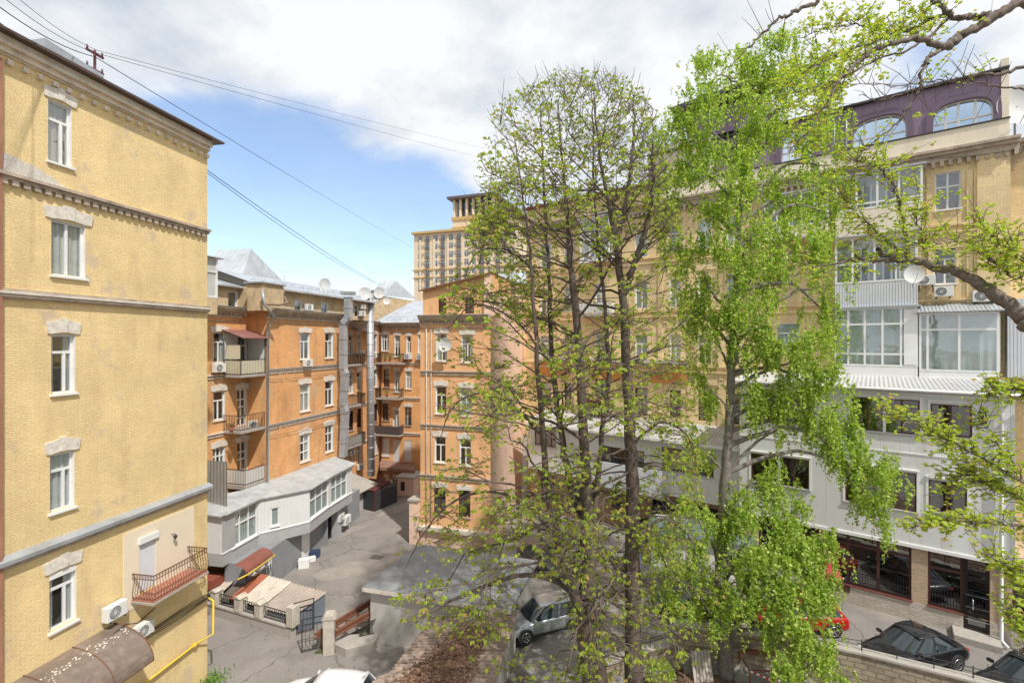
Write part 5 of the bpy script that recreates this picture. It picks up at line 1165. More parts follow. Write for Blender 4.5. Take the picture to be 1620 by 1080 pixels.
# sunlit part of the yard painted as paler thin sheets on the asphalt
b = MB(); rr = random.Random(4)
for (px, py, w_, l_, a) in ((520, 850, 1.6, 7, .9), (640, 800, 1.5, 6, 1.0), (560, 900, 2.2, 5, .5)):
    p = gpt(px, py); c, s_ = math.cos(a), math.sin(a); P = []
    for k in range(16):
        t = 2*math.pi*k/16; r = 1+rr.uniform(-.18, .18); x = l_/2*math.cos(t)*r; y = w_/2*math.sin(t)*r; P.append((p.x+c*x-s_*y, p.y+s_*x+c*y, hg(p.x, p.y)+.006))
    b.quad(*P)
tag(b.build('sunlit_patch', mat('sunlit_asphalt_tone', (.30, .27, .24), .93, var=.12, fine=.2, bump=.6), fixn=False), kind='structure')
p = gpt(596, 881); mh = MB().box(-.45, .45, -.3, .3, .0, .02); 
for k in range(6): mh.box(-.42+.15*k, -.36+.15*k, -.27, .27, .02, .03)
mo = mh.build('drain_grate', flat('cast_iron', (.12, .11, .10), .7)); mo.location = p; mo.rotation_euler = (0, 0, -.3); tag(mo, 'small rectangular iron drain grate in the sunlit courtyard asphalt', 'drain')
# retaining wall + railing round the garden
M_wallst = mat('rubble_retaining_wall', (.36, .30, .22), .93, var=.2, vscale=2, fine=.15, brick=(.5, .22, (.2, .16, .12), .7, .6), bump=1, dirt=(.15, .12, .09), dirt_amt=.6)
for i, (a, c, lab) in enumerate(((GARD[0], GARD[1], 'short retaining wall at the garden corner by the silver car'), (GARD[1], GARD[2], 'middle stretch of retaining wall below the green and red cars'), (GARD[2], GARD[3], 'retaining wall stretch between the red and the black car'), (GARD[3], GARD[4], 'stone retaining wall right below the black sedan'), (GARD[4], GARD[5], 'last stretch of retaining wall at the bottom right'))):
    a = Vector(a); c = Vector(c); d = (c-a); L_ = d.length; o = empty('retaining_wall', (a.x, a.y, .2), math.atan2(d.y, d.x), lab, 'wall', None)
    MB().box(0, L_, -.02, .28, 0, 2.72 if i else 1.9).build('masonry', M_wallst, o, T((0, 0, 0)))
    MB().box(-.02, L_+.02, -.10, .36, 2.723 if i else 1.903, 2.83 if i else 2.0).build('coping', M_conc, o, T((0, 0, 0)), bevel=.015)
    o = empty('garden_railing', (a.x, a.y, 3.03 if i else 2.2), math.atan2(d.y, d.x), lab.replace('retaining wall', 'low black railing').replace('stretch of low', 'low').replace('wall', 'railing'), 'railing', None)
    b = MB(); b.tube([(0, .1, .38), (L_, .1, .38)], .014, 4); b.tube([(0, .1, .22), (L_, .1, .22)], .010, 4)
    k = int(L_/1.6)+1
    for q in range(k+1): x = L_*q/k; b.tube([(x, .1, 0), (x, .1, .45)], .018, 5)
    for q in range(k):
        x = L_*(q+.5)/k
        for dx in (-.12, .12): b.tube([(x+dx+.07*math.cos(t), .1, .30+.07*math.sin(t)) for t in [j*math.pi/4 for j in range(9)]], .008, 3, cap=False)
    b.build('rails', M_darkmetal, o, T((0, 0, 0)))
# ================================================================== GREY GARAGE + LEAFY CORRUGATED ROOF
A4 = [(-7.75, 25.0), (-.05, 22.9), (1.5, 28.0), (-5.7, 30.2)]
gb = empty('grey_flat_garage', (-6.9, 24.4, 0), 0, 'long low garage with flat grey felt roof and pale rendered front wall', 'garage')
o3 = Vector((-6.9, 24.4))
rl3 = lambda p: (p[0]-o3.x, p[1]-o3.y)
cx_ = sum(p[0] for p in A4)/4; cy_ = sum(p[1] for p in A4)/4
MB().slab([rl3(((p[0]-cx_)*.92+cx_, (p[1]-cy_)*.88+cy_)) for p in A4], 0, 2.72).build('wall', mat('pale_rendered_wall', (.50, .48, .45), .92, var=.06, vscale=1, fine=.06, dirt=(.36, .33, .3), dirt_amt=.4, dscale=.6, bump=.3), gb, T((0, 0, 0)))
MB().slab([rl3(p) for p in A4], 2.723, 2.95).build('roof', mat('grey_roof_felt', (.26, .27, .28), .8, var=.10, vscale=.7, fine=.08, bump=.15, seams=(0, 1.05, .02, .25), dirt=(.13, .14, .14), dirt_amt=.4, dscale=.5), gb, T((0, 0, 0)), bevel=.02)
b = MB(); b.beam((*rl3(A4[0]), 2.80), (*rl3(A4[1]), 2.80), .06, .2); b.build('white_fascia', M_coursel, gb, T((0, 0, 0)))
# corrugated fibre sheet roof in front
c00, c10 = Vector((-3.75, 22.75, 2.66)), Vector((.32, 23.25, 2.66)); c01, c11 = Vector((-5.5, 17.3, 2.3)), Vector((-1.15, 16.6, 2.3))
lt = empty('corrugated_lean_to', (c01.x, c01.y, 0), 0, 'brown corrugated sheet lean-to covered with dead leaves at the bottom of the yard', 'lean-to')
o4 = Vector((c01.x, c01.y, 0)); b = MB()
corrugated(b, c00-o4, c01-o4, c11-o4, c10-o4, 30, .06, per=8, rows=4)
b.build('corrugated_roof', mat('weathered_fibre_sheet', (.34, .26, .21), .9, var=.2, vscale=2, fine=.15, dirt=(.12, .09, .07), dirt_amt=.6, dscale=.8, bump=.3), lt, T((0, 0, 0)))
MB().slab([(p.x-o4.x, p.y-o4.y) for p in (c01+Vector((.3, 0, 0)), c11+Vector((-.15, 0, 0)), c10+Vector((-.15, 0, 0)), c00+Vector((.2, 0, 0)))], 0, 2.22).build('wall', mat('pale_rendered_wall', (.50, .48, .45), .92), lt, T((0, 0, 0)))
# second, lower strip at its left
d00, d10, d01, d11 = Vector((-5.55, 19.9, 1.75)), Vector((-4.75, 20.0, 2.0)), Vector((-7.4, 16.5, 1.6)), Vector((-5.6, 16.5, 1.9))
b = MB(); corrugated(b, d00-o4, d01-o4, d11-o4, d10-o4, 16, .05, per=8, rows=2)
b.build('lower_corrugated_roof', mat('weathered_fibre_sheet', (.34, .26, .21), .9), lt, T((0, 0, 0)))
# leaf litter
rng = np.random.default_rng(5)
def leafcloud(name, C, S, mm, label=None, cat=None, kind=None, parent=None, Nrm=None, flatn=False, tintv=None, tpl=None):
    n = len(C); a = rng.normal(size=(n, 3)); a /= np.linalg.norm(a, axis=1)[:, None]
    if flatn: a[:, :2] *= .35; a[:, 2] = np.abs(a[:, 2])+.6; a /= np.linalg.norm(a, axis=1)[:, None]
    r = rng.normal(size=(n, 3)); t = np.cross(a, r); t /= np.linalg.norm(t, axis=1)[:, None]; s = np.cross(a, t)
    S = S[:, None]
    v = np.stack([C-t*S*.5, C+s*S*.33+a*S*.10, C+t*S*.55, C-s*S*.33+a*S*.10], 1).reshape(-1, 3)
    return rawmesh(name, v, 4, mm, label, cat, kind, parent, tintv)
def rawmesh(name, v, k, mm, label=None, cat=None, kind=None, parent=None, tintv=None, smooth=False):
    n = len(v)//k; me = bpy.data.meshes.new(name); me.vertices.add(len(v)); me.vertices.foreach_set('co', v.astype(np.float32).ravel())
    me.loops.add(n*k); me.loops.foreach_set('vertex_index', np.arange(n*k, dtype=np.int32)); me.polygons.add(n)
    me.polygons.foreach_set('loop_start', np.arange(0, n*k, k, dtype=np.int32)); me.polygons.foreach_set('loop_total', np.full(n, k, np.int32)); me.update()
    at = me.attributes.new('tint', 'FLOAT', 'FACE'); tv = rng.random(n) if tintv is None else tintv; at.data.foreach_set('value', tv.astype(np.float32))
    me.materials.append(mm); o = bpy.data.objects.new(name, me); col.objects.link(o)
    if parent: o.parent = parent
    return tag(o, label, cat, None, kind)
M_litter = leafmat('dead_leaves', (.13, .07, .045), (.26, .15, .10), (.36, .23, .15), .2, .1)
n = 11000; s_ = rng.random(n*3); t_ = rng.random(n*3); keep = (np.abs(s_-.5+.22*(t_-.5)) < .06+.30*t_**.9+.05*rng.normal(size=n*3)) & (t_ > .12+.15*rng.random(n*3)); s_, t_ = s_[keep][:n], t_[keep][:n]
A_, B_, C_, D_ = [np.array(q) for q in (c00, c10, c11, c01)]
P = (A_[None]*(1-s_)[:, None]+B_[None]*s_[:, None])*(1-t_)[:, None]+(D_[None]*(1-s_)[:, None]+C_[None]*s_[:, None])*t_[:, None]; P[:, 2] += .045+.03*rng.random(len(P))
leafcloud('leaf_litter', P, rng.uniform(.06, .13, len(P)), M_litter, 'carpet of dead brown leaves lying on the corrugated lean-to roof', 'leaf litter', 'stuff', flatn=True)
n = 9000; P = np.stack([rng.uniform(2.6, 19, n), rng.uniform(11, 23, n), np.full(n, 1.14)], 1); k = np.array([inpoly(x, y, GARD) for x, y, _ in P]); P = P[k]; P[:, 2] += rng.random(len(P))*.04
leafcloud('garden_litter', P, rng.uniform(.06, .14, len(P)), M_litter, 'dead leaves and twigs scattered over the garden soil', 'leaf litter', 'stuff', flatn=True)
# ================================================================== LEFT FENCE, SHEDS, GATES
pil = [gpt(347, 970), gpt(385, 981), gpt(418, 990), gpt(460.5, 1011)]
w0 = gpt(300, 962)
M_pil = mat('whitewashed_pillar', (.50, .45, .38), .93, var=.15, vscale=3, fine=.15, bump=1, dirt=(.28, .24, .2), dirt_amt=.5, dscale=2)
d = (pil[3]-w0); L_ = Vector((d.x, d.y)).length; ag = math.atan2(d.y, d.x)
fw_ = empty('pillared_yard_wall', w0, ag, 'low concrete yard wall with whitewashed pillars and iron infill in front of the sheds', 'wall')
MB().box(0, L_, 0, .35, -.2, .55).build('base', M_conc, fw_, T((0, 0, 0)), bevel=.02)
us = [(Vector((p.x, p.y))-Vector((w0.x, w0.y))).dot(Vector((math.cos(ag), math.sin(ag)))) for p in pil]
MB().box(0, L_-.3, -.05, .40, .553, .63).build('coping', M_conc, fw_, T((0, 0, 0)))
for u in us:
    b = MB(); b.box(u-.28, u+.18, -.08, .42, .634, 1.40 if u < us[-1]-.1 else 1.7); pl = b.build('pillar', M_pil, fw_, T((0, 0, 0)), bevel=.03)
    MB().prism([(u-.34, 1.403), (u+.24, 1.403), (u-.05, 1.53)], -.12, .46).build('pillar_cap', M_pil, pl, T((0, 0, 0))) if u < us[-1]-.1 else None
for a, c in zip([0]+us[:-1], us):
    railing_mb(bb := MB(), (a+.2, .15), (c-.3, .15), .63, .62, pitch=.14, r=.01); bb.build('iron_infill', M_darkmetal, fw_, T((0, 0, 0)))
# sheds
Mroof = [mat('tan_fibre_sheet', (.46, .38, .31), .9, var=.15, vscale=2, fine=.1, dirt=(.25, .2, .16), dirt_amt=.5, dscale=1.2), mat('dark_tar_roof', (.13, .11, .09), .9, var=.3, vscale=2), mat('red_oxide_sheet', (.36, .12, .065), .75, var=.15, vscale=1.5, dirt=(.2, .08, .05), dirt_amt=.5, dscale=1.5),
         mat('light_fibre_sheet', (.53, .47, .40), .9, var=.12, vscale=2, fine=.1, dirt=(.28, .23, .19), dirt_amt=.5, dscale=1.5), mat('grey_fibre_sheet', (.36, .30, .255), .9, var=.12, vscale=1, fine=.1, dirt=(.22, .18, .15), dirt_amt=.5, dscale=1.5)]
Zf, Zb = 1.0, 1.65
def pz(px, py, z): q = ptz(px, py, z); return Vector((q.x, q.y, z))
fr_ = [(316, 935), (345, 944), (362, 948), (381, 951), (415, 961), (466, 974)]; bk = [(372, 893), (388, 903), (408, 908), (426, 911), (463, 921), (519, 936)]
labs = ['leftmost pale corrugated sheet shed behind the yard wall', 'dark tarred shed between the pale and the red sheds', 'red oxide flat sheet shed behind the yard wall', 'shed with light corrugated roof right of the red one', 'rightmost shed with grey corrugated roof and slate blue end wall']
for i in range(5):
    a, c, e_, f_ = pz(*fr_[i], Zf), pz(*fr_[i+1], Zf), pz(*bk[i+1], Zb), pz(*bk[i], Zb)
    o = empty('storage_shed', (a.x, a.y, 0), 0, labs[i], 'shed', None); q = Vector((a.x, a.y, 0)); b = MB(); dz_ = Vector((0, 0, [.0, -.12, .06, .03, -.02][i]))
    if i in (1, 2): b.quad(a-q+dz_, c-q+dz_, e_-q+dz_, f_-q+dz_); b.quad(a-q+dz_-Vector((0, 0, .05)), c-q+dz_-Vector((0, 0, .05)), c-q+dz_, a-q+dz_)
    else: corrugated(b, a-q+dz_, c-q+dz_, e_-q+dz_, f_-q+dz_, [7, 5, 5, 8, 10][i], .04, per=8, rows=3)
    b.build('roof_sheet', Mroof[i], o, T((0, 0, 0)))
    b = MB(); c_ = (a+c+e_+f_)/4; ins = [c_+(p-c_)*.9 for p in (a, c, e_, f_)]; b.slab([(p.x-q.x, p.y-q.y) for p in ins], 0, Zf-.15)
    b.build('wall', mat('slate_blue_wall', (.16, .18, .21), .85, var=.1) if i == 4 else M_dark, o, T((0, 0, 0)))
    if i == 4: 
        b = MB(); b.quad(ins[1]-q+Vector((.02, 0, -Zf)), ins[2]-q+Vector((.02, 0, -Zb)), ins[2]-q+Vector((.02, 0, -.08)), ins[1]-q+Vector((.02, 0, -.08))); b.build('end_wall', mat('slate_blue_wall', (.16, .18, .21), .85), o, T((0, 0, 0)))
# gates
def gate(px0, py0, px1, py1, h, label):
    a, c = gpt(px0, py0), gpt(px1, py1); d = c-a; L_ = math.hypot(d.x, d.y); o = empty('iron_gate', a, math.atan2(d.y, d.x), label, 'gate')
    b = MB(); 
    for x in (.02, L_-.02): b.box(x-.025, x+.025, -.025, .025, .05, h)
    for z in (.12, h*.82, h-.02): b.box(.045, L_-.045, -.02, .02, z-.02, z+.02)
    k = int(L_/.17)
    for i in range(1, k): x = L_*i/k; b.box(x-.01, x+.01, -.01, .01, .14, h*.8)
    b.build('bars', M_darkmetal, o, T((0, 0, 0))); return o
gate(464, 1006, 497, 996, 1.75, 'black iron gate leaf standing beside the slate blue shed wall'); gate(477, 1033, 514, 1025, 1.7, 'black iron gate leaf swung open towards the yard, by the lone pillar')
p = gpt(521, 1031); o = empty('gate_pillar', p, .2, 'lone whitewashed gate pillar at the foot of the rusty ramp frame', 'pillar')
MB().box(-.27, .27, -.27, .27, -.2, 1.75).build('shaft', M_pil, o, T((0, 0, 0)), bevel=.03); b = MB(); b.prism([(-.34, 1.753), (.34, 1.753), (.2, 1.95), (-.2, 1.95)], -.3, .3); b.build('cap', M_pil, o, T((0, 0, 0)))
# rusty ramp frame
z = 1.0
P0, P1 = pz(498, 1010, .75), pz(592, 951, 1.2); Q0, Q1 = pz(531, 1005, .85), pz(594, 969, 1.2)
o = empty('rusty_ramp_frame', (P0.x, P0.y, 0), 0, 'rusty steel channel frame over the cellar ramp left of the garage', 'frame'); q = Vector((P0.x, P0.y, 0)); b = MB()
for a, c in ((P0, P1), (Q0, Q1)):
    for dz_ in (0, .22): b.beam(a-q+Vector((0, 0, dz_)), c-q+Vector((0, 0, dz_)), .12, .10)
    b.beam(a-q+Vector((.1, .1, .11)), c-q+Vector((.1, .1, .11)), .04, .2)
for t in (.1, .3, .5, .7, .9): b.beam(P0.lerp(P1, t)-q, Q0.lerp(Q1, t)-q, .06, .06); b.beam(P0.lerp(P1, t)-q, (P0.lerp(P1, t)-q)*Vector((1, 1, 0)) if False else Vector(((P0.lerp(P1, t)-q).x, (P0.lerp(P1, t)-q).y, 0)), .05, .05)
b.build('channel_beams', M_rust, o, T((0, 0, 0)))
MB().slab([(p_.x-q.x, p_.y-q.y) for p_ in (P0, Q0, Q1, P1)], 0, .12).build('ramp_floor', mat('mossy_ramp', (.10, .09, .06), .95, var=.3, vscale=3, patch=((.08, .12, .03), .5, 1.5, .7)), o, T((0, 0, 0)))
# concrete kerb and little stair railing
a, c = gpt(527, 1030), gpt(592, 1030); o = empty('concrete_stair_kerb', a, math.atan2(c.y-a.y, c.x-a.x), 'angled concrete kerb at the foot of the ramp beside the garage wall', 'kerb'); L_ = (c-a).length
MB().slab([(0, 0), (.8, -.45), (L_, .05), (L_, .9), (.2, .7)], -.1, .42).build('block', M_conc, o, T((0, 0, 0)), bevel=.03)
b = MB(); railing_mb(b, (1.2, .5), (L_-.05, .85), .42, .7, pitch=.14, r=.01); b.beam((L_*.55, .6, .45), (L_-.1, .6, 1.3), .05, .05); b.build('railing', M_darkmetal, o, T((0, 0, 0)))
# green weeds at the left wall foot
n = 500; base = np.array(gpt(330, 1085)); P = base[None]+rng.normal(size=(n, 3))*np.array([.35, .5, .18]); P[:, 2] = np.abs(P[:, 2])+.02
M_weed = leafmat('weed_leaves', (.10, .22, .03), (.20, .36, .05), (.3, .4, .1), .1, .4)
leafcloud('weeds', P, rng.uniform(.06, .14, n), M_weed, 'clump of green weeds at the foot of the left yellow house', 'weeds', 'stuff')
# planks & taped frame in the garden
p = ptz(1114, 1078, 1.15); o = empty('plank_stack', (p.x, p.y, 1.1), .1, 'pale weathered board panel leaning in the garden bed', 'boards'); b = MB()
for k in range(6): b.obox((-.36+.145*k, .2, .55), (.06, 0, 0), (0, .02, -.0), (0, .18, .6))
b.build('boards', mat('grey_weathered_wood', (.40, .36, .31), .9, var=.15, vscale=3), o, T((0, 0, 0)))
p = ptz(1215, 1085, 1.15); o = empty('taped_steel_frame', (p.x, p.y, 1.1), -.1, 'rusty steel box frame wrapped with crossed red and white tape', 'frame'); b = MB(); W_, H_, D_ = .95, 1.05, .6
for x in (-W_, W_):
    for y in (-D_, D_): b.box(x-.03, x+.03, y-.03, y+.03, 0, H_)
for y in (-D_, D_): 
    b.box(-W_, W_, y-.025, y+.025, H_+.002, H_+.05); b.box(-W_, W_, y-.025, y+.025, .3, .35)
for x in (-W_, W_): b.box(x-.025, x+.025, -D_+.03, D_-.03, H_-.05, H_)
b.build('steel_bars', M_rust, o, T((0, 0, 0))); MB().box(-W_-.05, W_+.05, D_-.2, D_+.1, H_+.053, H_+.2).build('top_board', M_rust, o, T((0, 0, 0)))
def tape(a, c):
    a, c = Vector(a), Vector(c); k = 16; wv = MB()
    for i in range(k): wv.beam(a.lerp(c, i/k), a.lerp(c, (i+1)/k), .075, .01, up=(0, 1, 0))
    return wv
for a, c in (((-W_, -D_-.04, H_), (W_, -D_-.04, .35)), ((W_, -D_-.06, H_), (-W_, -D_-.06, .35))):
    t_o = tape(a, c).build('barrier_tape', M_white, o, T((0, 0, 0))); t_o.data.materials.append(flat('tape_red', (.55, .03, .03), .5)); t_o.data.polygons.foreach_set('material_index', [(i//6) % 2 for i in range(len(t_o.data.polygons))])
# overhead cables
def cable(name, P, label, r=.02, sag=.4):
    P = [Vector(p) for p in P]; pts = []
    for a, c in zip(P[:-1], P[1:]):
        for i in range(14): t = i/14; q = a.lerp(c, t); q.z -= sag*4*t*(1-t); pts.append(q)
    pts.append(P[-1]); tag(MB().tube(pts, r, 5).build(name, flat('cable_black', (.03, .03, .035), .6)), label, 'cable')
top = am.location+Vector((0, 0, 1.2))
cable('overhead_cable', [ray(-60, -35, 12), ray(150, 90, top.y), ray(655, 392, 150)], 'long thin cable crossing the blue sky down towards the hotel tower', .016, .3)
cable('overhead_cable', [ray(-60, -60, 12), ray(152, 84, top.y), ray(820, 262, 90)], 'faint cable from the red mast across the white clouds', .010, .3)
cable('overhead_cable', [ray(-60, -85, 12), ray(154, 80, top.y), ray(820, 245, 90)], 'topmost faint cable across the white clouds', .009, .3)
cable('overhead_cable', [ray(-20, 20, 12), ray(76, 84, 17)], 'short dark cable dropping to the left house roof edge', .012, .1)
cable('overhead_cable', [ray(326, 268, 24), ray(600, 450, 60)], 'upper of two parallel cables from the yellow house corner to the courtyard roofs', .019, .3)
cable('overhead_cable', [ray(326, 272, 24), ray(594, 447, 60)], 'lower of two parallel cables from the yellow house corner to the courtyard roofs', .016, .5)
# ================================================================== CARS
M_tyre = flat('tyre_rubber', (.02, .02, .02), .85); M_rim = flat('alloy_rim', (.45, .45, .46), .3, .8)
def loft(b, secs, smooth=True, caps=True):
    k = len(secs[0]); base = len(b.v)
    for s_ in secs: b.v += [tuple(p) for p in s_]
    for j in range(len(secs)-1):
        for i in range(k-1): a = base+j*k+i; b.f.append((a, a+1, a+k+1, a+k)); b.sm.append(smooth)
    if caps:
        b.f.append(tuple(base+i for i in range(k))[::-1]); b.sm.append(False); b.f.append(tuple(base+(len(secs)-1)*k+i for i in range(k))); b.sm.append(False)
def car(p, head, paint, label, L_=4.5, W_=1.76, H_=1.44, kind='sedan', glassm=None, group=None, name='parked_car'):
    """origin on ground under the centre; +x is the nose"""
    o = empty(name, p, math.atan2(head[1], head[0]), label, 'car', group)
    hl = L_/2; hw = W_/2
    # waist line height along x (front .. rear)
    if kind == 'sedan': S = [(-1.0, .62, .80), (-.97, .74, .90), (-.88, .93, .96), (-.62, .97, 1.0), (-.3, .96, 1.0), (.1, .94, 1.0), (.38, .92, 1.0), (.55, .86, .985), (.75, .77, .96), (.90, .66, .90), (.97, .56, .82), (1.0, .44, .74)]; GH = dict(rb=-.70, rt=-.34, ft=.10, fb=.44)
    else: S = [(-1.0, .70, .86), (-.97, .86, .93), (-.88, .96, .98), (-.6, .98, 1.0), (-.2, .97, 1.0), (.2, .95, 1.0), (.42, .93, 1.0), (.6, .86, .985), (.80, .78, .95), (.92, .67, .90), (.97, .56, .82), (1.0, .46, .76)]; GH = dict(rb=-.92, rt=-.74, ft=.14, fb=.50)
    b = MB(); secs = []
    for (t, zt, wf) in S:
        x = t*hl; w_ = hw*wf; zb = .24 if abs(t) < .9 else .30; zm = zb+(zt-zb)*.55
        half = [(0, zt+.035), (w_*.45, zt+.03), (w_*.80, zt+.005), (w_*.94, zt-.05), (w_*.985, zt-.13), (w_, zm), (w_*.985, zb+.12), (w_*.93, zb), (0, zb-.02)]
        secs.append([(x, y, z) for y, z in half]+[(x, -y, z) for y, z in half[::-1][1:]])
    loft(b, secs); body = b.build('body', paint, o, T((0, 0, 0)))
    m = body.modifiers.new('s', 'SUBSURF'); m.levels = m.render_levels = 1
    # greenhouse
    rb, rt, ft, fb = [GH[k]*hl for k in ('rb', 'rt', 'ft', 'fb')]; zb = .92; zr = H_-.03
    wb, wr = hw*.90, hw*.70
    def ring(z, f): # f: 0 belt..1 roof
        x0 = rb+(rt-rb)*f; x1 = fb+(ft-fb)*f; w_ = wb+(wr-wb)*f; return x0, x1, w_
    g = MB(); nz = 4; st_ = [0, .2, .5, .8, .93, 1.]
    sec = []
    for f in st_:
        x0, x1, w_ = ring(zb, f); z = zb+(zr-zb)*f; P = []
        bow = .10*(1-f*.4)
        for (x, y) in ((x0-.02, 0), (x0, w_*.5), (x0+.07, w_*.9), (x0+.22, w_), ((x0+x1)/2, w_+.03), (x1-.28, w_), (x1-.10, w_*.9), (x1+bow*.4, w_*.5), (x1+bow*.7, 0)): P.append((x, y, z))
        P = P+[(x, -y, z) for x, y, z in P[::-1][1:-1]]; P.append(P[0]); sec.append(P)
    loft(g, sec, caps=False); gl = g.build('glazing', flat('car_glass', (.03, .04, .045), .04, spec=.9), o, T((0, 0, 0)))
    # roof shell
    x0, x1, w_ = ring(zr, .93); r = MB(); secs = []
    for i in range(9):
        t = i/8; x = x0+(x1-x0)*t-.02+.06*t; e = 1-.10*abs(2*t-1)**3; cr = .055*(1-(2*t-1)**2); secs.append([(x, w_*e*q, zr-.012+cr*.9+.05*(1-q*q)-(.03 if abs(q) == 1 else 0)) for q in (-1, -.93, -.6, -.3, 0, .3, .6, .93, 1)])
    loft(r, secs, caps=False); ro = r.build('roof', paint, o, T((0, 0, 0))); m = ro.modifiers.new('s', 'SOLIDIFY'); m.thickness = .03
    # pillars
    def gp(f): x0, x1, w_ = ring(0, f); return x0, x1, w_, zb+(zr-zb)*f
    A0, A1 = gp(0), gp(.97)
    for sy in (1, -1):
        for k_, wd in (('f', .07), ('r', .14)):
            xa, xb = (A0[1]-.17, A1[1]-.17) if k_ == 'f' else (A0[0]+.12, A1[0]+.12)
            MB().beam((xa, sy*(A0[2]*.955), A0[3]-.03), (xb, sy*(A1[2]*.955), A1[3]), wd, .05, up=(0, sy, 0)).build('pillar', paint, o, T((0, 0, 0)), bevel=.01)
        xa = A0[0]+(A0[1]-A0[0])*.47; xb = A1[0]+(A1[1]-A1[0])*.47; MB().beam((xa, sy*(A0[2]+.025), A0[3]-.02), (xb, sy*(A1[2]+.025), A1[3]), .07, .03, up=(0, sy, 0)).build('pillar', paint, o, T((0, 0, 0)))
    # wheels
    for i, (tx, sy) in enumerate(((.60, 1), (.60, -1), (-.60, 1), (-.60, -1))):
        x = tx*hl; R = .32; y = sy*(hw-.12)
        a = MB(); a.tube([(x, sy*(hw-.32), R+.01), (x, sy*(hw+.004), R+.01)], R+.055, 22); a.build('wheel_arch', M_dark, o, T((0, 0, 0)))
        wv = MB(); wv.tube([(x, sy*(hw-.22), R), (x, sy*(hw-.19), R), (x, sy*(hw-.0), R), (x, sy*(hw+.02), R)], [R*.9, R, R, R*.92], 24); we = wv.build('wheel', M_tyre, o, T((0, 0, 0)))
        r_ = MB(); yy = sy*(hw+.024)
        c = Vector((x, yy, R))
        for k in range(5): t = 2*math.pi*k/5+.3; r_.beam(c, c+Vector((.2*math.cos(t), 0, .2*math.sin(t))), .055, .02, up=(0, 1, 0))
        r_.tube([c+Vector((.215*math.cos(t), 0, .215*math.sin(t))) for t in [j*math.pi/10 for j in range(21)]], .022, 5, cap=False); r_.tube([(x, yy-sy*.01, R), (x, yy+sy*.012, R)], .05, 10); r_.build('rim', M_rim, we, T((0, 0, 0)))
    # lights, grille, mirrors, plate, handles, trim
    for sy in (1, -1):
        h = MB(); h.obox((hl*.90, sy*hw*.64, .60), (.06, -.03*sy, -.01), (.02, .15*sy, 0), (-.01, 0, .05)); h.build('headlight', flat('headlamp_lens', (.62, .64, .66), .1, spec=.8), o, T((0, 0, 0)), bevel=.02)
        h = MB(); h.obox((-hl*.955, sy*hw*.66, .70), (.05, 0, 0), (-.02, .15*sy, 0), (0, 0, .06)); h.build('taillight', flat('tail_lamp_red', (.45, .02, .02), .25), o, T((0, 0, 0)), bevel=.02)
        h = MB(); h.obox((fb-.30, sy*(hw+.03), .99), (.05, .02*sy, 0), (0, .09, 0), (0, 0, .065)); h.obox((fb-.30, sy*(hw-.06), .95), (.03, 0, 0), (0, .06, 0), (0, 0, .02)); h.build('wing_mirror', paint, o, T((0, 0, 0)), bevel=.02)
        for fx in (.12, -.45): MB().box(hl*fx-.09, hl*fx+.09, sy*(hw*.985)-.02, sy*(hw*.985)+.025, .80, .83).build('door_handle', paint, o, T((0, 0, 0)))
        for fx in (.40, -.04, -.44): MB().box(hl*fx-.006, hl*fx+.006, sy*hw*.99-.012, sy*hw*.99+.006, .34, .88).build('door_seam', M_dark, o, T((0, 0, 0)))
    h = MB(); h.box(hl*.95, hl*1.0+.005, -.42, .42, .40, .55); h.build('grille', M_dark, o, T((0, 0, 0)))
    h = MB(); h.box(hl*1.0, hl*1.0+.02, -.26, .26, .30, .39); h.build('number_plate', M_white, o, T((0, 0, 0)))
    return o
def paint(n, c, r=.25, metal=.0): return mat(n, c, r, var=.0, fine=0, bump=0, metal=metal, coat=.8, dirt=tuple(x*.6+.06 for x in c), dirt_amt=.25, dscale=1.2)
G_ = 'cars parked in the yard and lane'
gz_ = lambda x, y: Vector((x, y, hg(x, y)))
p_bl, p_sv, p_rd, p_wh, p_gr = paint('black_car_paint', (.012, .012, .014)), paint('silver_car_paint', (.45, .48, .50), .3, .5), paint('red_car_paint', (.45, .012, .012)), paint('white_car_paint', (.75, .76, .77)), paint('dark_green_car_paint', (.02, .05, .04))
car(gz_(16.9, 20.45), (-.97, -.22), p_bl, 'black sedan parked behind the railing near the shop door', L_=4.35, W_=1.7, group=G_)
car(gz_(19.9, 18.5), (-.95, -.28), p_bl, 'black car cut by the lower right corner, its windscreen reflecting the sky', L_=4.6, group=G_)
car(gz_(13.6, 23.1), (-.97, .05), p_rd, 'bright red car half hidden behind the weeping green foliage', kind='hatch', L_=4.0, group=G_)
car(gz_(9.3, 24.3), (-.97, .1), p_gr, 'dark green car under the birch behind the garden wall', L_=4.5, group=G_)
cs = car(gz_(1.6, 24.6), (-.93, -.30), p_sv, 'silver hatchback parked beside the grey flat-roofed garage', kind='hatch', L_=4.1, H_=1.5, group=G_)
cs.rotation_euler = (0, R_(2), cs.rotation_euler[2])
car(gz_(2.1, 30.9), (.55, -.83), paint('grey_car_paint', (.10, .10, .11), .3, .4), 'dark grey car at the far corner of the garage roof', L_=4.4, group=G_)
car(gz_(10.8, 33.8), (.8, -.5), p_bl, 'dark car parked near the low white garage behind the straight trunk', L_=4.4, group=G_)
q = gpt(545, 1093); car((q.x-.35, q.y-1.2, 0), (-.96, .10), p_wh, 'white car entering the yard at the bottom edge', kind='hatch', L_=4.4, H_=1.46, group=G_)
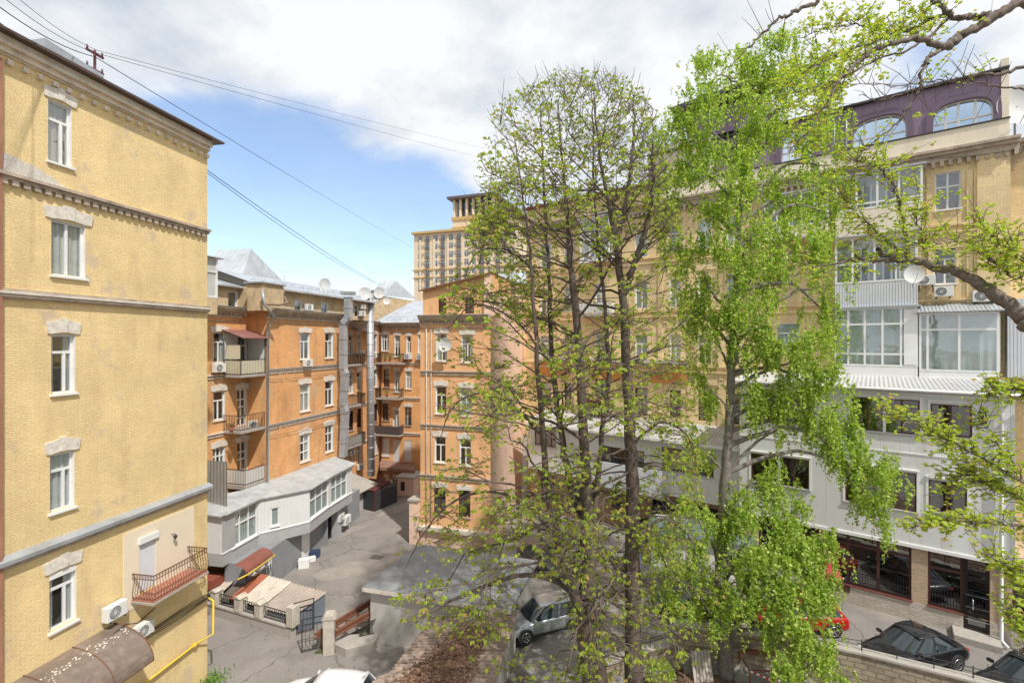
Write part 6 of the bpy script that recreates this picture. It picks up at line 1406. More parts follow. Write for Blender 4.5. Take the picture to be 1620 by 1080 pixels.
# red umbrella / bonnet seen in shop front: red parasol
p = Vector(FAg.pt(FAg.uat(1312, .9), .9, 2.0)); o = empty('red_parasol', p, 0, 'closed-top red parasol by the left shop window, mostly behind foliage', 'parasol')
b = MB(); b.tube([(0, 0, 2.35), (0, 0, 2.2), (0, 0, 1.55)], [.02, .2, .6], 8, smooth=False); b.build('canopy', flat('red_canvas', (.40, .03, .05), .7), o, T((0, 0, 0))); MB().tube([(0, 0, 0), (0, 0, 2.4)], .03, 6).build('pole', M_white, o, T((0, 0, 0)))
# ================================================================== TREES
trng = random.Random(11)
M_bark = mat('chestnut_bark', (.115, .088, .070), .95, var=.3, vscale=4, fine=.3, bump=3, bscale=9, dirt=(.05, .04, .03), dirt_amt=.6, dscale=2)
M_barkg = mat('grey_birch_bark', (.20, .175, .155), .95, var=.3, vscale=5, fine=.3, bump=3, bscale=9, dirt=(.10, .08, .07), dirt_amt=.7, dscale=2)
M_twig = mat('twig_bark', (.17, .135, .105), .95, var=.3, vscale=3, bump=0)
M_chest = leafmat('chestnut_young_leaves', (.25, .34, .04), (.46, .54, .09), (.56, .36, .14), .14, .5)
M_birch = leafmat('birch_bright_leaves', (.20, .33, .04), (.46, .56, .10), (.62, .68, .24), .18, .5)
M_maple = leafmat('maple_spring_leaves', (.34, .44, .05), (.54, .60, .12), (.60, .42, .16), .12, .5)
class Tubes:
    """fast tube batch"""
    def __init__(s): s.V = []; s.Fc = []; s.n = 0
    def add(s, pts, r0, r1, k=5, radii=None):
        P = np.array([tuple(p) for p in pts], float); m = len(P)
        Tn = np.gradient(P, axis=0); Tn /= np.linalg.norm(Tn, axis=1)[:, None]+1e-9
        ref = np.array([.31, .23, .92]) if abs(Tn[0][2]) < .8 else np.array([1., .1, .05])
        A = np.cross(Tn, ref); A /= np.linalg.norm(A, axis=1)[:, None]+1e-9; B = np.cross(Tn, A)
        R = np.array(radii) if radii is not None else np.linspace(r0, r1, m); g = np.arange(k)*2*math.pi/k
        V = P[:, None]+(A[:, None]*np.cos(g)[None, :, None]+B[:, None]*np.sin(g)[None, :, None])*R[:, None, None]
        s.V.append(V.reshape(-1, 3)); i = np.arange(m-1)[:, None]*k; j = np.arange(k)[None]; j2 = (j+1) % k
        s.Fc.append(np.stack([i+j, i+j2, i+k+j2, i+k+j], -1).reshape(-1, 4)+s.n); s.n += m*k
    def build(s, name, mm, parent):
        V = np.concatenate(s.V).astype(np.float32); Fc = np.concatenate(s.Fc).astype(np.int32); n = len(Fc)
        me = bpy.data.meshes.new(name); me.vertices.add(len(V)); me.vertices.foreach_set('co', V.ravel()); me.loops.add(n*4); me.loops.foreach_set('vertex_index', Fc.ravel())
        me.polygons.add(n); me.polygons.foreach_set('loop_start', np.arange(0, n*4, 4, dtype=np.int32)); me.polygons.foreach_set('loop_total', np.full(n, 4, np.int32)); me.update(); me.polygons.foreach_set('use_smooth', np.ones(n, bool))
        me.uv_layers.new(name='UVMap'); me.materials.append(mm); o = bpy.data.objects.new(name, me); col.objects.link(o); o.parent = parent; return o
class Leaves:
    def __init__(s): s.C = []; s.D = []; s.S = []; s.Wd = []
    def add(s, c, d, size, wd=.45): s.C.append(tuple(c)); s.D.append(tuple(d)); s.S.append(size); s.Wd.append(wd)
    def build(s, name, mm, parent, tint=None):
        C = np.array(s.C); D = np.array(s.D); S = np.array(s.S)[:, None]; Wd = np.array(s.Wd)[:, None]; n = len(C)
        D /= np.linalg.norm(D, axis=1)[:, None]+1e-9; r = rng.normal(size=(n, 3)); A = np.cross(D, r); A /= np.linalg.norm(A, axis=1)[:, None]+1e-9; N_ = np.cross(D, A)
        # each leaf: two folded halves (base, side, tip) -> 2 quads sharing midrib
        tip = C+D*S; mid = C+D*S*.45-N_*S*.06; L1 = C+D*S*.45+A*S*Wd+N_*S*.10; L2 = C+D*S*.45-A*S*Wd+N_*S*.10
        V = np.stack([C, L1, tip, mid, C, mid, tip, L2], 1).reshape(-1, 3)
        tv = np.repeat(rng.random(n) if tint is None else tint, 2)
        return rawmesh(name, V, 4, mm, parent=parent, tintv=tv)
def spline(P, n):
    P = [np.array(tuple(p), float) for p in P]; P = [2*P[0]-P[1]]+P+[2*P[-1]-P[-2]]; out = []
    segs = len(P)-3
    for i in range(n):
        t = i/(n-1)*segs; k = min(int(t), segs-1); f = t-k; a, b_, c, d = P[k:k+4]
        out.append(.5*((2*b_)+(-a+c)*f+(2*a-5*b_+4*c-d)*f*f+(-a+3*b_-3*c+d)*f**3))
    return out
def lerp_tab(tab, x):
    if x <= tab[0][0]: return tab[0][1]
    for (a, va), (b_, vb) in zip(tab[:-1], tab[1:]):
        if x <= b_: return va+(vb-va)*(x-a)/(b_-a)
    return tab[-1][1]
MPP = 18.0/F     # metres per photo pixel at 18 m
# ------------------------------------------------------------ chestnuts
# crown radius (m) to the left and to the right of the crown axis, by height z; heights follow the photograph
def zpx(py, d=18.0): return CAMZ-(py-CY)*d/F
left_tab = sorted([(zpx(y), x) for y, x in ((100, 880), (125, 850), (150, 790), (190, 768), (250, 752), (320, 748), (400, 725), (480, 690), (560, 682), (640, 690), (720, 680), (800, 655), (880, 625), (940, 605), (1000, 650), (1070, 780))])
right_tab = sorted([(zpx(y), x) for y, x in ((100, 930), (125, 1000), (160, 1035), (250, 1060), (400, 1090), (600, 1110), (800, 1120), (950, 1150), (1070, 1100))])
def in_crown(p):
    s_ = (p[0]/p[1])*F+CX; z = CAMZ+(p[2]-CAMZ)*18/p[1]
    if zpx(1015) < z < zpx(915) and 812 < s_ < 900 and trng.random() < .7: return False
    return lerp_tab(left_tab, z)+trng.uniform(-6, 14) < s_ < lerp_tab(right_tab, z)+trng.uniform(-12, 6) and z < zpx(112)+trng.uniform(-.3, .15)
def chestnut(name, stems, base, label, nb, seed, zmin):
    R = random.Random(seed); o = empty(name, base, 0, label, 'tree', 'old chestnut trees in the yard'); ob = Vector(base); tk = Tubes(); br = Tubes(); tw = Tubes(); lv = Leaves()
    loc = lambda P: [np.array(tuple(p))-np.array(tuple(ob)) for p in P]
    for (P, rad, n, *lsc) in stems:
        lsc = lsc[0] if lsc else 1
        S = spline(P, 46); m = len(S); wob = [np.array([R.uniform(-.035, .035), R.uniform(-.035, .035), 0]) for _ in S]; S = [a+w_ for a, w_ in zip(S, wob)]
        rr_ = [np.interp(i/(m-1)*(len(rad)-1), range(len(rad)), rad)*R.uniform(.95, 1.06) for i in range(m)]; tk.add(loc(S), 0, 0, 10, radii=rr_)
        tot = len(S)-1; az = R.uniform(0, 6.28)
        for i in range(n):
            t = R.uniform(.10, 1.0)**.92; k = min(int(t*tot), tot-1); f = t*tot-k; p = S[k]*(1-f)+S[k+1]*f
            if p[2] < zmin: continue
            az += 2.4+R.uniform(-.5, .5); rb = rr_[k]; z = p[2]
            low = max(0, min(1, (15.5-z)/9)); top = max(0, (z-19)/7)
            Lb = R.uniform(2.6, 6.4)*(1-.30*top)*lsc
            # stretch towards the side the photo shows the long limbs on
            dx, dy = math.cos(az), math.sin(az)*.75
            if dx < 0: Lb *= 1.2
            up = R.uniform(.15, .95)+.7*top-.2*low; dr = .2+R.uniform(.2, 1.1)*low
            Q = []; n_ = 8; bx, by = R.uniform(-.12, .12), R.uniform(-.12, .12)
            for j in range(n_+1):
                s_ = j/n_; h = Lb*s_; zz_ = Lb*(up*s_-dr*s_*s_)+(.25*Lb*s_**4*low)
                Q.append(p+np.array([dx*h*(1-.1*s_*top)+bx*Lb*s_*s_*3+.05*Lb*math.sin(j*1.7+az)*s_, dy*h+by*Lb*s_*s_*3+.05*Lb*math.cos(j*1.9+az)*s_, zz_+.05*Lb*math.sin(j*2.3+az*3)*s_]))
            # cut at crown
            cut = len(Q)
            for j in range(2, len(Q)):
                if not in_crown(Q[j]): cut = j; break
            Q = Q[:cut]
            if len(Q) < 3: continue
            r0 = min(rb*.36, .010+.008*Lb); br.add(loc(Q), r0, r0*.25, 6)
            ns = int(len(Q)*1.5)
            for u in range(ns):
                s_ = R.uniform(.25, 1)**.8*(len(Q)-1); kk_ = min(int(s_), len(Q)-2); q = Q[kk_]*(1-(s_-kk_))+Q[kk_+1]*(s_-kk_); d_ = Q[kk_+1]-Q[kk_]; d_ /= np.linalg.norm(d_)+1e-9
                sd = np.cross(d_, [0, 0, 1]); sd /= np.linalg.norm(sd)+1e-9; sg = R.choice((-1, 1)); L2 = R.uniform(.6, 1.7)*(1-.35*s_/len(Q)); e = d_*.6+sd*sg*R.uniform(.4, 1)+np.array([0, 0, R.uniform(-.5, .5)-.25*low+.4*top]); e /= np.linalg.norm(e)
                W_ = [q+e*L2*a+np.array([0, 0, (-.35*low+.15)*a*a*L2+.12*a**4])+np.array([R.uniform(-1, 1), R.uniform(-1, 1), R.uniform(-1, 1)])*.04*a for a in (0, .33, .66, 1)]
                if not in_crown(W_[2]): continue
                tw.add(loc(W_), .013, .006, 4)
                for v_ in range(R.choice((3, 3, 4, 4))):
                    s3 = R.uniform(.25, 1)*3; k3 = min(int(s3), 2); c = W_[k3]*(1-(s3-k3))+W_[k3+1]*(s3-k3)
                    e3 = e*.5+np.array([R.gauss(0, 1), R.gauss(0, 1), R.gauss(0, .6)+.15])*.6; e3 /= np.linalg.norm(e3); L3 = R.uniform(.18, .55); mid = c+e3*L3*.5+np.array([0, 0, -.04*low*2]); end = c+e3*L3+np.array([0, 0, .08])
                    if not in_crown(end): continue
                    tw.add(loc([c, mid, end]), .007, .004, 3)
                    for cl_ in range(1):
                        ce = end if cl_ == 0 else mid; sz = R.uniform(.07, .165)*(.85 if top > .3 else 1.05)
                        a0 = R.uniform(0, 6.28); stem = ce+np.array([R.gauss(0, .04), R.gauss(0, .04), R.uniform(-.02, .05)])
                        for l in range(R.choice((4, 5, 5, 6))):
                            a = a0+l*1.25; op = R.uniform(.35, 1.1); lv.add(stem-np.array(tuple(ob)), (math.cos(a)*op, math.sin(a)*op, -R.uniform(.4, 1.1)), sz*R.uniform(.8, 1.2), .27)
    tk.build('trunk', M_bark, o); br.build('branches', M_bark, o); tw.build('twigs', M_twig, o); lv.build('foliage', M_chest, o); print(name, 'leaves', len(lv.C)); return o
def PX(L_, d): return [ray(x, y, d+(q[0] if q else 0)) for (x, y, *q) in L_]
zA = 0.9
A1 = PX([(948, 1195), (942, 1100), (936, 1040), (926, 965), (932, 880), (928, 790), (924, 700), (918, 600), (911, 500), (903, 420), (896, 330), (888, 240), (882, 160)], 18)
A2 = PX([(936, 1030), (922, 975, -.2), (905, 930, -.4), (893, 890, -.5), (880, 840, -.6), (866, 770, -.8), (858, 690, -1.), (852, 600, -1.1), (846, 500, -1.2), (838, 400, -1.2), (826, 300, -1.2), (812, 210, -1.1)], 18)
A3 = PX([(928, 880, .1), (912, 800, .5), (898, 745, .7), (886, 675, .9), (876, 600, 1.0), (872, 520, 1.1), (868, 430, 1.2), (862, 330, 1.2), (858, 240, 1.1), (856, 165, 1)], 18)
A4_ = PX([(935, 860), (946, 770, .4), (952, 690, .6), (962, 600, .8), (958, 500, 1), (948, 400, 1.2), (940, 300, 1.3), (938, 200, 1.3), (936, 135, 1.3)], 18)
LL = [(PX([(905, 935), (870, 915, -.1), (830, 909, -.3), (790, 918, -.5), (740, 938, -.6), (690, 962, -.7), (655, 985, -.8)], 18), [.10, .085, .07, .05, .02], 9, .34),
      (PX([(890, 870), (842, 805, .1), (780, 778, .2), (720, 792, .2), (672, 840, .1), (640, 900, 0)], 18), [.07, .055, .045, .03, .015], 11, .34),
      (PX([(868, 700), (815, 645, -.4), (760, 622, -.8), (715, 645, -1), (695, 700, -1.2)], 18), [.06, .05, .04, .03, .012], 7, .36),
      (PX([(862, 560), (812, 505, .3), (752, 482, .5), (708, 520, .6)], 18), [.05, .04, .03, .012], 9, .36),
      (PX([(850, 430), (800, 395, -.3), (755, 400, -.5), (735, 440, -.6)], 18), [.045, .035, .025, .012], 7, .36)]
LR = [(PX([(1003, 865), (1045, 822, .2), (1088, 845, .4), (1112, 905, .5)], 18.6), [.06, .05, .035, .014], 6, .36), (PX([(998, 705), (1045, 668, -.3), (1088, 690, -.5), (1105, 740, -.6)], 18.6), [.055, .045, .03, .012], 7, .36),
      (PX([(1003, 960), (960, 925, -.5), (925, 960, -.9), (900, 1020, -1.1)], 18.6), [.06, .05, .035, .014], 4, .36)]
bA = Vector((A1[0].x, A1[0].y, .6))
chestnut('chestnut_tree', [(A1, [.56, .50, .42, .27, .21, .18, .16, .13, .08, .045, .015], 40), (A2, [.24, .2, .16, .13, .10, .07, .04, .015], 46), (A3, [.15, .14, .12, .10, .07, .045, .015], 32), (A4_, [.12, .10, .08, .06, .04, .015], 24)]+LL, (A1[0].x, A1[0].y, h_all(A1[0].x, A1[0].y)), 'old chestnut with several leaning stems and sparse young leaves, left of the straight trunk', 0, 3, 4.2)
B1 = PX([(1004, 1195), (1003, 1100), (1003, 1040), (1002, 960), (1001, 860), (1000, 760), (997, 690), (993, 600), (988, 500), (981, 430), (974, 378), (962, 320), (950, 250), (942, 180), (938, 130)], 18.6)
B2 = PX([(975, 385), (988, 330, .3), (998, 270, .5), (1003, 210, .7), (1002, 150, .8)], 18.6)
B3 = PX([(985, 470), (1006, 410, -.5), (1024, 350, -.8), (1034, 290, -1), (1032, 220, -1)], 18.6)
chestnut('chestnut_tree', [(B1, [.40, .35, .32, .29, .25, .22, .19, .16, .13, .09, .06, .035, .015], 62), (B2, [.12, .09, .06, .02], 16), (B3, [.13, .1, .07, .02], 16)]+LR, (B1[0].x, B1[0].y, h_all(B1[0].x, B1[0].y)), 'chestnut with one tall straight dark trunk in the garden bed', 0, 8, 3.2)
# named limb over the garage: arching low branch + a small red rag tied to the trunk
b = MB(); p = ray(927, 838, 17.55); b.obox((0, 0, 0), (.06, 0, 0), (0, .03, 0), (0.02, 0, .28)); b.obox((.03, 0, -.4), (.04, 0, 0), (0, .02, 0), (.03, 0, .22)); g = b.build('red_ribbon', flat('red_cloth', (.42, .03, .03), .8), bevel=.01); g.location = p; tag(g, 'torn red cloth strip tied to the leaning chestnut trunk', 'ribbon')

# ------------------------------------------------------------ weeping birch / poplar
def weeping():
    R = random.Random(21); d0 = 21.0
    trunk = PX([(1152, 1120), (1146, 1000), (1140, 920), (1144, 830), (1149, 740), (1154, 650), (1158, 560), (1163, 470), (1168, 380), (1174, 300), (1184, 220), (1192, 140), (1196, 80)], d0)
    o = empty('weeping_birch', (trunk[0].x, trunk[0].y, h_all(trunk[0].x, trunk[0].y)), 0, 'tall grey-barked birch with bright green hanging foliage right of the chestnuts', 'tree'); ob = np.array(tuple(o.location))
    tk = Tubes(); tw = Tubes(); lv = Leaves(); S = spline(trunk, 50); rad = [.34, .30, .27, .24, .20, .17, .15, .12, .10, .08, .05, .035, .02]
    S = [s_+np.array([R.uniform(-.03, .03), R.uniform(-.03, .03), 0]) for s_ in S]
    tk.add([s_-ob for s_ in S], 0, 0, 12, radii=[np.interp(i/49*12, range(13), rad)*R.uniform(.94, 1.08) for i in range(50)])
    # clumps: px, py, rx, ry, depth offset, density
    CL = [(1190, 95, 60, 45, 0), (1068, 235, 34, 45, .2), (1066, 325, 36, 45, .2), (1078, 405, 36, 42, .2), (1085, 490, 34, 40, .2), (1210, 120, 55, 45, .5), (1130, 130, 55, 45, -.5), (1235, 150, 65, 55, .4), (1090, 190, 45, 55, .3), (1160, 200, 70, 60, -1), (1230, 230, 60, 60, .5), (1080, 270, 38, 50, .2), (1140, 285, 65, 55, -1), (1215, 310, 65, 50, .0),
          (1265, 330, 50, 45, .8), (1290, 190, 42, 50, .8), (1312, 275, 34, 45, .9), (1320, 350, 26, 40, .6), (1275, 110, 40, 35, .9), (1120, 360, 60, 55, -.6), (1190, 390, 60, 50, -1.2), (1110, 440, 48, 50, .3), (1170, 470, 55, 55, -.8),
          (1255, 400, 45, 55, -.5), (1295, 415, 35, 50, -.4), (1300, 470, 22, 55, -.2), (1315, 520, 12, 45, -.1), (1230, 445, 40, 45, 0), (1120, 530, 42, 45, .2), (1185, 545, 45, 40, -.7),
          (1235, 555, 55, 35, -1), (1280, 580, 45, 50, -1), (1300, 640, 45, 55, -.8), (1225, 620, 45, 50, -.6), (1330, 690, 35, 50, -.7), (1345, 740, 45, 45, -.6), (1375, 760, 38, 50, -.5), (1400, 800, 18, 55, -.5), (1250, 680, 25, 35, -.3), (1200, 640, 30, 40, -.3),
          (1115, 625, 32, 40, .3), (1110, 720, 28, 35, .2), (1230, 760, 30, 30, -.5), (1210, 800, 50, 35, -1), (1265, 830, 45, 40, -1.2), (1100, 830, 40, 40, -.6), (1190, 860, 55, 45, -1.4), (1250, 890, 60, 45, -1.5), (1290, 880, 34, 46, -1.3), (1080, 900, 50, 45, -.9), (1100, 955, 60, 40, -1.0),
          (1170, 930, 55, 40, -1.6), (1262, 950, 48, 45, -1.8), (1235, 960, 50, 40, -2), (1296, 1022, 36, 45, -2.1), (1260, 1030, 45, 45, -2.2), (1325, 1072, 32, 34, -2.3)]
    for (px, py, rx, ry, dd_) in CL:
        c = np.array(tuple(ray(px, py, d0+dd_))); m = (d0+dd_)/F; RX, RY = rx*m, ry*m
        # limb from trunk
        za = min(max(c[2]+R.uniform(-2.2, -.3)+(2.6 if px > 1290 and py > 480 else 0)-(0 if py < 500 else 0), S[3][2]), S[-3][2]); k = min(range(len(S)), key=lambda i: abs(S[i][2]-za)); s_ = S[k]
        if np.linalg.norm((c-s_)[:2]) > .8:
            mid = (s_+c)/2+np.array([R.uniform(-.2, .2), R.uniform(-.3, .3), .25*np.linalg.norm(c-s_)*(.6 if px < 1290 else 1)]); Q = spline([s_, mid, c+np.array([0, 0, RY*.3])], 12); Q = [q+np.array([R.gauss(0, .03), R.gauss(0, .03), R.gauss(0, .03)])*(i > 0) for i, q in enumerate(Q)]
            r0 = .03+.02*np.linalg.norm(c-s_); tk.add([q-ob for q in Q], min(r0, .13), .018, 6)
        ns = int(rx*ry/15); SUB = [(R.uniform(0, 6.28), R.random()**.5, R.gauss(0, .5)) for _ in range(9)]
        for _ in range(ns):
            a, r_, b_ = R.choice(SUB); a += R.gauss(0, .28); b_ += R.gauss(0, .16); r_ = abs(r_+R.gauss(0, .16))
            st = c+np.array([RX*r_*math.cos(a), max(RX, .9)*.8*b_, RY*r_*math.sin(a)*1.0+RY*.25])
            Ls = R.uniform(.25, .85)*(1.25 if py > 450 else .8); e = np.array([R.gauss(0, .35), R.gauss(0, .35), 0.]); n_ = 4
            W_ = [st+e*Ls*(1-math.exp(-2*t))*.7+np.array([0, 0, .12*Ls*math.sin(min(1, t*2)*3.14)-Ls*t**1.3]) for t in np.linspace(0, 1, n_+1)]
            tw.add([q-ob for q in W_], .006, .003, 3)
            nl = int(Ls/.034)
            for l in range(nl):
                t = (l+R.random())/nl*n_; kk_ = min(int(t), n_-1); q = W_[kk_]*(1-(t-kk_))+W_[kk_+1]*(t-kk_)
                lv.add(q-ob+np.array([R.gauss(0, .03), R.gauss(0, .03), R.gauss(0, .02)]), (R.gauss(0, .7), R.gauss(0, .7), -.5+R.gauss(0, .5)), R.uniform(.06, .155), .40)
    # bare dead twigs
    tk.build('trunk', M_barkg, o); tw.build('twigs', M_twig, o); lv.build('foliage', M_birch, o); print('birch leaves', len(lv.C))
weeping()
# ------------------------------------------------------------ foreground maple limbs (tree stands outside the frame at the right)
def maple():
    R = random.Random(31); b0 = Vector((10.4, 8.0, hg(10.4, 8))); o = empty('maple_tree', b0, 0, 'near maple reaching in from the right with crooked limbs and yellow-green leaves', 'tree'); ob = np.array(tuple(b0))
    tk = Tubes(); tw = Tubes(); lv = Leaves()
    trunk = [b0, b0+Vector((.1, .1, 6)), b0+Vector((0, .3, 12)), b0+Vector((-.2, .2, 16)), b0+Vector((0, 0, 22))]; tk.add([np.array(tuple(p))-ob for p in spline(trunk, 24)], .34, .10, 12)
    def limb(P, r0, r1, dens, d=7.5, leaves=(.5, 1.), spread=.5, updir=.2, root=True, lsz=(.045, .078), twl=(.2, .7), bare=0.):
        Q = [np.array(tuple(ray(x, y, d+(q[0] if q else 0)))) for (x, y, *q) in P]
        if root: Q = [np.array(tuple(trunk[0]+Vector((-.1, .1, 0))))*np.array([1, 1, 0])+np.array([0, 0, Q[0][2]-.8*(1 if P[0][1] > 300 else 1)])]+Q
        S = spline(Q, 14+4*len(Q)); S = [q+np.array([R.gauss(0, .012), R.gauss(0, .02), R.gauss(0, .012)]) for q in S]
        radii = [(r0+(r1-r0)*(i/(len(S)-1))**.8)*R.uniform(.9, 1.12) for i in range(len(S))]; tk.add([q-ob for q in S], 0, 0, 8, radii=radii)
        L_ = sum(np.linalg.norm(S[i+1]-S[i]) for i in range(len(S)-1))
        for _ in range(int(L_*dens)):
            t = R.uniform(leaves[0], leaves[1])*(len(S)-1); k = min(int(t), len(S)-2); q = S[k]*(1-(t-k))+S[k+1]*(t-k); dr_ = S[k+1]-S[k]; dr_ /= np.linalg.norm(dr_)+1e-9
            e = dr_*R.uniform(.1, .8)+np.array([R.gauss(0, spread), R.gauss(0, spread), R.gauss(0, spread)+updir]); e /= np.linalg.norm(e); L2 = R.uniform(*twl)
            W_ = [q, q+e*L2*.5+np.array([R.gauss(0, .03), 0, R.gauss(0, .03)]), q+e*L2+np.array([0, 0, .05*L2])]
            tw.add([w_-ob for w_ in W_], .0065, .003, 4)
            if R.random() < bare: continue
            for l in range(int(L2/.055)+1):
                f = R.uniform(.25, 1.05)*2; kk_ = min(int(f), 1); c = W_[kk_]*(1-(f-kk_))+W_[kk_+1]*(f-kk_); st = c+np.array([R.gauss(0, .03), R.gauss(0, .03), R.gauss(0, .025)])
                a0 = R.uniform(0, 6.28); sz = R.uniform(*lsz); base = np.array([math.cos(a0), math.sin(a0), R.uniform(-.6, .3)]); base /= np.linalg.norm(base); sd = np.cross(base, [0, 0, 1]); 
                for k3 in (-1, 0, 1): lv.add(st-ob, base+sd*k3*.8, sz*(1 if k3 == 0 else .8), .3)
    # upper crooked limb and forks
    limb([(1640, 8), (1571, 30), (1520, 58), (1492, 76)], .075, .06, 1.5, bare=.8)
    limb([(1492, 76), (1452, 62, -.1), (1424, 65, -.2), (1384, 79, -.3), (1358, 98, -.4), (1332, 122, -.5), (1310, 158, -.6), (1284, 200, -.7), (1248, 239, -.8)], .05, .008, 14, leaves=(.1, 1), root=False, twl=(.2, .55))
    limb([(1575, 28), (1552, 25, .2), (1522, 30, .2), (1500, 22, .2), (1478, 0, .2), (1465, -20, .2)], .055, .03, 9, root=False, leaves=(.4, 1))
    limb([(1500, 24, .2), (1470, 30, .3), (1445, 46, .4), (1424, 52, .5), (1380, 66, .5), (1340, 80, .5), (1300, 100, .5), (1262, 118, .5), (1230, 150, .5)], .028, .008, 26, root=False, leaves=(.1, 1), twl=(.2, .6))
    limb([(1450, 50, .4), (1400, 50, .6), (1360, 40, .7), (1310, 45, .7), (1270, 60, .7)], .02, .006, 22, root=False, leaves=(.1, 1))
    limb([(1492, 76, .0), (1470, 92, -.1), (1460, 109, -.2), (1453, 135, -.2), (1449, 152, -.2), (1436, 172, -.2), (1425, 190, -.2)], .03, .012, 4, root=False, bare=.7)
    limb([(1425, 190, -.2), (1392, 216, -.2), (1365, 240, 0), (1340, 262, 0)], .014, .005, 8, root=False, bare=.5)
    limb([(1500, 30, .3), (1440, 78, .1), (1390, 92, 0), (1340, 118, -.1), (1300, 138, -.2), (1240, 150, -.2)], .022, .006, 14, root=False, leaves=(.3, 1))
    limb([(1640, 110, .6), (1580, 118, .6), (1540, 118, .6), (1503, 130, .5), (1450, 140, .5), (1397, 158, .5), (1360, 150, .5)], .035, .006, 6, root=True, leaves=(.3, 1), bare=.85, twl=(.2, .6))
    limb([(1640, 150, .5), (1580, 138, .5), (1530, 128, .5), (1480, 128, .5), (1420, 135, .5), (1350, 133, .5)], .02, .005, 7, root=True, leaves=(.3, 1), bare=.95)
    limb([(1320, -30, 1), (1294, 0, 1), (1260, 18, 1), (1232, 31, 1), (1205, 55, 1), (1180, 79, 1), (1150, 110, 1)], .045, .008, 4, root=False, bare=.9, leaves=(.2, 1))
    # middle thick limb
    limb([(1660, 540, -.8), (1620, 507, -.7), (1588, 475, -.6), (1555, 451, -.5), (1515, 432, -.3), (1472, 420, -.1), (1446, 412, 0), (1422, 411, 0), (1385, 395, .1)], .13, .03, 5, leaves=(.5, 1), twl=(.15, .4))
    limb([(1422, 411, 0), (1385, 412, .1), (1350, 410, .2), (1316, 418, .3), (1280, 425, .4), (1250, 440, .4)], .035, .008, 9, root=False, leaves=(.1, 1))
    limb([(1438, 409, 0), (1434, 380, 0), (1428, 345, 0), (1418, 300, 0), (1405, 280, 0), (1390, 266, .1), (1369, 258, .1), (1345, 258, .1)], .03, .007, 24, root=False, leaves=(.05, 1), twl=(.25, .75), spread=.7)
    limb([(1445, 412, .3), (1400, 380, .3), (1370, 350, .3), (1345, 330, .3), (1330, 300, .3)], .02, .005, 26, root=False, leaves=(.15, 1), twl=(.25, .6), spread=.7)
    limb([(1470, 420, .1), (1460, 380, .2), (1450, 340, .2), (1448, 300, .2)], .015, .005, 24, root=False, leaves=(.1, 1), twl=(.2, .6), spread=.7)
    limb([(1640, 372, .4), (1600, 378, .4), (1560, 383, .4), (1510, 382, .4), (1470, 388, .4)], .012, .004, 8, root=True, leaves=(.3, 1), bare=.5)
    limb([(1660, 440, -1), (1630, 420, -1), (1605, 400, -1), (1575, 380, -1), (1550, 350, -1)], .02, .005, 13, root=True, leaves=(.3, 1), twl=(.15, .5), spread=.7)
    limb([(1660, 420, -.6), (1610, 440, -.6), (1580, 420, -.6), (1552, 395, -.6)], .02, .005, 12, root=True, leaves=(.3, 1), twl=(.15, .5), spread=.7)
    # lower thin leafy sprays
    limb([(1660, 790, -1), (1620, 765, -1), (1580, 740, -1), (1541, 718, -1), (1510, 700, -.9), (1485, 690, -.9), (1440, 668, -.9), (1391, 646, -.9)], .022, .004, 20, leaves=(.25, 1), twl=(.1, .38), lsz=(.05, .08))
    limb([(1620, 765, -.9), (1580, 700, -.9), (1560, 670, -.9), (1550, 650, -.9)], .01, .004, 22, root=False, leaves=(.1, 1), twl=(.1, .4), lsz=(.05, .08))
    limb([(1660, 845, -1), (1620, 832, -1), (1565, 828, -1), (1513, 827, -1), (1480, 830, -1), (1444, 834, -1)], .014, .004, 20, leaves=(.3, 1), twl=(.1, .3), lsz=(.05, .08))
    limb([(1660, 800, -.8), (1620, 790, -.8), (1570, 770, -.8), (1530, 750, -.8), (1500, 770, -.8)], .014, .004, 22, leaves=(.3, 1), twl=(.1, .4), lsz=(.05, .08))
    limb([(1660, 640, -1), (1625, 625, -1), (1590, 612, -1), (1565, 622, -1)], .012, .004, 20, leaves=(.3, 1), twl=(.1, .3))
    limb([(1670, 960, -1.4), (1630, 930, -1.4), (1600, 905, -1.4), (1570, 880, -1.4)], .014, .004, 14, leaves=(.3, 1), twl=(.1, .35))
    limb([(1670, 1050, -1.4), (1640, 1010, -1.4), (1610, 990, -1.4), (1590, 960, -1.4)], .014, .004, 13, leaves=(.3, 1), twl=(.1, .3))
    tk.build('limbs', M_bark2, o); tw.build('twigs', M_twig, o); lv.build('foliage', M_maple, o); print('maple leaves', len(lv.C))
M_bark2 = mat('maple_bark', (.17, .135, .11), .95, var=.3, vscale=8, fine=.3, bump=2, bscale=25, dirt=(.06, .05, .04), dirt_amt=.6, dscale=4)
maple()
# small shrubs at the garden wall and ivy
def bush(px, py, rx, n, label, d=None):
    p = gpt(px, py); R = random.Random(px); o = empty('green_shrub', p, 0, label, 'shrub'); lv = Leaves(); tw = Tubes()
    for k in range(14): a = R.uniform(0, 6.28); tw.add([np.zeros(3), np.array([math.cos(a)*rx*.4, math.sin(a)*rx*.4, rx*.8]), np.array([math.cos(a)*rx*.8, math.sin(a)*rx*.8, rx*1.2])], .015, .004, 4)
    for k in range(n):
        v = np.array([R.gauss(0, 1), R.gauss(0, 1), R.gauss(0, 1)]); v /= np.linalg.norm(v); v *= rx*R.uniform(.6, 1.05); v[2] = abs(v[2])*1.1+.1; lv.add(v, (R.gauss(0, 1), R.gauss(0, 1), R.gauss(0, 1)), R.uniform(.07, .13), .4)
    tw.build('stems', M_twig, o); lv.build('foliage', M_birch, o)
bush(1075, 925, 1.1, 2200, 'round green shrub in front of the white garage wall'); bush(1190, 900, 1.2, 2000, 'green shrub under the birch beside the white garage'); bush(1275, 985, .9, 1500, 'green shrub beside the red car')
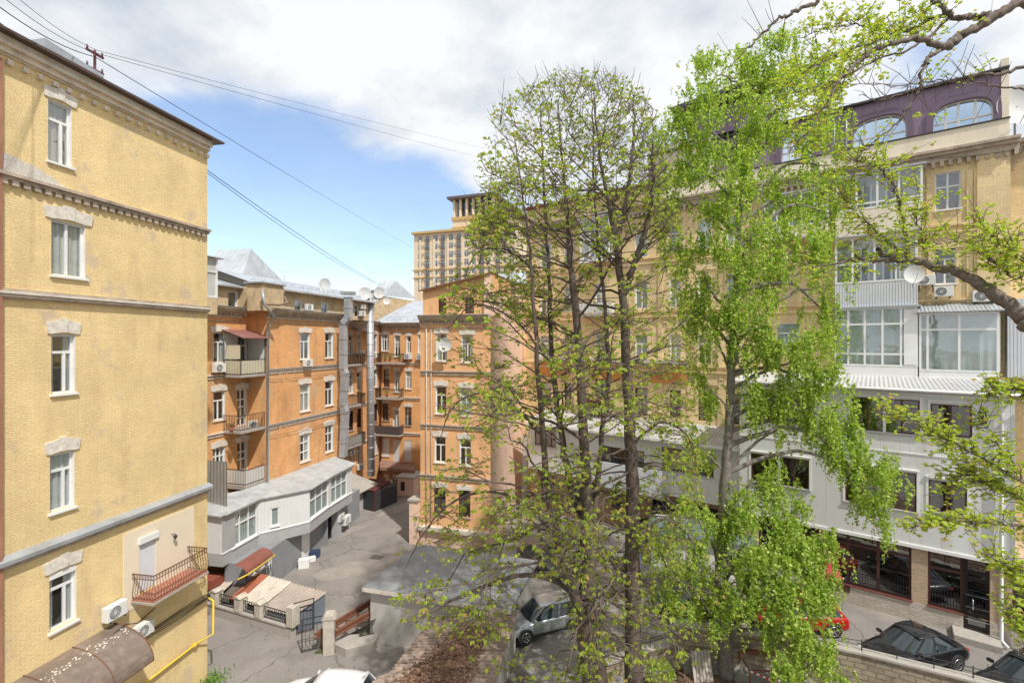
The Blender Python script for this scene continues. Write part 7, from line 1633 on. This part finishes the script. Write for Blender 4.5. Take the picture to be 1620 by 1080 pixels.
bush(1045, 1075, .6, 700, 'small green shrub on the brown garden soil'); bush(655, 848, .28, 160, 'small green plant growing in the terracotta pot')
# ================================================================== small things
def antenna(px, py, d, h, label):
    p = ray(px, py, d); o = empty('roof_antenna', p, .4, label, 'antenna'); MB().tube([(0, 0, 0), (0, 0, h)], .02, 5).build('mast', M_tin, o, T((0, 0, 0)))
    b = MB(); b.tube([(-.5, 0, h-.1), (.5, 0, h-.1)], .012, 4)
    for k in range(5): b.tube([(-.45+.22*k, -.3+.03*k, h-.1), (-.45+.22*k, .3-.03*k, h-.1)], .01, 4)
    b.build('aerial', M_tin, o, T((0, 0, 0)))
antenna(450, 452, 41, 1.3, 'thin aerial on the ridge left of the big satellite dish'); antenna(585, 462, 47, 2.0, 'thin tall aerial rising above the round duct'); antenna(688, 458, 41, 1.1, 'aerial at the left edge of the gabled pale orange house'); antenna(668, 362, 183, 4.5, 'spindly aerial on the left end of the hotel tower roof')
def tuft(parent_fac, px, py, off, r, label, mm, n=140):
    p = fp(parent_fac, px, py, off); o = empty('potted_plant', p, 0, label, 'plant'); R = random.Random(int(px*7+py)); lv = Leaves()
    MB().tube([(0, 0, 0), (0, 0, .22)], [.10, .14], 10).build('pot', flat('terracotta', (.30, .08, .05), .7), o, T((0, 0, 0)))
    for k in range(n):
        v = np.array([R.gauss(0, 1), R.gauss(0, 1), R.gauss(0, 1)]); v /= np.linalg.norm(v); v *= r*R.uniform(.3, 1); lv.add(v+np.array([0, 0, .25+r*.7]), (R.gauss(0, 1), R.gauss(0, 1), R.gauss(0, 1)), R.uniform(.05, .1), .4)
    lv.build('foliage', mm, o)
tuft(FF, 609, 571, .8, .28, 'leafy pot plant at the left end of the top courtyard balcony', M_birch); tuft(FF, 617, 571, .8, .22, 'red-green pot plant in the middle of the top courtyard balcony', M_chest); tuft(FF, 632, 571, .8, .25, 'pot plant beside the top courtyard balcony door', M_birch)
tuft(FF, 612, 627, .8, .3, 'bushy pot plant on the second courtyard balcony', M_chest); tuft(FS, 366, 683, 1.2, .22, 'dry pot plant at the corner of the open iron balcony', M_litter); tuft(FR, 930, 636, .8, .3, 'green plant in the brown planter balcony, left one', M_birch); tuft(FR, 950, 636, .8, .3, 'green plant in the brown planter balcony, right one', M_birch)
o = ac(FS, 402, 671, 'air conditioner standing on the open iron balcony in the orange notch', off=1.0, sc_=.9)
# loose wires on facades
def wires(F_, segs, name, label, r=.012):
    b = MB()
    for (a, c, s_) in segs:
        A_, C_ = fp(F_, *a), fp(F_, *c); b.tube([A_.lerp(C_, t)-Vector((0, 0, s_*4*t*(1-t))) for t in np.linspace(0, 1, 10)], r, 4)
    tag(b.build(name, M_dark), label, 'cable')
wires(FO, [((424, 600, .12), (541, 589, .12), .1)], 'facade_cable', 'thin cable strung under the upper string course of the orange house')
wires(FO, [((424, 690, .14), (541, 662, .14), .12)], 'facade_cable', 'thin cable strung under the lower string course of the orange house')
wires(FR, [((1470, 250, .3), (1600, 238, .3), .1)], 'facade_cable', 'thin dark cable crossing the brick under the purple mansard')
# litter over the asphalt, twigs
n = 2600; P = np.stack([rng.uniform(-14, 14, n), rng.uniform(14, 46, n), np.zeros(n)], 1); keep = np.array([not inpoly(x, y, GARD) for x, y, _ in P]); P = P[keep]; P[:, 2] = [hg(x, y)+.015 for x, y, _ in P]
leafcloud('scattered_litter', P, rng.uniform(.04, .11, len(P)), M_litter, 'dead leaves and scraps scattered over the yard asphalt', 'leaf litter', 'stuff', flatn=True)
clutter('waste_bin', 545, 822, (.6, .6, .95), flat('grey_bin_plastic', (.22, .24, .24), .6), 'grey bin at the far end of the white annex', 'bin', .4)
clutter('cardboard_box', 536, 838, (.5, .4, .35), flat('cardboard', (.38, .27, .17), .9), 'brown cardboard box near the grey bin by the annex', 'box', .1)
clutter('metal_cabinet', 1000, 905, (.9, .5, 1.1), flat('blue_grey_cabinet', (.18, .22, .28), .6), 'blue-grey metal cabinet in the lane behind the straight chestnut trunk', 'cabinet', .3)
